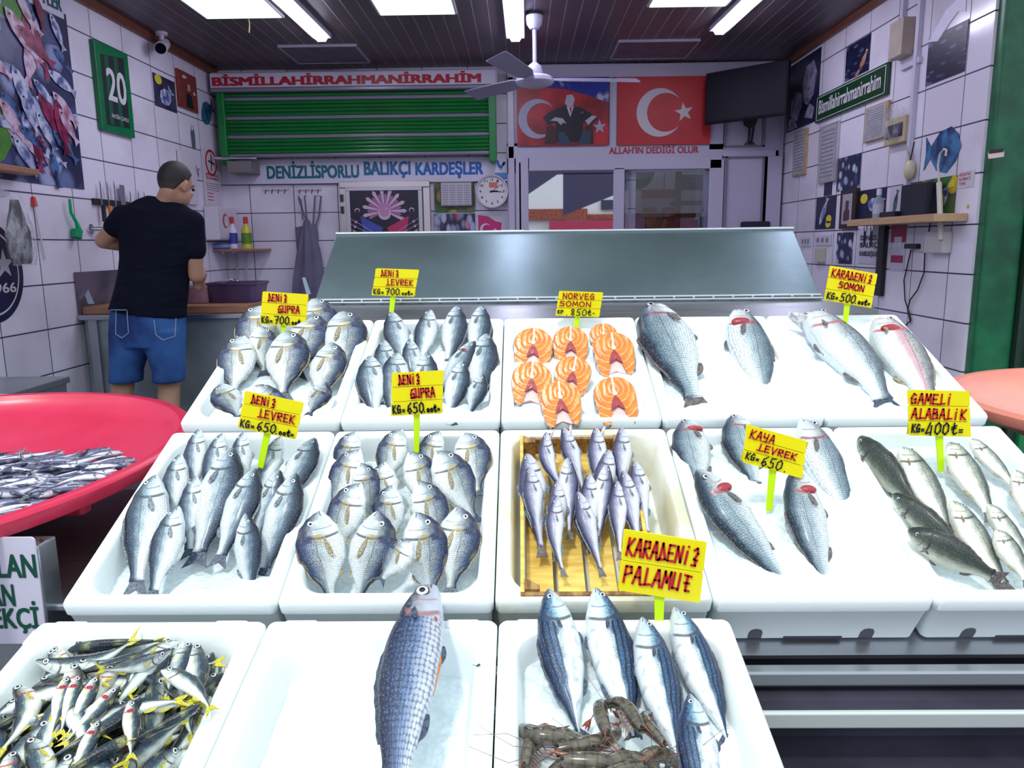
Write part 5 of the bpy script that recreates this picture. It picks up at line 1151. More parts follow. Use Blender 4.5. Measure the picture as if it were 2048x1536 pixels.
# ---------------------------------------------------------------- horse mackerel heap, front left crate
random.seed(4)
MKg = 'yellow-tailed horse mackerel heaped in the front left crate'
def mk(P, ang, flip, roll, L, lift, kind='mack', bend=0, lbl=None, grp=MKg, N=NB, U=UX, V=VB, name='horse_mackerel', pit=0):
    d = U*cos(radians(ang))+V*sin(radians(ang)); d = (d*cos(radians(pit))+N*sin(radians(pit)))
    put_fish(name, kind, P+N*lift, P+N*lift+d*L, N, flip, lbl or 'small horse mackerel with yellow tail, heaped in the front left crate', grp if not lbl else MKg, bend=bend, roll=roll, hi=False)
n_ = 0
for layer in range(3):
    for i in range(7):
        for j in range(9):
            x = .055+(i+.5+random.uniform(-.4, .4))*.042; y = .03+(j+.5+random.uniform(-.4, .4))*.052
            ang = random.choice((-110, -95, -80, -60, -120, 10, 25, -150, -35, 40)) if j > 4 else random.choice((-115, -100, -90, -75, -60, -130, 60, -45))
            ang += random.uniform(-15, 15); L = random.uniform(.145, .178)
            dx, dy = cos(radians(ang))*L/2, sin(radians(ang))*L/2
            cx = min(max(x, .045+abs(dx)), .355-abs(dx)); cy = min(max(y, .05+abs(dy)), .485-abs(dy)); rad = math.hypot((cx-.2)/.17, (cy-.24)/.25)
            lift = -.062+layer*.024+.020*max(0, 1-rad)*layer+random.uniform(-.005, .005)
            P = OB+UX*(cx-dx+.004)+VB*(cy-dy)
            flip = 'L' if random.random() < .5 else 'R'
            mk(P, ang, flip, random.choice((0, 8, -12, 20, 45, 60)) if layer < 2 else random.choice((0, -8, 10, 0, 30, 55)), L, lift, 'mackb' if random.random() < .22 and layer == 2 else 'mack', random.choice((0, -.4, .4, .8, -.8)), pit=random.uniform(-8, 8)); n_ += 1
# loose one poking over the rim
a_ = stand_pt(330, 1335, 'B', .022); b_ = stand_pt(438, 1420, 'B', .012)
put_fish('horse_mackerel', 'mack', a_, b_, NB, 'R', 'horse mackerel whose yellow tail pokes over the right rim of the front left crate', None, hi=False, bend=-.3)
a_ = stand_pt(402, 1412, 'B', .030); b_ = stand_pt(252, 1490, 'B', .018)
put_fish('horse_mackerel', 'mack', a_, b_, NB, 'R', 'dark-backed horse mackerel pointing its head at the yellow tail over the rim', None, hi=False, roll=55, bend=.5)
a_ = stand_pt(345, 1308, 'B', .028); b_ = stand_pt(190, 1352, 'B', .022)
put_fish('horse_mackerel', 'mack', a_, b_, NB, 'L', 'dark-backed horse mackerel lying crosswise on top of the upper heap', None, hi=False, roll=55, bend=.4)
for (u0, v0, u1, v1, fl, lb) in ((135, 1352, 100, 1482, 'R', 'first of three side by side with red gills at the heap left'), (158, 1350, 118, 1478, 'R', 'second of three side by side with red gills'), (196, 1352, 128, 1485, 'R', 'third of three side by side with red gills'),
                                 (262, 1400, 262, 1525, 'R', 'red gill, lying alone right of the three'), (240, 1372, 118, 1500, 'R', 'big head with red gill, crossing the three'), (200, 1440, 130, 1580, 'R', 'bloody gill, close to the lower left of the picture')):
    a_ = stand_pt(u0, v0, 'B', .034); b_ = stand_pt(u1, v1, 'B', .018)
    put_fish('horse_mackerel', 'mackb', a_, b_, NB, fl, 'horse mackerel, '+lb, None, hi=False, wound=1, roll=-8)

# ---------------------------------------------------------------- shrimp
shm = NT('shrimp_shell'); uv, u, v = shm.uv(); f = shm.noise(shm.obj(), 9, 3)
sc_ = shm.mix(shm.step(f, .3, .7), (.02, .017, .013), (.12, .10, .07)); bnd = shm.step(shm.math('ABSOLUTE', shm.sub(shm.math('FRACT', shm.mul(u, 9.0)), .5)), .34, .47); sc_ = shm.mix(shm.mul(bnd, .6), sc_, (.03, .02, .015)); sc_ = shm.mix(shm.step(u, .93, 1.0), sc_, (.30, .05, .02))
shrimp_m = shm.fin(sc_, .18, 0, Coat_Weight=.5); legm = M('shrimp_leg', (.28, .07, .03), .35, var=.4, sc_=60); feelm = M('shrimp_feeler', (.10, .03, .03), .4)
def shrimp(P, ang, L, lbl, curl=1.0, N=NB, side=1, grp='shrimp heaped in front of the bonito', lean=0):
    m = MB(); pts, rad, uvs = [], [], []; K = 26
    x = y = 0; th_ = 0; path = []
    for i in range(K+1):
        t = i/K; path.append(Vector((x, 0, y))); th_ = -curl*2.6*max(0, t-.30)*1.25; x += cos(th_)/K; y += sin(th_)/K
    rads = [max(.006, .112*sin(PI*min(1, .10+t*.95))**.6*(1-.45*t))*(1-.10*(1 if i % 4 == 0 and t > .35 else 0)) for i, t in enumerate([i/K for i in range(K+1)])]
    m.tube(path, rads, 12); n_r = 12
    me = m.build('shrimp', shrimp_m, smooth=True, local=True, mesh_only=True, autosmooth=False); ul = me.uv_layers.new(name='UVMap')
    for lp in me.loops: ul.data[lp.index].uv = ((lp.vertex_index//n_r)/K, 0)
    d = (UX*cos(radians(ang))+VB*sin(radians(ang))); zz = N.cross(d)*side; zz = (zz*cos(radians(lean))+N*sin(radians(lean))).normalized(); yy = zz.cross(d)
    o = bpy.data.objects.new('shrimp', me); col.objects.link(o); o.matrix_world = Matrix(((d.x*L, yy.x*L, zz.x*L, P.x), (d.y*L, yy.y*L, zz.y*L, P.y), (d.z*L, yy.z*L, zz.z*L, P.z), (0, 0, 0, 1)))
    tag(o, lbl, 'shrimp', grp)
    MB().tube([(.10, 0, .05), (0, 0, .055), (-.14, 0, .085)], [.022, .014, .002], 6).build('rostrum', legm, o, local=True)
    for s_ in (-1, 1):
        MB().ball((.02, s_*.045, .028), .020, 6).build('eye', eyek, o, smooth=True, local=True)
        MB().tube([(0, s_*.02, 0), (-.2, s_*.08, .06), (-.45, s_*.22, .02), (-.8, s_*.30, .16)], [.006, .004, .003, .002], 5).build('feeler', feelm, o, local=True)
    for i in range(5):
        t = .12+i*.055; MB().tube([(t, .02, -.06), (t-.03, .05, -.14), (t-.09, .03, -.20)], [.010, .007, .003], 5).build('leg', legm, o, local=True)
    for i in range(4):
        p = path[int(K*(.46+.10*i))]; q = path[int(K*(.46+.10*i))+1]-p; nn = Vector((q.z, 0, -q.x)).normalized(); MB().tube([p+nn*.05, p+nn*.11, p+nn*.13-q.normalized()*.03], [.018, .014, .004], 6, flat=.4).build('swimmeret', legm, o, local=True)
    e = path[-1]; dd = (path[-1]-path[-3]).normalized(); n2 = Vector((-dd.z, 0, dd.x))
    for k in (-1, 0, 1): MB().tube([e-dd*.01, e+dd*.07+n2*.03*k, e+dd*.13+n2*.06*k], [.012, .026, .006], 6, flat=.35).build('tail_fan', M('tail_red', (.26, .05, .025), .3, var=.4, sc_=50), o, local=True)
    return o
sh = [(1150, 1480, 172, .125, 1.25, 1, .0, 'pale, curled at the left with its tail up, uppermost of the heap', 35), (1110, 1500, 10, .13, .7, -1, .0, 'dark, at the left lying along the crate', 30),
      (1120, 1520, -5, .135, 1.1, 1, .022, 'large, arched across the lower left of the heap', 60), (1215, 1470, 100, .10, .8, 1, .01, 'standing head up behind the second bonito tail', 50),
      (1285, 1462, 110, .11, .9, -1, .01, 'with raised red head beside the third bonito', 40), (1240, 1505, -60, .12, 1.1, -1, .02, 'curled in the middle of the heap', 50),
      (1180, 1540, 20, .12, .8, 1, .02, 'low in the middle, cut by the picture edge', 20), (1290, 1530, 200, .12, .9, -1, .03, 'at the right end below the third bonito', 50),
      (1050, 1535, 80, .10, .6, 1, -.01, 'dark red, at the far lower left corner of the heap', 20), (1330, 1490, 120, .09, .8, 1, .0, 'small, squeezed between two bonito tails', 30),
      (1190, 1500, 150, .12, .9, -1, .0, 'buried in the middle of the heap', 40), (1250, 1540, 30, .12, 1, 1, .0, 'lowest in the middle right, mostly below the others', 40), (1090, 1560, 40, .12, .9, 1, .0, 'below the arched one, cut by the picture edge', 40)]
for u_, v_, an_, L_, cu, sd, lf, lb, ln_ in sh: shrimp(stand_pt(u_, v_, 'B', lf-.004), an_, L_*1.12, 'brown shrimp '+lb, cu, side=sd, lean=ln_)
# ================================================================== PRICE CARDS
cy = NT('card_yellow'); cy.bump(cy.noise(cy.obj(), 60, 2), .05, .002); card_y = cy.fin((.92, .80, .0), .32); stake_m = M('stake_lime', (.60, .90, .0), .35)
cred = M('marker_red', (.50, .0, .01), .5); cblk = M('marker_black', (.005, .012, .02), .5); crs = M('card_crease', (.55, .50, .0), .5)
def card(quad, base, row, lbl, rows, h=-.02, dy=.0, thick=1.0):
    """quad: TL TR BR BL pixels; base: pixel where the stake enters the ice"""
    B = stand_pt(base[0], base[1], row, h); y = B.y-dy
    TL, TR, BR, BL = [at_y(u, v, y) for u, v in quad]
    c = (TL+TR+BR+BL)/4; X = ((TR-TL)+(BR-BL)).normalized(); Yv = ((TL-BL)+(TR-BR)); Yv = (Yv-X*Yv.dot(X)).normalized(); N = X.cross(Yv)
    wd = ((TR-TL).length+(BR-BL).length)/2; ht = ((TL-BL).length+(TR-BR).length)/2
    sh = ((TL-BL)+(TR-BR)).dot(X)/2
    r = bpy.data.objects.new('price_card', None); col.objects.link(r); tag(r, lbl, 'price card', 'yellow handwritten price cards')
    r.matrix_world = Matrix(((X.x, Yv.x, N.x, c.x), (X.y, Yv.y, N.y, c.y), (X.z, Yv.z, N.z, c.z), (0, 0, 0, 1)))
    bpy.context.view_layer.update()
    n = len(rows); rh = ht/n
    strips = []
    for i, _ in enumerate(rows):
        yb = ht/2-(i+1)*rh; m = MB()
        m.prism([(x+sh*(y_/ht), y_) for x, y_ in rrect(wd-.0004, rh-.0012, .003, 3, 0, yb+rh/2)], (0, 0, -.0015-.0006*i), (1, 0, 0), (0, 1, 0), (0, 0, 1), .003+.0003*i)
        strips.append(m.build('card_strip', card_y, r, local=True))
    m = MB(); m.box((-wd/2+.004, -ht/2+.003, -.004), (wd/2-.004, ht/2-.003, -.0018)); m.build('card_back', crs, r, local=True)
    for strip, (s, x0, x1, y0, y1, cl) in [(strips[i], e_) for i, rw in enumerate(rows) for e_ in rw]:
        handwrite('lettering', s, -wd/2+wd*x0+sh*((y0+y1)/2-.5), -ht/2+ht*y0, wd*(x1-x0), ht*(y1-y0), ht*.034*thick*(1.10 if cl == 'r' else 1.0), cred if cl == 'r' else cblk, strip, z=.0035)
    inv = r.matrix_world.inverted(); b = inv @ B; t = Vector((sh*-.4+(b.x-sh*-.5)*.12, -ht/2+.004, -.003)); m = MB()
    dd = (b-t).normalized(); px = Vector((dd.y, -dd.x, 0)).normalized()*wd*.062; 
    m.loft([[t-px, t+px, t+px+Vector((0, 0, -.003)), t-px+Vector((0, 0, -.003))], [b-px*.8, b+px*.8, b+px*.8+Vector((0, 0, -.003)), b-px*.8+Vector((0, 0, -.003))]])
    m.build('stake', stake_m, r, local=True, bevel=.0008); return r
def rows_expand(rows):
    for rw in rows:
        for e_ in rw: yield e_
KG = lambda s: [('KQ=', .04, .30, .06, .25, 'k'), (s, .32, .66, .05, .29, 'k'), ('.oot=', .63, .97, .06, .22, 'k')]
dg = lambda: [[('DENIZ', .14, .56, .72, .94, 'r')], [('GUPRA', .38, .86, .40, .62, 'r')]]
dl = lambda: [[('DENIZ', .14, .56, .72, .94, 'r')], [('JEVREK', .30, .94, .40, .62, 'r')]]
card([(525, 583), (618, 588), (610, 655), (520, 648)], (568, 672), 'A', 'yellow price card reading DENIZ GUPRA KG=700 above the back-row sea bream', dg()+[KG('700')], h=.0)
card([(753, 537), (838, 539), (829, 594), (742, 590)], (781, 640), 'A', 'yellow price card reading DENIZ LEVREK KG=700 standing highest, before the steel lid', dl()+[KG('700')], h=-.01)
card([(1119, 582), (1206, 584), (1199, 635), (1110, 631)], (1152, 662), 'A', 'yellow price card reading NORVEG SOMON 850 behind the salmon steaks', [[('NORVEQ', .10, .84, .70, .92, 'r')], [('SOMON', .05, .80, .40, .60, 'r')], [('KP', .04, .18, .10, .24, 'k'), ('.850', .2, .72, .04, .30, 'k'), ('t-', .72, .92, .06, .30, 'k')]], h=-.02)
card([(1660, 531), (1755, 547), (1742, 617), (1648, 600)], (1690, 652), 'A', 'yellow price card reading KARA DENIZ SOMON KG=500 above the spotted salmon', [[('KARADENIZ', .06, .92, .70, .92, 'r')], [('SOMON', .24, .80, .42, .60, 'r')], KG('500')], h=-.01)
card([(492, 782), (607, 804), (593, 880), (474, 855)], (520, 936), 'A', 'yellow price card reading DENIZ LEVREK KG=650 tilted over the left bass crate', dl()+[KG('650')], h=.01)
card([(784, 746), (887, 740), (885, 827), (781, 832)], (833, 905), 'A', 'yellow price card reading DENIZ GUPRA KG=650 above the middle-row sea bream', dg()+[KG('650')], h=.01)
card([(1494, 847), (1611, 884), (1607, 955), (1484, 925)], (1538, 1022), 'A', 'yellow price card reading KAYA LEVREK KG=650 among the big fish', [[('KAYA', .08, .50, .68, .90, 'r')], [('JEVREK', .22, .88, .42, .60, 'r')], [('KQ=', .04, .28, .12, .30, 'k'), ('650.', .3, .78, .05, .32, 'k')]], h=.0)
card([(1815, 779), (1937, 783), (1943, 873), (1817, 871)], (1883, 944), 'A', 'yellow price card reading CAMELI ALABALIK KG=400 above the trout', [[('QAMELI', .05, .74, .70, .92, 'r')], [('ALABALIK', .05, .95, .38, .60, 'r')], [('KQ=', .04, .26, .08, .26, 'k'), ('400', .28, .66, .05, .30, 'k'), ('t=', .68, .90, .06, .30, 'k')]], h=-.02)
card([(1248, 1058), (1413, 1083), (1400, 1206), (1236, 1180)], (1318, 1275), 'B', 'largest yellow card reading KARADENIZ PALAMUT, above the striped bonito', [[('KARADENIZ', .06, .94, .60, .88, 'r')], [('PALAMUT', .05, .88, .16, .44, 'r')]], h=-.03, thick=1.0)
# ================================================================== BOWLS AND THINGS AT THE LEFT
def bowl(c, rx, ry, zr, mat, lbl, depth=.17):
    rot = [(1.0, 0), (1.0, .022), (.985, .030), (.955, .028), (.945, .015), (.93, -.004), (.86, -.030), (.68, -.072), (.48, -.100), (.3, -.108), (.0005, -.11)]
    inn = [Vector((0, 0, 0))]; m = MB(); n = 72; rings = []
    outp = [(.30, -.118), (.50, -.110), (.70, -.080), (.86, -.038), (.93, -.012), (.955, -.002), (.975, -.006), (.995, -.006)]
    for k, z in outp+rot:
        rings.append([Vector((c[0]+rx*k*cos(2*PI*j/n), c[1]+ry*k*sin(2*PI*j/n), zr+z)) for j in range(n)])
    m.loft(rings); o = m.build('serving_bowl', mat, smooth=True); tag(o, lbl, 'bowl'); return o
def plast(name, c, c2):
    n = NT(name); f = n.noise(n.obj(), 8, 4); n.bump(f, .1, .01); return n.fin(n.mix(f, c, c2), .32, 0, Subsurface_Weight=.1, Subsurface_Radius=(.05, .01, .01), Subsurface_Scale=.2)
bc = (-1.64, 1.80); brx, bry, bzr = .745, .90, .75
bw_ = bowl(bc, brx, bry, bzr, plast('bowl_red_plastic', (.52, .012, .05), (.66, .03, .10)), 'wide crimson plastic basin of anchovies beside the left crates')
lp_ = at_z(150, 1016, bzr-.02); MB().box((lp_.x-.022, lp_.y-.01, bzr-.036), (lp_.x+.022, lp_.y+.03, bzr-.008)).build('handle_lug', plast('bowl_red_lug', (.55, .02, .06), (.6, .03, .08)), bw_, bevel=.008)
bowl((1.88, 2.12), .62, .62, .80, plast('bowl_pink_plastic', (.66, .20, .15), (.72, .27, .20)), 'salmon-pink plastic basin beyond the right end of the crates')
MB_ = MB
# stand for the right bowl, unseen mostly
r = root('bowl_stand', (1.9, 2.1, 0), 'steel trestle under the salmon-pink basin', 'stand')
for x in (1.5, 2.2):
    for y in (1.8, 2.4): MB().box((x, y, 0), (x+.03, y+.03, .60)).build('leg', steel, r)
MB().box((1.45, 1.75, .585), (2.25, 2.45, .60)).build('trestle_top', steel, r)
# anchovy pile
an_l = 'small silver anchovy piled in the crimson basin'
random.seed(11)
base = MB(); rings = []
def bowl_z(r_):
    return bzr+lerp_tab([(0, -.11), (.3, -.108), (.48, -.10), (.68, -.072), (.86, -.03), (.93, -.004)], r_)
PC = (-1.55, 1.80)
def pile_z(x, y):
    q = math.hypot((x-PC[0])/.53, (y-PC[1])/.43); return bowl_z(math.hypot((x-bc[0])/brx, (y-bc[1])/bry))+.004+.045*max(0, 1-q**2.5)
for k in (1.0, .85, .6, .3, .01): rings.append([Vector((PC[0]+.52*k*cos(2*PI*j/40), PC[1]+.42*k*sin(2*PI*j/40), pile_z(PC[0]+.52*k*cos(2*PI*j/40), PC[1]+.42*k*sin(2*PI*j/40))-.004)) for j in range(40)])
base.loft(rings, cap=False); o = base.build('anchovy_mass', M('anchovy_bed', (.05, .05, .10), .35, .3, var=.6, sc_=40, bump=.6, bsc=70), smooth=True); tag(o, 'dark mass of more anchovies under the visible ones in the crimson basin', 'anchovy', None, 'stuff')
for i in range(400):
    x = random.uniform(-1.66, -1.03); y = random.uniform(1.42, 2.22); q = math.hypot((x-PC[0])/.52, (y-PC[1])/.42)
    if q > 1.0: continue
    a_ = random.gauss(25, 28)+(180 if random.random() < .5 else 0); L = random.uniform(.11, .14); d = Vector((cos(radians(a_)), sin(radians(a_)), random.uniform(-.10, .10))); P = Vector((x, y, pile_z(x, y)+.004+random.uniform(0, .018)))-d*L/2
    put_fish('anchovy', 'anch', P, P+d*L, Vector((random.uniform(-.3, .3), -.25, 1)).normalized(), random.choice('LR'), an_l, 'anchovies in the crimson basin', roll=random.choice((0, 10, 30, 50)), bend=random.uniform(-.9, .9).__round__(0)*.6, hi=False, cat='anchovy')
P = at_z(34, 914, .70); put_fish('anchovy', 'anch', P+Vector((.02, -.02, -.07)), P+Vector((.01, 0, .025)), Vector((0, -1, .3)).normalized(), 'L', 'anchovy whose tail sticks straight up at the back of the crimson basin', None, hi=False, cat='anchovy')
# cabinet below the basin with the sign
r = root('steel_cabinet', (-1.3, 1.7, 0), 'dark stainless cabinet carrying the crimson basin', 'cabinet')
MB().box((-2.1, 1.40, 0), (-.93, 2.1, .585)).build('body', steel, r, bevel=.006)
MB().box((-.985, 1.375, 0), (-.925, 1.435, .725)).build('corner_post', steel, r, bevel=.004)
MB().box((-2.1, 1.39, .585), (-.89, 2.12, .60)).build('cabinet_top', steel, r, bevel=.004)
# crossed braces between cabinet and crates
for z0, z1, mt in ((.62, .70, steel),): 
    MB().box((-.89, 1.45, z0-.02), (-.86, 2.1, z0+.02)).build('side_rail', mt, r)
o = MB().box((-.93, 1.9, .45), (-.865, 2.55, .52)).build('cardboard_sheet', M('cardboard', (.40, .30, .18), .8, var=.2)); tag(o, 'brown cardboard edge between the crimson basin and the left crates', 'cardboard')
sa, sb = at_y(62, 1074, 1.37), at_y(103, 1286, 1.37); sx1 = (sa.x+sb.x)/2
sg = MB(); z1_, z0_ = sa.z, sb.z
sg.prism(rrect(.66, z1_-z0_, .008, 3, sx1-.33, (z0_+z1_)/2), (0, 1.372, 0), (1, 0, 0), (0, 0, 1), (0, -1, 0), .004); sgo = sg.build('wall_sign', signw)
tag(sgo, 'white sign with dark green letters LAN, N and EKCI on the cabinet below the basin', 'sign')
gtx = M('letters_dark_green', (.0, .07, .04), .4)
for s_, (u0, v0, u1, v1) in (('KIZARTILAN', (None, 1155, 70, 1108)), ('ALINAN', (None, 1212, 27, 1168)), ('GEREKÇİ', (None, 1256, 76, 1208))):
    nch = {'KIZARTILAN': 10, 'ALINAN': 6, 'GEREKÇİ': 7}[s_]
    vis = {'KIZARTILAN': 'ALAN', 'ALINAN': 'AN', 'GEREKÇİ': 'EKÇİ'}[s_]
    b_ = at_y(u1, v1, 1.368); a_ = at_y(u1, v0, 1.368); ht_ = b_.z-a_.z; wd_ = ht_*.56*len(vis)+(0 if vis != 'EKÇİ' else -.02); ht2 = ht_*(1.0 if vis != 'EKÇİ' else 1.35)
    text('lettering', vis, (b_.x-wd_, 1.368, a_.z-(ht2-ht_)*.6), (1, 0, 0), (0, 0, 1), wd_, ht2, gtx, sgo, bold=.03)
P = at_y(84, 1080, 1.368); MB().cyl(P, P-Vector((0, .003, 0)), .004).build('screw', M('screw_dark', (.02, .02, .03), .4), sgo)
# steel table at the far left
r = root('steel_table', (-2.2, 3.3, 0), 'stainless work table against the left wall behind the basin', 'table')
ta = at_y(140, 752, 3.45); TZ = ta.z
MB().box((XL+.02, 3.02, TZ-.03), (ta.x, 3.45, TZ)).build('table_top', steel, r, bevel=.004)
MB().box((XL+.02, 3.04, TZ-.13), (ta.x-.01, 3.06, TZ-.03)).build('apron', steel, r)
MB().box((ta.x-.03, 3.06, TZ-.13), (ta.x-.01, 3.43, TZ-.03)).build('apron', steel, r)
for x in (XL+.05, ta.x-.055):
    for y in (3.06, 3.40): MB().box((x, y, 0), (x+.04, y+.04, TZ-.03)).build('leg', M('leg_pale', (.5, .5, .56), .4, .4), r)

# ================================================================== SINK COUNTER
CYF = 4.46; cz = .905; cx1 = at_y(650, 617, CYF).x+.25
brd = M('counter_steel', (.30, .36, .38), .38, .5, var=.25, sc_=3, bump=.03)
r = root('sink_counter', (-1.7, 4.8, 0), 'long stainless sink counter along which the shopkeeper stands', 'counter')
MB().box((XL+.03, CYF+.03, .06), (cx1, 5.2, cz-.03)).build('front_panel', brd, r)
MB().box((XL+.01, CYF, cz-.03), (cx1, 5.25, cz)).build('counter_top', steel, r, bevel=.005)
MB().box((XL+.06, CYF+.01, .0), (XL+.11, CYF+.05, cz-.03)).build('leg_strip', steel, r)
MB().box((XL+.003, CYF+.02, cz), (XL+.02, 5.6, at_x(128, 546, XL+.01).z)).build('splash_panel', M('splash_dark', (.16, .13, .17), .35, .6, var=.4, sc_=6), r)
P = at_y(470, 600, 5.15)
r2 = root('tap', P, 'chrome tap arching over the purple basin at the back of the counter', 'tap'); 
m = MB(); m.tube([(P.x-.07, 5.15, cz), (P.x-.07, 5.15, cz+.12), (P.x-.045, 5.14, cz+.155), (P.x, 5.12, cz+.17), (P.x+.045, 5.10, cz+.155), (P.x+.055, 5.10, cz+.135)], .011, 10); m.build('spout', M('chrome', (.7, .7, .75), .12, 1.0), r2, smooth=True)
MB().cyl((P.x-.07, 5.15, cz), (P.x-.07, 5.15, cz+.03), .022).build('tap_base', M('chrome', (.7, .7, .75), .12, 1.0), r2)
# cutting boards
cb = NT('board_wood'); f = cb.noise(cb.scale(cb.obj(), (2, 12, 12)), 5, 4); cb = cb.fin(cb.mix(f, (.24, .10, .06), (.44, .22, .13)), .45)
a_, b_ = at_y(172, 600, 4.6), at_y(500, 600, 4.6); o = MB().box((a_.x, 4.50, cz+.001), (b_.x, 5.0, cz+.045)).build('cutting_board', cb, bevel=.005); tag(o, 'thick brown wooden cutting board under the shopkeeper\'s hands', 'cutting board')
a2, b2 = at_y(503, 600, 4.9), at_y(640, 600, 4.9); o = MB().box((a2.x, 4.85, cz+.001), (b2.x, 5.15, cz+.04)).build('cutting_board', cb, bevel=.005); tag(o, 'second brown board at the right end of the counter, behind the price card', 'cutting board')
def blade_(p, q, lbl, mat, w_=.018):
    m = MB(); d = (q-p).normalized(); x = Vector((1, 0, 0)); m.loft([[p-x*w_, p+x*w_, p+x*w_+Vector((0, .004, 0)), p-x*w_+Vector((0, .004, 0))], [q-x*w_*.9, q+x*w_*.6, q+x*w_*.6+Vector((0, .004, 0)), q-x*w_*.9+Vector((0, .004, 0))]]); o = m.build('scraper', mat); tag(o, lbl, 'scraper')
lb_ = M('light_blue_steel', (.38, .48, .58), .35, .4)
blade_(at_y(182, 606, 4.49)+Vector((0, 0, -.005)), at_y(169, 572, 4.60), 'pale blue scraper blade leaning at the left end of the cutting board', lb_)
blade_(at_y(617, 585, 4.84)+Vector((0, 0, -.01)), at_y(608, 555, 4.90), 'pale blue blade standing before the hanging apron', lb_, .014)
def tub(u0, v0, u1, v1, y, mat, lbl, name='plastic_tub', holes=True):
    a_, b_ = at_y(u0, v1, y), at_y(u1, v0, y); w_ = b_.x-a_.x; h_ = b_.z-(cz+.045); c_ = Vector(((a_.x+b_.x)/2, y+.15, cz+.047)); m = MB()
    def rg(k, z): return [c_+Vector((x, y_, z)) for x, y_ in rrect(w_*k, .30*k, .04, 4)]
    m.loft([rg(.84, 0), rg(.95, h_*.85), rg(1.0, h_*.88), rg(1.0, h_), rg(.93, h_), rg(.90, h_*.8), rg(.80, .01)]); o = m.build(name, mat, smooth=True); tag(o, lbl, 'tub'); return o
pu = M('purple_plastic', (.08, .05, .13), .35, var=.2); pk2 = M('mauve_plastic', (.42, .22, .30), .4, var=.25)
t1 = tub(405, 566, 510, 602, 4.70, pu, 'dark purple plastic basin on the cutting board under the tap')
t2 = tub(352, 572, 412, 602, 4.68, pk2, 'mauve plastic basket beside the purple basin, close to the shopkeeper')
o = MB().ball(at_y(388, 572, 4.8), (.10, .09, .055), 12).build('plastic_bag', M('bag_clear', (.66, .58, .68), .2, bump=1.0, bsc=22, Transmission_Weight=.3), smooth=True); tag(o, 'clear crumpled plastic bag lying in the mauve basket', 'bag')

# ================================================================== WALL ITEMS, LEFT
def wx(quad, X, side):
    """pixel quad on a side wall -> y0, y1, z0, z1"""
    P = [at_x(u, v, X) for u, v in quad]; ys = sorted(p.y for p in P); zs = sorted(p.z for p in P)
    return (ys[0]+ys[1])/2, (ys[2]+ys[3])/2, (zs[0]+zs[1])/2, (zs[2]+zs[3])/2
def wpanel(name, quad, side, mat, lbl, cat, t=.008, off=0.0, group=None, bevel=0):
    s_ = 1 if side == 'L' else -1; X = (XL if side == 'L' else XR)+s_*(.001+off); y0, y1, z0, z1 = wx(quad, X+s_*t, side)
    o = MB().box((min(X, X+s_*t), y0, z0), (max(X, X+s_*t), y1, z1)).build(name, mat, bevel=bevel)
    if lbl: tag(o, lbl, cat, group)
    return o, (X+s_*t, y0, y1, z0, z1)
def wchild(nm, par, info, polys, mat, lift=.0006, side='L'):
    """polys in panel fractions; x runs to the viewer's right"""
    X, y0, y1, z0, z1 = info; m = MB(); W_, H_ = y1-y0, z1-z0
    if side == 'L': O = (X+lift, y0, z0); Xd = (0, 1, 0); Nn = (1, 0, 0)
    else: O = (X-lift, y1, z0); Xd = (0, -1, 0); Nn = (-1, 0, 0)
    for p_ in polys: m.prism([(a*W_, b*H_) for a, b in p_], O, Xd, (0, 0, 1), Nn, .0008)
    return m.build(nm, mat, par)
def wtext(nm, par, info, s, x0, x1, y0, y1, mat, side, bold=.03, lift=.0015):
    X, ya, yb, z0, z1 = info; W_, H_ = yb-ya, z1-z0
    if side == 'L': O = Vector((X+lift, ya+W_*x0, z0+H_*y0)); Xd = (0, 1, 0)
    else: O = Vector((X-lift, yb-W_*x0, z0+H_*y0)); Xd = (0, -1, 0)
    return text(nm, s, O, Xd, (0, 0, 1), W_*(x1-x0), H_*(y1-y0), mat, par, bold=bold)
fl = lambda cx, cy, L, W_, a: [(cx+L*x*cos(a)-W_*y*sin(a), cy+L*x*sin(a)+W_*y*cos(a)) for x, y in ((-.5, 0), (-.38, .55), (-.15, .95), (.12, .8), (.33, .25), (.5, .7), (.47, 0), (.5, -.7), (.33, -.25), (.1, -.75), (-.2, -.85), (-.4, -.5))]
pt, pi = wpanel('fish_poster', [(-160, -130), (137, 40), (166, 384), (-160, 330)], 'L', pic('print_ice', [(0, (.02, .02, .07)), (.4, (.07, .08, .22)), (.7, (.26, .32, .58)), (1, (.6, .65, .85))], 4, (1, 1, 1), (.3, .75), .4, 7), 'large colour poster of assorted fish, ice and greens on the left wall', 'poster', .004)
n = NT('print_green'); gr_ = n.fin(n.mix(n.noise(n.obj(), 14, 4), (.01, .10, .01), (.12, .36, .04)), .4)
random.seed(21)
pn = lambda nm, a, b, sc__: (lambda n_: n_.fin(n_.mix(n_.step(n_.noise(n_.obj(), sc__, 5), .35, .62), a, b), .35))(NT(nm))
ppink = pn('print_pink_fish', (.36, .12, .20), (.66, .54, .70), 16); psil = pn('print_silver_fish', (.07, .10, .30), (.60, .64, .82), 18); pdark = pn('print_navy_fish', (.006, .008, .05), (.08, .18, .42), 14); pmar = pn('print_maroon', (.10, .004, .03), (.34, .03, .12), 18); pora = pn('print_orange', (.25, .09, .03), (.50, .28, .20), 14)
for k_, pl_ in enumerate(([(.0, .0), (.0, .42), (.22, .50), (.50, .38), (.52, .26), (.40, .10), (.2, .0)], [(.44, .85), (.50, .97), (.68, .98), (.72, .88), (.6, .82)])): wchild('greens', pt, pi, [pl_], gr_, .0006+.0003*k_)
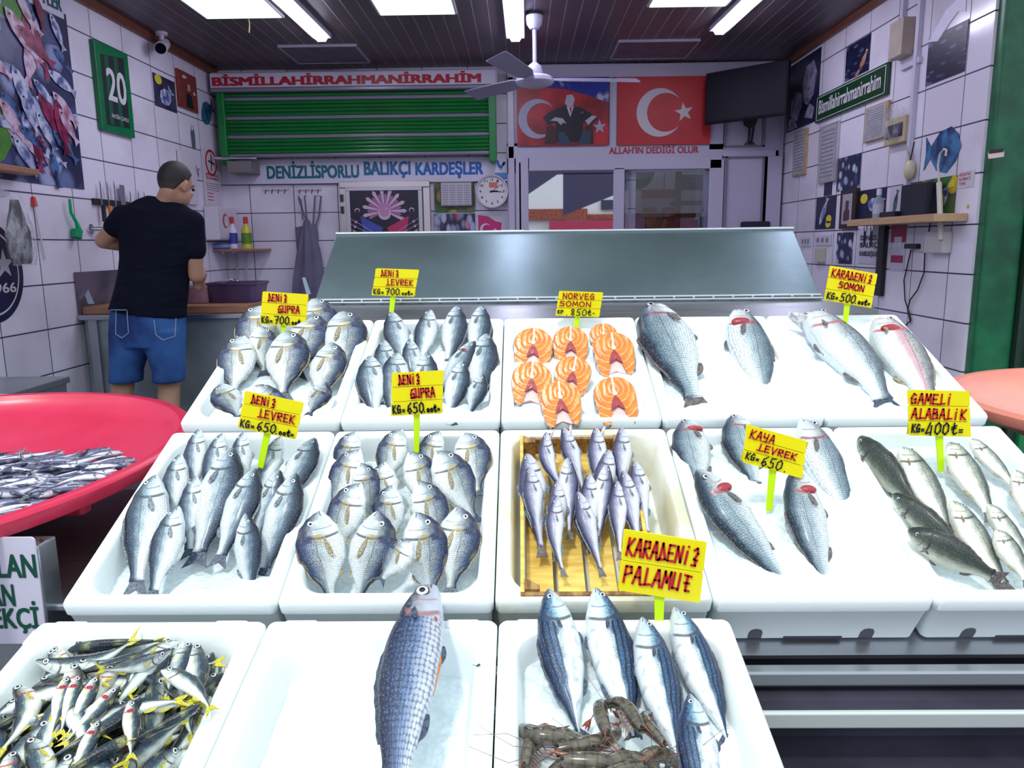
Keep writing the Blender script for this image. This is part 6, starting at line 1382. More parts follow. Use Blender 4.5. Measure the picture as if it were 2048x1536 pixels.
for k_ in range(46):
    cx, cy = random.uniform(.08, .93), random.uniform(.08, .95); mt_ = random.choice((ppink, psil, psil, pdark, pmar if cx > .6 else psil, ppink)); L_ = random.uniform(.18, .34)
    if cy < .2: L_ *= .8
    L_ = min(L_, 1.7*min(cx, 1-cx)+.06, 1.7*min(cy, 1-cy)+.06); an_ = random.gauss(-.95, .35)
    c__ = wchild('printed_fish', pt, pi, [fl(cx, cy, L_, L_*.17, an_)], mt_, .0012+.00025*k_)
    wchild('printed_eye', pt, pi, [[(cx-L_*.38*cos(an_)+.008*cos(a), cy-L_*.38*sin(an_)+.007*sin(a)) for a in [k*PI/4 for k in range(8)]]], ink, .0022+.00025*k_)
s_, si = wpanel('wall_sign', [(-160, -160), (125, -12), (125, 27), (-160, -90)], 'L', signw, 'white sign strip whose dark letters end in YLER at the top left corner', 'sign', .006)
wtext('lettering', s_, si, 'YLER', .80, .985, .25, .85, M('letters_teal', (.01, .10, .12), .4), 'L')
# framed football shirt
s_, si = wpanel('picture_frame', [(190, 80), (258, 110), (268, 276), (203, 258)], 'L', M('frame_green', (.0, .15, .05), .4, var=.15), 'green framed club shirt with white number 20 on the left wall', 'framed shirt', .03, bevel=.004)
wchild('black_field', s_, si, [[(.14, .07), (.14, .86), (.84, .93), (.84, .10)]], M('shirt_black', (.006, .008, .02), .6), .0006)
wchild('green_stripe', s_, si, [[(.24, .09), (.24, .86), (.36, .87), (.36, .09)], [(.52, .09), (.52, .89), (.64, .9), (.64, .09)]], M('shirt_green', (.0, .08, .035), .6), .0014)
wtext('number', s_, si, '20', .24, .82, .36, .74, M('shirt_white', (.62, .62, .68), .5), 'L', .02, .003)
wtext('lettering', s_, si, 'FATİH ÇAYLI', .30, .80, .16, .23, M('shirt_white', (.62, .62, .68), .5), 'L', .02, .003)
# security camera
P = at_x(311, 62, XL+.02); P = Vector((XL+.10, 5.70, ZC)); r = root('security_camera', P, 'white bullet security camera under the ceiling edge above the left wall', 'camera')
cw = M('camera_white', (.62, .58, .66), .35); MB().cyl(P, P-Vector((0, 0, .02)), .04).build('mount_plate', cw, r); MB().cyl(P-Vector((0, 0, .02)), P-Vector((0, 0, .07)), .016).build('swivel_arm', cw, r)
MB().cyl(P+Vector((-.01, .06, -.06)), P+Vector((.03, -.10, -.13)), .038, .042).build('camera_body', cw, r, smooth=True); MB().cyl(P+Vector((.03, -.10, -.13)), P+Vector((.0315, -.104, -.132)), .036).build('lens_glass', M('lens_black', (.005, .005, .01), .1), r)
# small posters left wall
s_, si = wpanel('fish_poster', [(305, 145), (350, 164), (353, 227), (311, 210)], 'L', pn('print_bream_lemon', (.01, .01, .035), (.05, .05, .12), 6), 'small square picture of a grey fish with a lemon slice, on the left wall', 'poster', .003)
wchild('printed_fish', s_, si, [fl(.55, .42, .7, .28, .8)], psil); wchild('lemon_slice', s_, si, [[(.22+.16*cos(a), .85+.15*sin(a)) for a in [k*PI/8 for k in range(16)]]], M('lemon', (.72, .62, .05), .4))
s_, si = wpanel('picture_frame', [(355, 139), (392, 152), (397, 223), (360, 216)], 'L', M('frame_maroon', (.22, .03, .02), .4, var=.2), 'small maroon framed picture of a person before a red flag, near the left corner', 'picture', .02, bevel=.003)
wchild('suit', s_, si, [[(.35, .05), (.38, .4), (.5, .45), (.65, .40), (.75, .05)]], M('picture_suit', (.006, .007, .02), .4)); wchild('face', s_, si, [[(.47, .5), (.47, .68), (.6, .7), (.62, .52)]], M('portrait_skin', (.5, .3, .25), .4), .001); wchild('white_marks', s_, si, [[(.2, .82), (.3, .9), (.5, .86), (.32, .8)], [(.75, .5), (.82, .56), (.88, .48), (.8, .44)]], white, .001)
bfm = pn('decal_blue', (.01, .04, .10), (.05, .18, .34), 12)
o = MB(); X_ = XL+.002; c_ = at_x(415, 225, X_); o.prism([(x, z) for x, z in fl(0, 0, .30, .10, .5)], c_, (0, 1, 0), (0, 0, 1), (1, 0, 0), .001); o = o.build('fish_decal', bfm); tag(o, 'blue round fish decal stuck near the corner of the left wall', 'decal')
o = MB(); c_ = at_x(386, 275, X_); o.prism([(-.03, -.09), (-.04, .03), (-.015, .1), (-.02, .05), (.02, .06), (.02, .1), (.04, .03), (.035, -.09)], c_, (0, 1, 0), (0, 0, 1), (1, 0, 0), .001); o = o.build('dark_decal', M('decal_grey', (.10, .14, .16), .5)); tag(o, 'small dark grey cat-like decal on the left wall below the fish decal', 'decal')
o = MB(); c_ = at_x(385, 330, X_)
o.prism(fl(0, 0, .26, .06, -.4), c_, (0, 1, 0), (0, 0, 1), (1, 0, 0), .001); o = o.build('pink_decal', M('decal_mauve', (.42, .20, .36), .5, var=.5, sc_=30)); tag(o, 'mauve lettering-like decal above the head of the shopkeeper', 'decal')
s_, si = wpanel('no_smoking_sign', [(404, 297), (437, 305), (445, 415), (410, 410)], 'L', M('sign_paper', (.68, .60, .68), .4), 'tall no smoking sign with red ring in the left back corner', 'sign', .004)
X, y0, y1, z0, z1 = si; cyy = (y0+y1)/2; m = MB(); R_ = (y1-y0)*.33; c_ = Vector((X+.001, cyy, z0+(z1-z0)*.78))
m.loft([[c_+Vector((0, R_*k*cos(a), R_*.75*k*sin(a)*1.2)) for a in [2*PI*j/24 for j in range(24)]] for k in (1, .82)]+[[c_+Vector((.001, R_*k*cos(a), R_*.75*k*sin(a)*1.2)) for a in [2*PI*j/24 for j in range(24)]] for k in (.82, 1)], cap=False); m.prism([(-.02, -.07), (.0, -.07), (.02, .07), (.0, .07)], c_, (0, 1, 0), (0, 0, 1), (1, 0, 0), .001); m.build('red_ring', red, s_)
wchild('cigarette', s_, si, [[(.32, .79), (.68, .75), (.68, .78), (.32, .82)]], ink, .0015); wtext('lettering', s_, si, 'SİGARA', .14, .86, .54, .60, red, 'L'); wtext('lettering', s_, si, 'İÇİLMEZ', .14, .86, .47, .53, red, 'L')
wchild('fine_print', s_, si, [[(.12, y), (.88, y), (.88, y+.012), (.12, y+.012)] for y in (.40, .36, .32, .28)], M('print_grey', (.22, .21, .27), .5)); wchild('red_print', s_, si, [[(.15, y), (.5, y), (.5, y+.015), (.15, y+.015)] for y in (.22, .16, .10)], red)
# first aid box
r = root('first_aid_box', (XL+.07, 6.6, 1.45), 'white first aid box with a red crescent fixed near the left back corner', 'box')
z0_, z1_ = at_y(420, 480, 6.45).z, at_y(420, 413, 6.45).z
MB().box((XL+.005, 6.42, z0_), (XL+.12, 6.85, z1_)).build('box_body', M('box_white', (.66, .62, .70), .35), r, bevel=.006)
MB().box((XL+.121, 6.44, z0_+.015), (XL+.126, 6.83, z1_-.015)).build('box_door', M('box_white', (.66, .62, .70), .35), r, bevel=.003)
m = MB(); crescent(m, 0, 0, .06, 0, X=(0, 1, 0), Nn=(1, 0, 0)); m.v = [v+Vector((XL+.1265, 6.56, (z0_+z1_)/2+.02)) for v in m.v]; m.build('red_crescent', red, r)
o = MB().box((XL+.005, 6.0, 1.62), (XL+.03, 6.28, 2.02)).build('white_cabinet_frame', M('box_white', (.66, .62, .70), .35), bevel=.004); tag(o, 'white flat frame on the left wall beyond the shopkeeper\'s face', 'frame')
# wall shelf with bottles (back corner)
r = root('wall_shelf', (-2.3, 6.7, 1.3), 'thin brown shelf on white brackets in the left back corner', 'shelf')
a_, b_ = at_y(413, 500, 6.55), at_y(517, 500, 6.55); zs = at_y(460, 498, 6.55).z
MB().box((max(a_.x, XL+.002), 6.55, zs-.02), (b_.x, 6.89, zs)).build('shelf_board', cb, r, bevel=.003)
for x in (a_.x+.12, b_.x-.24): 
    m = MB(); m.box((x, 6.88, zs-.30), (x+.012, 6.90, zs-.02)); m.build('bracket', cw, r); MB().box((x, 6.58, zs-.035), (x+.012, 6.88, zs-.021)).build('bracket_arm', cw, r)
def bottle(name, P, h, rr_, mat, capm, lbl, labm=None, spray=False):
    r = root(name, P, lbl, 'bottle'); MB().lathe([(rr_, 0), (rr_, h*.6), (rr_*.4, h*.75), (rr_*.4, h*.82)], P, 16).build('bottle_body', mat, r, smooth=True); MB().lathe([(rr_*.48, h*.80), (rr_*.48, h), (rr_*.3, h*1.02)], P, 12).build('cap', capm, r, smooth=True)
    if labm: MB().lathe([(rr_*1.02, h*.15), (rr_*1.02, h*.5)], P, 16, cap=False).build('paper_label', labm, r, smooth=True)
    if spray: MB().box(P+Vector((-rr_*1.2, -.01, h*.92)), P+Vector((rr_*.4, .01, h*1.0))).build('spray_head', capm, r)
    return r
bottle('cleaning_bottle', at_y(468, 497, 6.65), .26, .036, M('plastic_white', (.7, .68, .78), .3), M('cap_red', (.6, .03, .03), .35), 'white spray bottle with red head and blue label on the corner shelf', M('label_blue', (.04, .05, .35), .4), True)
bottle('detergent_bottle', at_y(495, 497, 6.65), .26, .042, M('yellow_liquid', (.62, .55, .06), .25), M('cap_red', (.6, .03, .03), .35), 'yellow detergent bottle with red cap on the corner shelf', M('label_green', (.1, .25, .02), .4))
o = MB().ball(at_y(440, 492, 6.62)+Vector((0, 0, -.005)), (.09, .07, .03), 10).build('cleaning_cloth', M('cloth_blue', (.18, .28, .6), .7, bump=1.0, bsc=30), smooth=True); tag(o, 'crumpled light blue cloth on the corner shelf', 'cloth')
P = at_y(477, 333, 6.62); a_ = bx(453, 322, 502, 345, 6.62); r = root('door_closer', (P.x, 6.62, P.z), 'grey motor box on the bar below the left end of the shutter', 'motor box')
MB().box((a_[0], 6.62, a_[2]), (a_[1], 6.855, a_[3])).build('motor_case', M('motor_grey', (.18, .17, .17), .5), r, bevel=.006); MB().cyl((XL+.02, 6.64, P.z+.07), (a_[1]+.05, 6.64, P.z+.07), .012).build('rod', M('chrome', (.7, .7, .75), .12, 1.0), r)
# hook rails and aprons
for u0, u1, lb in ((526, 577, 'left one of two thin coat hook rails with empty hooks'), (594, 643, 'right one of two thin hook rails, holding aprons')):
    a_ = bx(u0, 376, u1, 379, 6.885); r = root('hook_rail', ((a_[0]+a_[1])/2, 6.885, a_[2]), lb, 'hook rail', 'hook rails'); MB().box((a_[0], 6.885, a_[2]-.004), (a_[1], 6.897, a_[3]+.004)).build('rail', cw, r)
    for k in range(4): x = a_[0]+(a_[1]-a_[0])*(k+.5)/4; MB().tube([(x, 6.885, a_[2]), (x, 6.86, a_[2]-.02), (x, 6.85, a_[2]-.035)], .004, 6).build('hook', M('hook_dark', (.1, .1, .12), .3, .8), r)
apm = M('apron_grey', (.155, .145, .23), .75, var=.12, sc_=4, bump=.3, bsc=9)
def apron(pts, straps, y, lbl):
    r = root('hanging_apron', at_y(615, 600, y), lbl, 'apron', 'aprons on the hook rail'); P = [at_y(u, v, y) for u, v in pts]; n = len(P)//2
    L_, R_ = P[:n], P[n:][::-1]; m = MB(); rings = []
    for i in range(n):
        ring = []
        for j in range(13):
            t = j/12; p = L_[i].lerp(R_[i], t); ring.append(p+Vector((0, -.03*sin(PI*t)-.012*sin(t*16+i*.5)*min(1, i/2+.3), 0)))
        for j in range(12, -1, -1): t = j/12; ring.append(L_[i].lerp(R_[i], t)+Vector((0, .02, 0)))
        rings.append(ring)
    m.loft(rings); m.build('apron_cloth', apm, r, smooth=True)
    for s_ in straps: MB().tube([at_y(u, v, y) for u, v in s_], .008, 6, flat=.6).build('neck_strap', apm, r)
apron([(608, 440), (600, 470), (593, 510), (586, 560), (584, 600), (646, 600), (650, 560), (640, 500), (628, 460), (616, 438)], [[(612, 440), (598, 400), (596, 392), (602, 400), (606, 440)], [(614, 440), (611, 410), (609, 392), (612, 392)]], 6.80, 'long grey-purple apron hanging in front, reaching down behind the steel lid')
apron([(590, 455), (592, 475), (595, 500), (634, 500), (636, 470), (632, 448)], [[(626, 455), (628, 420), (630, 392), (642, 392), (638, 430), (632, 450)]], 6.85, 'shorter grey apron behind the long one, looped over two hooks')
# knife rack
r = root('knife_rack', at_x(210, 400, XL), 'black magnetic knife strip on the left wall behind the shopkeeper\'s shoulder', 'knife rack')
y0, y1, z0, z1 = wx([(189, 396), (240, 402), (240, 412), (190, 410)], XL+.02, 'L'); y1 = 5.45
MB().box((XL+.001, y0, z0), (XL+.022, y1, z1)).build('magnet_strip', M('black_steel', (.01, .01, .014), .4), r, bevel=.003)
ks = M('knife_steel', (.42, .42, .48), .25, .9)
for i, (f, up, dn, w_, hm) in enumerate(((.10, .13, .10, .010, ink), (.22, .13, .09, .008, M('handle_orange', (.75, .22, .02), .4)), (.34, .14, .11, .010, ink), (.48, .12, .10, .030, cw), (.62, .09, .1, .010, ink), (.78, .1, .1, .010, ink), (.9, .1, .1, .008, ink))):
    y = y0+(y1-y0)*f; zc_ = (z0+z1)/2; kr = root('kitchen_knife', (XL+.03, y, zc_), ['thin knife with dark handle, leftmost on the magnetic strip', 'slim knife with orange handle second on the strip', 'long narrow knife third on the strip', 'broad cleaver with pale handle on the magnetic strip', 'short knife right of the cleaver on the strip', 'second short knife right of the cleaver', 'last short knife, next to the shopkeeper\'s shoulder'][i], 'knife', 'knives on the magnetic strip')
    m = MB(); m.prism([(-w_, -.02), (w_, -.02), (w_*.9, up*.8), (-w_*.3, up)] if w_ < .02 else [(-w_, -.02), (w_, -.02), (w_, up), (-w_, up)], (XL+.024, y, zc_), (0, 1, 0), (0, 0, 1), (1, 0, 0), .002); m.build('blade', ks, kr)
    MB().box((XL+.022, y-.011, zc_-.02-dn), (XL+.040, y+.011, zc_-.02)).build('handle', hm, kr, bevel=.003)
# brush, hose tap, hanging bag, emblem
gb = M('brush_green', (.0, .42, .16), .4); P = [at_x(u, v, XL+.03) for u, v in ((139, 398), (142, 425), (153, 445), (158, 460), (159, 476))]
r = root('dish_brush', P[0], 'bright green plastic brush hanging on the left wall', 'brush'); MB().tube(P[:4], [.008, .009, .010, .016], 8).build('handle', gb, r, smooth=True)
MB().tube([P[3]-Vector((0, .02, 0)), P[4]+Vector((0, -.03, 0))], [.03, .028], 10).build('bristles', M('bristle_green', (.0, .32, .12), .8, bump=.8, bsc=200), r)
P = at_x(179, 458, XL); r = root('wall_tap', P, 'chrome wall tap stub left of the shopkeeper\'s elbow', 'tap'); ch = M('chrome', (.7, .7, .75), .12, 1.0); MB().cyl(P, P+Vector((.012, 0, 0)), .03).build('flange', ch, r, smooth=True); MB().cyl(P+Vector((.01, 0, 0)), P+Vector((.11, .10, 0)), .012).build('tap_pipe', ch, r, smooth=True)
P = at_x(40, 460, XL+.12); r = root('hanging_bag', at_x(40, 525, XL+.1), 'dark bag inside a clear crumpled plastic sack hanging on the left wall', 'bag')
tw_, th2 = (at_y(75, 460, P.y)-at_y(5, 460, P.y)).length/2, (at_y(40, 385, P.y)-at_y(40, 527, P.y)).length/2
def sack(nm, c_, sx, sz, mat, k=1):
    m = MB(); rings = []
    for i in range(15):
        t = i/14; z = sz*(1-2*t); wdt = sx*(.35+.65*min(1, t*1.9))*(1-.25*max(0, t-.85)/.15)*k; ring = []
        for j in range(24): a_ = 2*PI*j/24; q = 1+.06*sin(a_*7+i)+.04*sin(a_*3+i*1.7); ring.append(c_+Vector((wdt*.5*cos(a_)*q, wdt*sin(a_)*q, z)))
        rings.append(ring)
    m.loft(rings); return m.build(nm, mat, r, smooth=True)
sack('dark_bag', P+Vector((-.01, 0, -.01)), tw_*1.0, th2*.9, M('bag_black', (.008, .008, .012), .45, bump=.6, bsc=18), .86)
n = NT('clear_sack'); f = n.noise(n.scale(n.obj(), (1, 1, .35)), 16, 5, .65); n.bump(f, 1.0, .05); tr = n.t.nodes.new('ShaderNodeBsdfTransparent'); mx = n.t.nodes.new('ShaderNodeMixShader'); fw = n.step(f, .42, .66); n.put(mx.inputs[0], n.add(.10, n.mul(fw, .42)))
n.fin((.75, .76, .85), .12, 0); n.t.links.new(tr.outputs[0], mx.inputs[1]); n.t.links.new(n.b.outputs[0], mx.inputs[2]); n.t.links.new(mx.outputs[0], n.out.inputs[0]); sack('clear_sack', P, tw_*1.08, th2, n.m)
MB().tube([P+Vector((-.06, 0, th2)), P+Vector((-.10, .02, th2+.06))], [.03, .008], 8).build('sack_neck', n.m, r)
o = MB().box((XL+.002, at_x(0, 332, XL).y-.3, at_x(10, 348, XL).z), (XL+.12, at_x(33, 338, XL).y, at_x(10, 336, XL).z)).build('wood_ledge', cb, bevel=.004); tag(o, 'end of a light wooden ledge at the picture edge above the hanging sack', 'ledge')
P = at_x(68, 405, XL+.01); r = root('gas_lighter', P, 'red-tipped white kitchen lighter hanging on the left wall', 'lighter'); MB().tube([P+Vector((0, 0, .03)), P+Vector((0, 0, -.02))], [.010, .018], 8).build('red_cap', M('cap_red', (.6, .03, .03), .35), r); MB().tube([P-Vector((0, 0, .02)), P+Vector((.0, .04, -.30))], .005, 6).build('lighter_tube', cw, r)
c_ = at_x(-20, 545, XL+.001); Rr_ = (at_x(45, 545, XL)-c_).length; r = root('wall_emblem', c_, 'round navy emblem with white star and digits, cut by the left picture edge', 'emblem')
for k, mm, lf in ((1.0, navy, .002), (.86, M('ring_white', (.66, .64, .74), .4), .003), (.82, navy, .004)): MB().prism(circ(Rr_*k, 48), c_+Vector((0, 0, 0)), (0, 1, 0), (0, 0, 1), (1, 0, 0), lf).build('emblem_disc', mm, r)
m = MB(); star(m, 0, 0, Rr_*.3, 0, 90, X=(0, 1, 0), Nn=(1, 0, 0)); m.v = [v+c_+Vector((.0045, Rr_*.42, Rr_*.15)) for v in m.v]; m.build('emblem_star', white, r)
text('digits', '1966', c_+Vector((.0045, -Rr_*.1, -Rr_*.42)), (0, 1, 0), (0, 0, 1), Rr_*.8, Rr_*.2, white, r, bold=.02)
# ================================================================== RIGHT WALL
s_, si = wpanel('portrait_poster', [(1577, 135), (1641, 96), (1635, 245), (1574, 262)], 'R', navy, 'dark poster with two grey faces beside the television', 'poster', .004)
face = pn('portrait_grey', (.14, .12, .24), (.46, .42, .60), 14)
wchild('face', s_, si, [[(.55, .35), (.5, .62), (.6, .85), (.82, .88), (.93, .68), (.85, .4), (.7, .28)]], face, .0008, 'R'); wchild('face', s_, si, [[(.15, .25), (.14, .45), (.28, .56), (.48, .5), (.5, .3), (.38, .12), (.22, .14)]], face, .0014, 'R'); wchild('collar', s_, si, [[(.05, .02), (.12, .2), (.3, .12), (.4, .02)], [(.6, .12), (.75, .3), (.9, .2), (.85, .06)]], face, .0014, 'R')
s_, si = wpanel('fish_poster', [(1692, 97), (1741, 66), (1738, 140), (1690, 163)], 'R', sardD, 'dark poster of fish and an orange prawn above the green sign', 'poster', .003); wchild('printed_prawn', s_, si, [fl(.78, .35, .6, .10, 1.1), fl(.6, .1, .4, .06, .6)], pora, .0008, 'R')
s_, si = wpanel('wall_sign', [(1632, 196), (1776, 122), (1774, 187), (1630, 248)], 'R', M('sign_green', (.004, .05, .015), .35), 'dark green sign reading Bismillahirrahmanirrahim in white on the right wall', 'sign', .02, bevel=.002)
for q in ([(.02, .06), (.98, .06), (.98, .085), (.02, .085)], [(.02, .915), (.98, .915), (.98, .94), (.02, .94)], [(.02, .06), (.028, .06), (.028, .94), (.02, .94)], [(.972, .06), (.98, .06), (.98, .94), (.972, .94)]): wchild('border_line', s_, si, [q], white, .0008, 'R')
wtext('lettering', s_, si, 'Bismillahirrahmanirrahim', .06, .93, .28, .80, M('sign_letters', (.66, .66, .72), .4), 'R', .02)
s_, si = wpanel('electric_box', [(1777, 50), (1806, 34), (1803, 106), (1778, 122)], 'R', M('box_beige', (.46, .38, .32), .5, var=.1), 'beige electric box high on the right wall beside white ducting', 'box', .07, bevel=.004)
duct = M('duct_white', (.60, .58, .72), .35)
for (u0, v0, u1, v1), lb in (((1838, 0, 1850, 390), 'tall white cable duct running down the right wall'), ((1806, 95, 1842, 115), 'short sloping white duct joining the beige box to the tall duct'), ((1806, 0, 1814, 50), 'thin white duct above the beige electric box')):
    P0, P1 = at_x((u0+u1)/2 if u1-u0 < 20 else u0, v0, XR-.01), at_x((u0+u1)/2 if u1-u0 < 20 else u1, v1, XR-.01)
    if lb[0] == 's': m = MB().box((XR-.02, P1.y, P0.z-.13), (XR-.001, P0.y, P0.z-.10)) 
    else: m = MB().box((XR-.025, P0.y-.015, min(P0.z, P1.z)), (XR-.001, P0.y+.02, min(ZC-.05, max(P0.z, P1.z))))
    tag(m.build('cable_duct', duct), lb, 'cable duct')
wpanel('fish_poster', [(1857, 78), (1936, 38), (1930, 138), (1851, 176)], 'R', sardD, 'square poster of many dark sardines near the top of the right wall', 'poster', .003)
o = MB(); c_ = at_x(1895, 42, XR-.002); o.prism([(-.18, -.06), (-.02, .06), (.16, .10), (.17, .0), (.1, .02), (.02, -.02), (-.08, -.08)], c_, (0, -1, 0), (0, 0, 1), (-1, 0, 0), .002); tag(o.build('torn_paper', M('paper_lilac', (.78, .74, .92), .5)), 'torn patch of bright paper above the square sardine poster', 'paper')
fm = M('frame_wood', (.48, .32, .18), .4, var=.2); pap = M('paper_doc', (.42, .42, .46), .5, var=.15, sc_=20)
for quad, lb, mt in (([(1586, 265), (1612, 257), (1609, 348), (1585, 354)], 'narrow framed certificate left below the two-face poster', fm), ([(1640, 254), (1675, 243), (1670, 363), (1636, 367)], 'tall framed document with grey edge beside the narrow certificate', M('frame_pale', (.55, .52, .6), .35, .5)), ([(1728, 217), (1775, 202), (1772, 275), (1727, 284)], 'framed table of printed text below the green sign', fm)):
    s_, si = wpanel('picture_frame', quad, 'R', mt, lb, 'framed document', .02, group='framed papers on the right wall', bevel=.002)
    wchild('document', s_, si, [[(.06, .04), (.94, .04), (.94, .96), (.06, .96)]], pap, .0008, 'R'); wchild('print_rows', s_, si, [[(.12, .1+.07*k), (.86, .1+.07*k), (.86, .125+.07*k), (.12, .125+.07*k)] for k in range(12)], M('print_grey', (.22, .21, .27), .5), .0014, 'R')
P = at_x(1795, 262, XR-.03); r = root('hanging_pouch', P, 'clear bag holding a calendar block with dark cover on the right wall', 'pouch')
y0, y1, z0, z1 = wx([(1774, 240), (1815, 232), (1812, 285), (1771, 290)], XR-.03, 'R'); MB().box((XR-.04, y0, z0), (XR-.004, y1, z1)).build('calendar_block', M('block_beige', (.5, .42, .25), .5), r, bevel=.003); MB().box((XR-.042, y0+.03, z0+.035), (XR-.04, y1-.02, z1-.035)).build('dark_cover', navy, r)
m = MB().ball(((XR-.05), (y0+y1)/2, (z0+z1)/2+.05), (.035, (y1-y0)*.55, (z1-z0)*.72), 10); m.build('clear_sack', n.m, r, smooth=True)
blf = pn('decal_fish_blue', (.01, .03, .12), (.06, .22, .45), 12)
c_ = at_x(1885, 300, XR-.002); o = MB(); o.prism(fl(0, 0, .36, .13, PI), c_, (0, -1, 0), (0, 0, 1), (-1, 0, 0), .002); tag(o.build('fish_decal', blf), 'blue round fish picture on the right wall behind the lamp cable', 'decal')
P = at_x(1819, 340, XR-.03); r = root('air_freshener', P, 'cream egg-shaped hanging freshener below the clear pouch', 'freshener'); MB().ball(P, (.03, .035, .055), 12).build('egg_body', M('cream_plastic', (.62, .58, .38), .35), r, smooth=True); MB().tube([P+Vector((0, 0, .05)), P+Vector((.01, .08, .16))], .005, 6).build('stem', M('stem_brown', (.3, .22, .15), .5), r)
MB().tube([P+Vector((0, 0, .05)), P+Vector((.0, -.03, .15))], .004, 6).build('stem', ink, r)
for quad, mt, lb, extra in (([(1675, 318), (1721, 307), (1719, 376), (1673, 384)], sard, 'bright sardine picture in the middle of the right wall', None), ([(1632, 395), (1672, 391), (1670, 455), (1631, 461)], navy, 'dark picture of a silver fish and lemon slices near the lid end', 'fl'), ([(1718, 384), (1773, 375), (1770, 436), (1717, 437)], navy, 'picture of bream with a lemon above the wooden shelf', 'fl2'),
                             ([(1845, 362), (1913, 349), (1908, 440), (1841, 441)], veg, 'picture of fish with vegetables at the right end of the shelf', 'fl3'), ([(1674, 466), (1706, 464), (1703, 531), (1672, 524)], sard, 'narrow sardine picture left of the black pole', None), ([(1780, 374), (1808, 370), (1806, 434), (1779, 435)], M('tile_white', (.55, .52, .66), .3), 'white tile with a small dark fish beside the bream picture', 'fl4'), ([(1648, 365), (1664, 363), (1663, 390), (1648, 392)], navy, 'tiny dark photograph below the tall framed document', None)):
    s_, si = wpanel('fish_poster', quad, 'R', mt, lb, 'poster', .003)
    if extra == 'fl': wchild('printed_fish', s_, si, [fl(.42, .55, .9, .12, 1.15)], psil, .0008, 'R'); wchild('lemon_slices', s_, si, [[(.7+.13*cos(a), .3+.13*sin(a)+.0) for a in [k*PI/6 for k in range(12)]], [(.68+.13*cos(a), .14+.10*sin(a)) for a in [k*PI/6 for k in range(12)]]], M('lemon', (.72, .62, .05), .4), .0012, 'R')
    if extra == 'fl2': wchild('printed_fish', s_, si, [fl(.65, .5, .6, .3, .9)], psil, .0008, 'R'); wchild('lemon_slices', s_, si, [[(.2+.14*cos(a), .72+.18*sin(a)) for a in [k*PI/6 for k in range(12)]]], M('lemon', (.72, .62, .05), .4), .0012, 'R')
    if extra == 'fl3': wchild('printed_fish', s_, si, [fl(.6, .6, .6, .10, .7), fl(.65, .4, .6, .09, .9)], psil, .0008, 'R'); wchild('lemon_slices', s_, si, [[(.62+.1*cos(a), .45+.16*sin(a)) for a in [k*PI/6 for k in range(12)]], [(.8, .85), (.95, .9), (.95, .75), (.8, .72)]], M('lemon', (.72, .55, .03), .4), .0012, 'R')
    if extra == 'fl4': wchild('printed_fish', s_, si, [fl(.45, .5, .8, .16, 1.3)], pn('decal_dark_green', (.02, .06, .05), (.1, .2, .2), 12), .0008, 'R')
s_, si = wpanel('picture_frame', [(1680, 381), (1711, 376), (1708, 457), (1678, 458)], 'R', M('frame_darkwood', (.03, .012, .01), .3), 'dark wooden frame with a person\'s portrait standing on the shelf end', 'picture', .03, bevel=.003); wchild('mount', s_, si, [[(.18, .12), (.82, .12), (.82, .88), (.18, .88)]], M('mount_grey', (.40, .36, .42), .5), .0008, 'R'); wchild('portrait', s_, si, [[(.3, .2), (.7, .2), (.68, .45), (.6, .5), (.62, .7), (.42, .72), (.4, .5), (.3, .42)]], M('portrait_dark', (.08, .03, .06), .4), .0014, 'R')
s_, si = wpanel('paper_note', [(1917, 344), (1950, 339), (1946, 377), (1915, 373)], 'R', M('note_paper', (.66, .60, .68), .5), 'white handwritten note in red beside the green post', 'note', .002)
for k, t_ in enumerate(('BEZATEL', 'RABBAT', 'TEK')): wtext('lettering', s_, si, t_, .1, .8 if k < 2 else .55, .72-.28*k, .90-.28*k, red, 'R', .0, .001)
# shelf
y0, y1, z0, z1 = wx([(1697, 436), (1868, 428), (1870, 446), (1697, 453)], XR-.16, 'R')
P = at_x(1697, 445, XR-.16); Q = at_x(1872, 437, XR-.16); zs = (P.z+Q.z)/2
sw = NT('shelf_pine'); f = sw.noise(sw.scale(sw.obj(), (10, 1.5, 10)), 6, 4); sw = sw.fin(sw.mix(f, (.42, .24, .12), (.62, .42, .26)), .5)
r = root('wall_shelf', (XR-.08, (P.y+Q.y)/2, zs), 'pale wooden shelf on the right wall carrying a black box and bottle', 'shelf'); MB().box((XR-.17, Q.y, zs-.02), (XR-.002, P.y, zs+.02)).build('shelf_board', sw, r, bevel=.003)
MB().box((XR-.03, P.y-.22, zs-.45), (XR-.004, P.y-.14, zs-.02)).build('shelf_bracket', M('black_steel', (.01, .01, .014), .4), r)
st_ = zs+.021
Pb = at_x(1755, 433, XR-.10); bottle('water_bottle', Vector((XR-.10, Pb.y, st_)), .17, .030, M('bottle_clear', (.45, .50, .62), .1, Transmission_Weight=.5), M('cap_white', (.7, .7, .78), .3), 'clear water bottle with a white cap on the right wall shelf', M('label_pale', (.5, .5, .62), .4))
y0, y1 = at_x(1862, 410, XR-.08).y, at_x(1814, 410, XR-.08).y
r = root('black_device', (XR-.08, (y0+y1)/2, st_), 'black card terminal box leaning on the right end of the shelf', 'device'); MB().box((XR-.12, y0, st_), (XR-.03, y1, st_+.17)).build('device_case', M('device_black', (.006, .006, .02), .4), r, bevel=.006)
MB().box((XR-.15, y1, st_), (XR-.06, y1+.18, st_+.03)).build('flat_base', M('device_black', (.006, .006, .02), .4), r, bevel=.004)
yk = at_x(1735, 450, XR-.14).y
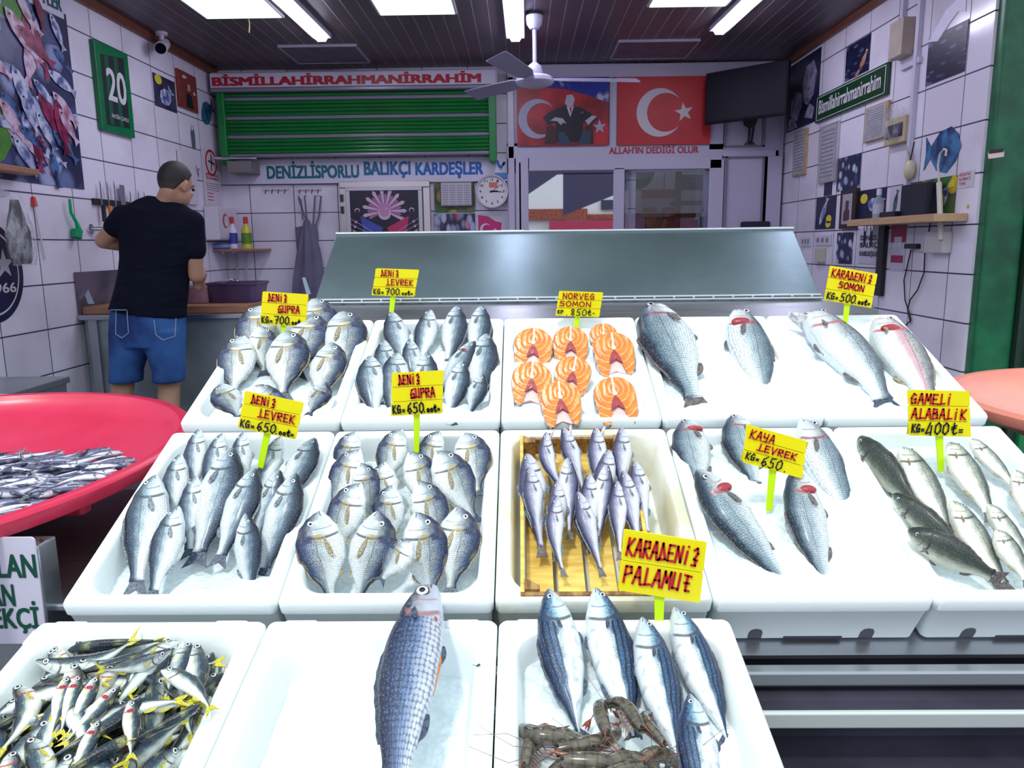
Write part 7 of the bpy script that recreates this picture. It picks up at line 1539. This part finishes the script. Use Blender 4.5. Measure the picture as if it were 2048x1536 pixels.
for yy, lb in ((yk, 'left bunch of keys hanging from the shelf edge'), (yk-.09, 'right bunch of keys hanging from the shelf edge')):
    r = root('key_bunch', (XR-.165, yy, zs-.02), lb, 'keys', 'keys under the shelf'); MB().tube([(XR-.15, yy+.02*cos(a), zs-.04+.02*sin(a)) for a in [2*PI*k/10 for k in range(11)]], .003, 5).build('key_ring', ch, r)
    for k in (-1, 0, 1): MB().box((XR-.153+k*.003, yy+k*.014-.008, zs-.13), (XR-.151+k*.003, yy+k*.014+.008, zs-.055)).build('key', M('key_dark', (.03, .02, .05), .3, .8), r)
s_, si = wpanel('wall_sign', [(1718, 456), (1766, 455), (1761, 531), (1715, 525)], 'R', M('tile_white', (.55, .52, .66), .3), 'small white sign with shop name in dark letters under the shelf', 'sign', .003)
for k, t_ in enumerate(('DENİZLİ', 'BALIKÇI', 'KARDEŞLER')): wtext('lettering', s_, si, t_, .10, .9, .66-.24*k, .84-.24*k, M('letters_green_black', (.01, .05, .04), .4), 'R')
s_, si = wpanel('payment_poster', [(1783, 449), (1813, 450), (1808, 543), (1779, 541)], 'R', M('tile_white', (.55, .52, .66), .3), 'red and white payment poster under the shelf beside the sockets', 'poster', .003)
wchild('red_band', s_, si, [[(0, .62), (1, .62), (1, 1), (0, 1)]], M('poster_crimson', (.32, .015, .07), .4), .0008, 'R'); wchild('red_ribbon', s_, si, [[(.1, .18), (.9, .18), (.9, .34), (.1, .34)]], M('poster_crimson', (.32, .015, .07), .4), .0008, 'R'); wchild('white_panel', s_, si, [[(.25, .48), (.75, .48), (.75, .74), (.25, .74)]], white, .0014, 'R')
for quad, lb in (([(1600, 473), (1621, 474), (1619, 493), (1603, 492)], 'white triple socket plate beside the lid end'), ([(1630, 471), (1661, 469), (1660, 490), (1630, 491)], 'wide white switch plate right of the triple socket')):
    s_, si = wpanel('wall_socket', quad, 'R', M('plate_white', (.62, .60, .70), .35), lb, 'socket', .012, group='switch plates', bevel=.002)
    for k in range(3): wchild('socket_hole', s_, si, [[(.2+.3*k+.09*cos(a), .5+.28*sin(a)) for a in [j*PI/5 for j in range(10)]]], M('socket_grey', (.25, .24, .30), .4), .0008, 'R')
s_, si = wpanel('intercom', [(1629, 497), (1645, 495), (1643, 525), (1628, 524)], 'R', M('cream_plastic2', (.52, .52, .42), .4), 'small cream intercom handset below the switch plate', 'intercom', .03, bevel=.004)
s_, si = wpanel('wall_socket', [(1833, 484), (1847, 482), (1845, 504), (1832, 503)], 'R', M('plate_white', (.62, .60, .70), .35), 'white socket with a black adapter plugged in', 'socket', .012, group=None, bevel=.002)
s_, si = wpanel('power_adapter', [(1808, 488), (1832, 487), (1831, 498), (1807, 497)], 'R', M('device_black', (.006, .006, .02), .4), 'black power adapter plugged beside the white socket', 'adapter', .04, bevel=.004)
s_, si = wpanel('router_box', [(1848, 462), (1886, 464), (1884, 510), (1847, 503)], 'R', M('router_cream', (.58, .56, .56), .4), 'cream plastic router box below the right end of the shelf', 'router', .05, bevel=.006)
P0, P1 = at_x(1878, 365, XR-.06), at_x(1882, 480, XR-.06); r = root('router_antenna', P1, 'pale upright antenna bar with a curved wire before the fish decal', 'antenna'); MB().tube([P0, P1], .014, 8).build('antenna_bar', M('antenna_cream', (.62, .60, .56), .4), r)
MB().tube([at_x(u, v, XR-.05) for u, v in ((1878, 365), (1876, 330), (1880, 308), (1888, 298), (1893, 300), (1891, 312))], .006, 6).build('curved_wire', M('antenna_cream', (.62, .60, .56), .4), r, smooth=True)
for pts, lb in (([(1822, 500), (1808, 560), (1810, 600), (1818, 625), (1822, 640), (1812, 650)], 'left black cable dropping from the adapter to the stand'), ([(1862, 440), (1850, 500), (1848, 545), (1835, 580), (1820, 600), (1815, 620), (1821, 645)], 'right black cable curving down from the shelf')):
    o = MB().tube([at_x(u, v, XR-.012) for u, v in pts], .004, 6).build('black_cable', ink, smooth=True); tag(o, lb, 'cable')
s_, si = wpanel('yellow_sticker', [(1933, 410), (1938, 409), (1938, 416), (1933, 417)], 'R', M('sticker_yellow', (.6, .45, .05), .4), 'tiny yellow dot sticker beside the green post', 'sticker', .001)

# ================================================================== THE SHOPKEEPER
PY = 4.20
def pp(u, v, dy=0.0): return at_y(u, v, PY+dy)
skin = NT('skin'); f = skin.noise(skin.obj(), 10, 4); skin = skin.fin(skin.mix(f, (.42, .22, .14), (.54, .31, .20)), .5, 0, Subsurface_Weight=.1, Subsurface_Radius=(.02, .008, .004), Subsurface_Scale=.3)
def remesh(o, vs, it=4, f=.6):
    a = o.modifiers.new('merge', 'REMESH'); a.mode = 'VOXEL'; a.voxel_size = vs; a.use_smooth_shade = True
    b = o.modifiers.new('soft', 'SMOOTH'); b.iterations = it; b.factor = f
def chain(m, pts, rad, flat=1.0):
    pts = [Vector(p) for p in pts]
    m.tube(pts, rad, 14, flat=flat)
    for p, r_ in zip(pts, rad): m.ball(p, r_*.99, 10)
person = root('person', (pp(293, 700).x, PY, 0), 'person seen from behind in black t-shirt and denim shorts working at the counter', 'person')
hc = pp(353, 368, .02); nk = pp(333, 402, 0); 
Rz = Matrix.Rotation(radians(-24), 3, 'Z') @ Matrix.Rotation(radians(-20), 3, 'X')      # faces away to the right, looking down
def H(x, y, z): return hc+Rz @ Vector((x, y, z))                                        # y forward, z up, x right of head
bodym = MB()
T = Rz
bodym.ball(H(0, -.012, .018), (.072, .090, .092), 16, T); bodym.ball(H(0, .022, -.055), (.060, .075, .062), 12, T)
bodym.ball(H(0, .055, -.098), (.030, .030, .022), 8, T)                                   # chin
bodym.tube([H(0, .082, .010), H(0, .108, -.030), H(0, .096, -.045)], [.008, .012, .008], 8)     # nose
bodym.ball(H(0, .085, -.068), (.022, .008, .008), 8, T)                                   # lips
bodym.ball(H(0, .080, .022), (.050, .016, .010), 8, T)                                    # brow
for s_ in (-1, 1):
    bodym.ball(H(s_*.034, .070, -.028), (.020, .018, .016), 8, T)
    m_c = H(s_*.078, -.005, -.022); bodym.ball(m_c, (.010, .020, .033), 10, T); bodym.tube([H(s_*.076, .01, .0), H(s_*.088, -.012, .010), H(s_*.092, -.020, -.012), H(s_*.084, -.012, -.040)], [.006, .007, .007, .006], 8)
chain(bodym, [H(0, -.03, -.05), nk, pp(322, 432)], [.050, .055, .070])
# trunk inside the clothes, arms, legs
shL, shR = pp(248, 432), pp(390, 440); elL, elR = pp(206, 482, .02), pp(392, 552, .02)
chain(bodym, [pp(268, 430), shL, pp(226, 460), elL], [.055, .058, .048, .042]); wrL = Vector((elL.x+.20, elL.y+.20, elL.z-.05))
chain(bodym, [elL, (elL+wrL)/2+Vector((0, 0, .0)), wrL], [.042, .040, .029])
wrR = Vector((elR.x-.06, elR.y+.22, elR.z+.02))
chain(bodym, [pp(370, 440), shR+Vector((-.012, 0, -.01)), pp(388, 500), elR], [.055, .056, .046, .040]); chain(bodym, [elR, (elR+wrR)/2, wrR], [.040, .038, .028])
chain(bodym, [pp(322, 432), pp(300, 520), pp(293, 610)], [.085, .085, .09])
hipL, hipR = pp(254, 650), pp(330, 650)
for hp, kn, an in ((hipL, pp(247, 762, .02), pp(240, 905)), (hipR, pp(338, 770, .03), pp(345, 905))):
    an = Vector((an.x, PY-.01, .09)); mid = kn.lerp(an, .35)+Vector((0, -.022, 0))
    chain(bodym, [pp(293, 625), hp, kn, mid, kn.lerp(an, .7), an], [.095, .090, .060, .060, .044, .038])
    chain(bodym, [an, Vector((an.x, an.y-.03, .04))], [.038, .034])
# hands with separate fingers over the board
for wr, dr in ((wrL, Vector((.55, .6, -.35)).normalized()), (wrR, Vector((-.45, .7, -.45)).normalized())):
    side = dr.cross(Vector((0, 0, 1))).normalized(); sg_ = 1 if wr is wrL else -1; upv = side.cross(dr)
    bodym.ball(wr+dr*.045, (.040, .045, .022), 10); bodym.tube([wr, wr+dr*.05, wr+dr*.085], [.026, .038, .034], 12, flat=.55)
    for k, (off, ln) in enumerate(((-.030, .060), (-.010, .074), (.010, .070), (.029, .052))):
        b0 = wr+dr*.080+side*off; b1 = b0+dr*ln*.45-upv*.008; b2 = b1+dr*ln*.28-upv*ln*.25; b3 = b2-upv*ln*.35+dr*.004; chain(bodym, [b0, b1, b2, b3], [.0095, .009, .0085, .0075])
    t0_ = wr+dr*.03-side*.030*1; chain(bodym, [t0_, t0_+dr*.03-side*.022, t0_+dr*.058-side*.026-upv*.012], [.012, .0105, .009])
bo = bodym.build('body', skin, person, smooth=True, autosmooth=False); remesh(bo, .008, 3, .5)
# hair: close cap, faded at the neck
hn = NT('short_hair'); g = hn.node('SeparateXYZ', None, i0=hn.pos()); f = hn.noise(hn.pos(), 220, 2); hn.bump(f, .6, .004)
fade = hn.step(g.outputs[2], hc.z-.075, hc.z+.03); hair = hn.fin(hn.mix(hn.mul(fade, hn.add(.75, hn.mul(f, .4))), (.13, .09, .07), (.006, .005, .006)), .55)
m = MB(); rings = []
for i in range(17):
    ring = []
    for j in range(32):
        t = 2*PI*j/32; fr_ = sin(t); lo_ = .55 if fr_ > .55 else (-.05+.6*max(0, (fr_-.2)/.35) if fr_ > .2 else (-.10 if fr_ > -.15 else -.10-.85*min(1, (-fr_-.15)/.45)))
        lim = PI/2-(PI/2-lo_)*i/16; ring.append(H(0, -.014, .018)+Rz @ Vector((.0775*cos(lim)*cos(t), .0955*cos(lim)*sin(t), .0985*sin(lim))))
    rings.append(ring)
m.loft(rings); m.build('hair', hair, person, smooth=True, autosmooth=False)
for s_ in (-1, 1): MB().ball(H(s_*.031, .086, .002), .0085, 8).build('eye', eyek, person, smooth=True)
# t-shirt
cloth = NT('black_cotton'); f = cloth.noise(cloth.obj(), 5, 4); cloth.bump(cloth.noise(cloth.scale(cloth.obj(), (3, 3, 7)), 2.2, 4), .6, .04); cloth = cloth.fin(cloth.mix(f, (.0035, .0045, .013), (.007, .009, .024)), .9, 0, Specular_IOR_Level=.15)
def oval(c, rx, ry, k=24, tilt=0): return [c+Vector((rx*cos(2*PI*j/k), ry*sin(2*PI*j/k), tilt*rx*cos(2*PI*j/k))) for j in range(k)]
def wspan(u0, u1, v, ry, tilt=0):
    a, b = pp(u0, v), pp(u1, v); return oval((a+b)/2+Vector((0, 0.01, 0)), (b-a).length/2, ry, tilt=tilt)
m = MB(); m.loft([wspan(296, 362, 398, .058, -.25), wspan(272, 384, 410, .075, -.20), wspan(250, 394, 424, .105, -.15), wspan(240, 398, 445, .125, -.06), wspan(238, 396, 480, .135), wspan(240, 388, 515, .135), wspan(236, 376, 550, .13), wspan(228, 374, 585, .135, -.02), wspan(220, 370, 614, .14, -.03), wspan(218, 369, 628, .142, -.14)])
chain(m, [pp(264, 430), shL+Vector((0, 0, -.004)), pp(230, 455)], [.060, .066, .060]); chain(m, [pp(368, 434), shR+Vector((-.012, 0, -.01)), pp(387, 470), pp(389, 500)], [.058, .062, .060, .062])
o = m.build('t_shirt', cloth, person, smooth=True, autosmooth=False); remesh(o, .010, 4, .6)
# denim shorts
dn = NT('denim'); f = dn.noise(dn.obj(), 3.2, 4); fine = dn.noise(dn.obj(), 180, 2); dn.bump(dn.add(dn.mul(fine, .4), dn.noise(dn.obj(), 7, 3)), .35, .012)
dz = dn.node('SeparateXYZ', None, i0=dn.pos()).outputs[2]; wear = dn.mul(dn.step(f, .40, .66), dn.step(dz, .45, .62)); dnm = dn.fin(dn.mix(fine, dn.mix(wear, (.004, .022, .14), (.02, .10, .34)), dn.mix(wear, (.01, .04, .20), (.05, .17, .46))), .8)
m = MB(); m.loft([wspan(222, 366, 606, .115), wspan(219, 368, 640, .13), wspan(218, 369, 672, .135), wspan(220, 368, 692, .125)])
for u0, u1, uu0, uu1 in ((220, 296, 219, 282), (292, 368, 305, 366)):
    m.loft([wspan(u0, u1, 660, .12), wspan(u0+1, u1-1, 700, .115), wspan(uu0+1, uu1, 740, .100), wspan(uu0, uu1, 764, .098)])
so = o = m.build('denim_shorts', dnm, person, smooth=True, autosmooth=False); remesh(o, .009, 3, .5)
stc = M('stitch_pale', (.35, .40, .50), .7)
for pts in ([(232, 622), (231, 668), (244, 676), (257, 666), (254, 622)], [(308, 640), (312, 670), (326, 680), (350, 672), (352, 636)]):
    q = [pp(u, v, -.128+.0) for u, v in pts]; q = [at_y(u, v, PY-.135+abs(u-(245 if u < 290 else 332))*.0006) for u, v in pts]
    for a_, b_ in zip(q, q[1:]): MB().tube([a_, b_], .0022, 5).build('pocket_stitch', stc, so)
a_, b_ = at_y(222, 620, PY-.12), at_y(252, 620, PY-.137); MB().tube([a_, b_], .010, 6, flat=.3).build('waist_patch', M('patch_blue', (.20, .32, .45), .7), so)
shoe = M('shoe_black', (.01, .01, .014), .5)
for x in (pp(240, 905).x, pp(345, 905).x):
    m = MB(); m.ball((x, PY+.06, .045), (.05, .14, .045), 12); m.box((x-.045, PY-.06, .0), (x+.045, PY+.18, .02)); o = m.build('shoe', shoe, person, smooth=True); remesh(o, .008, 2)
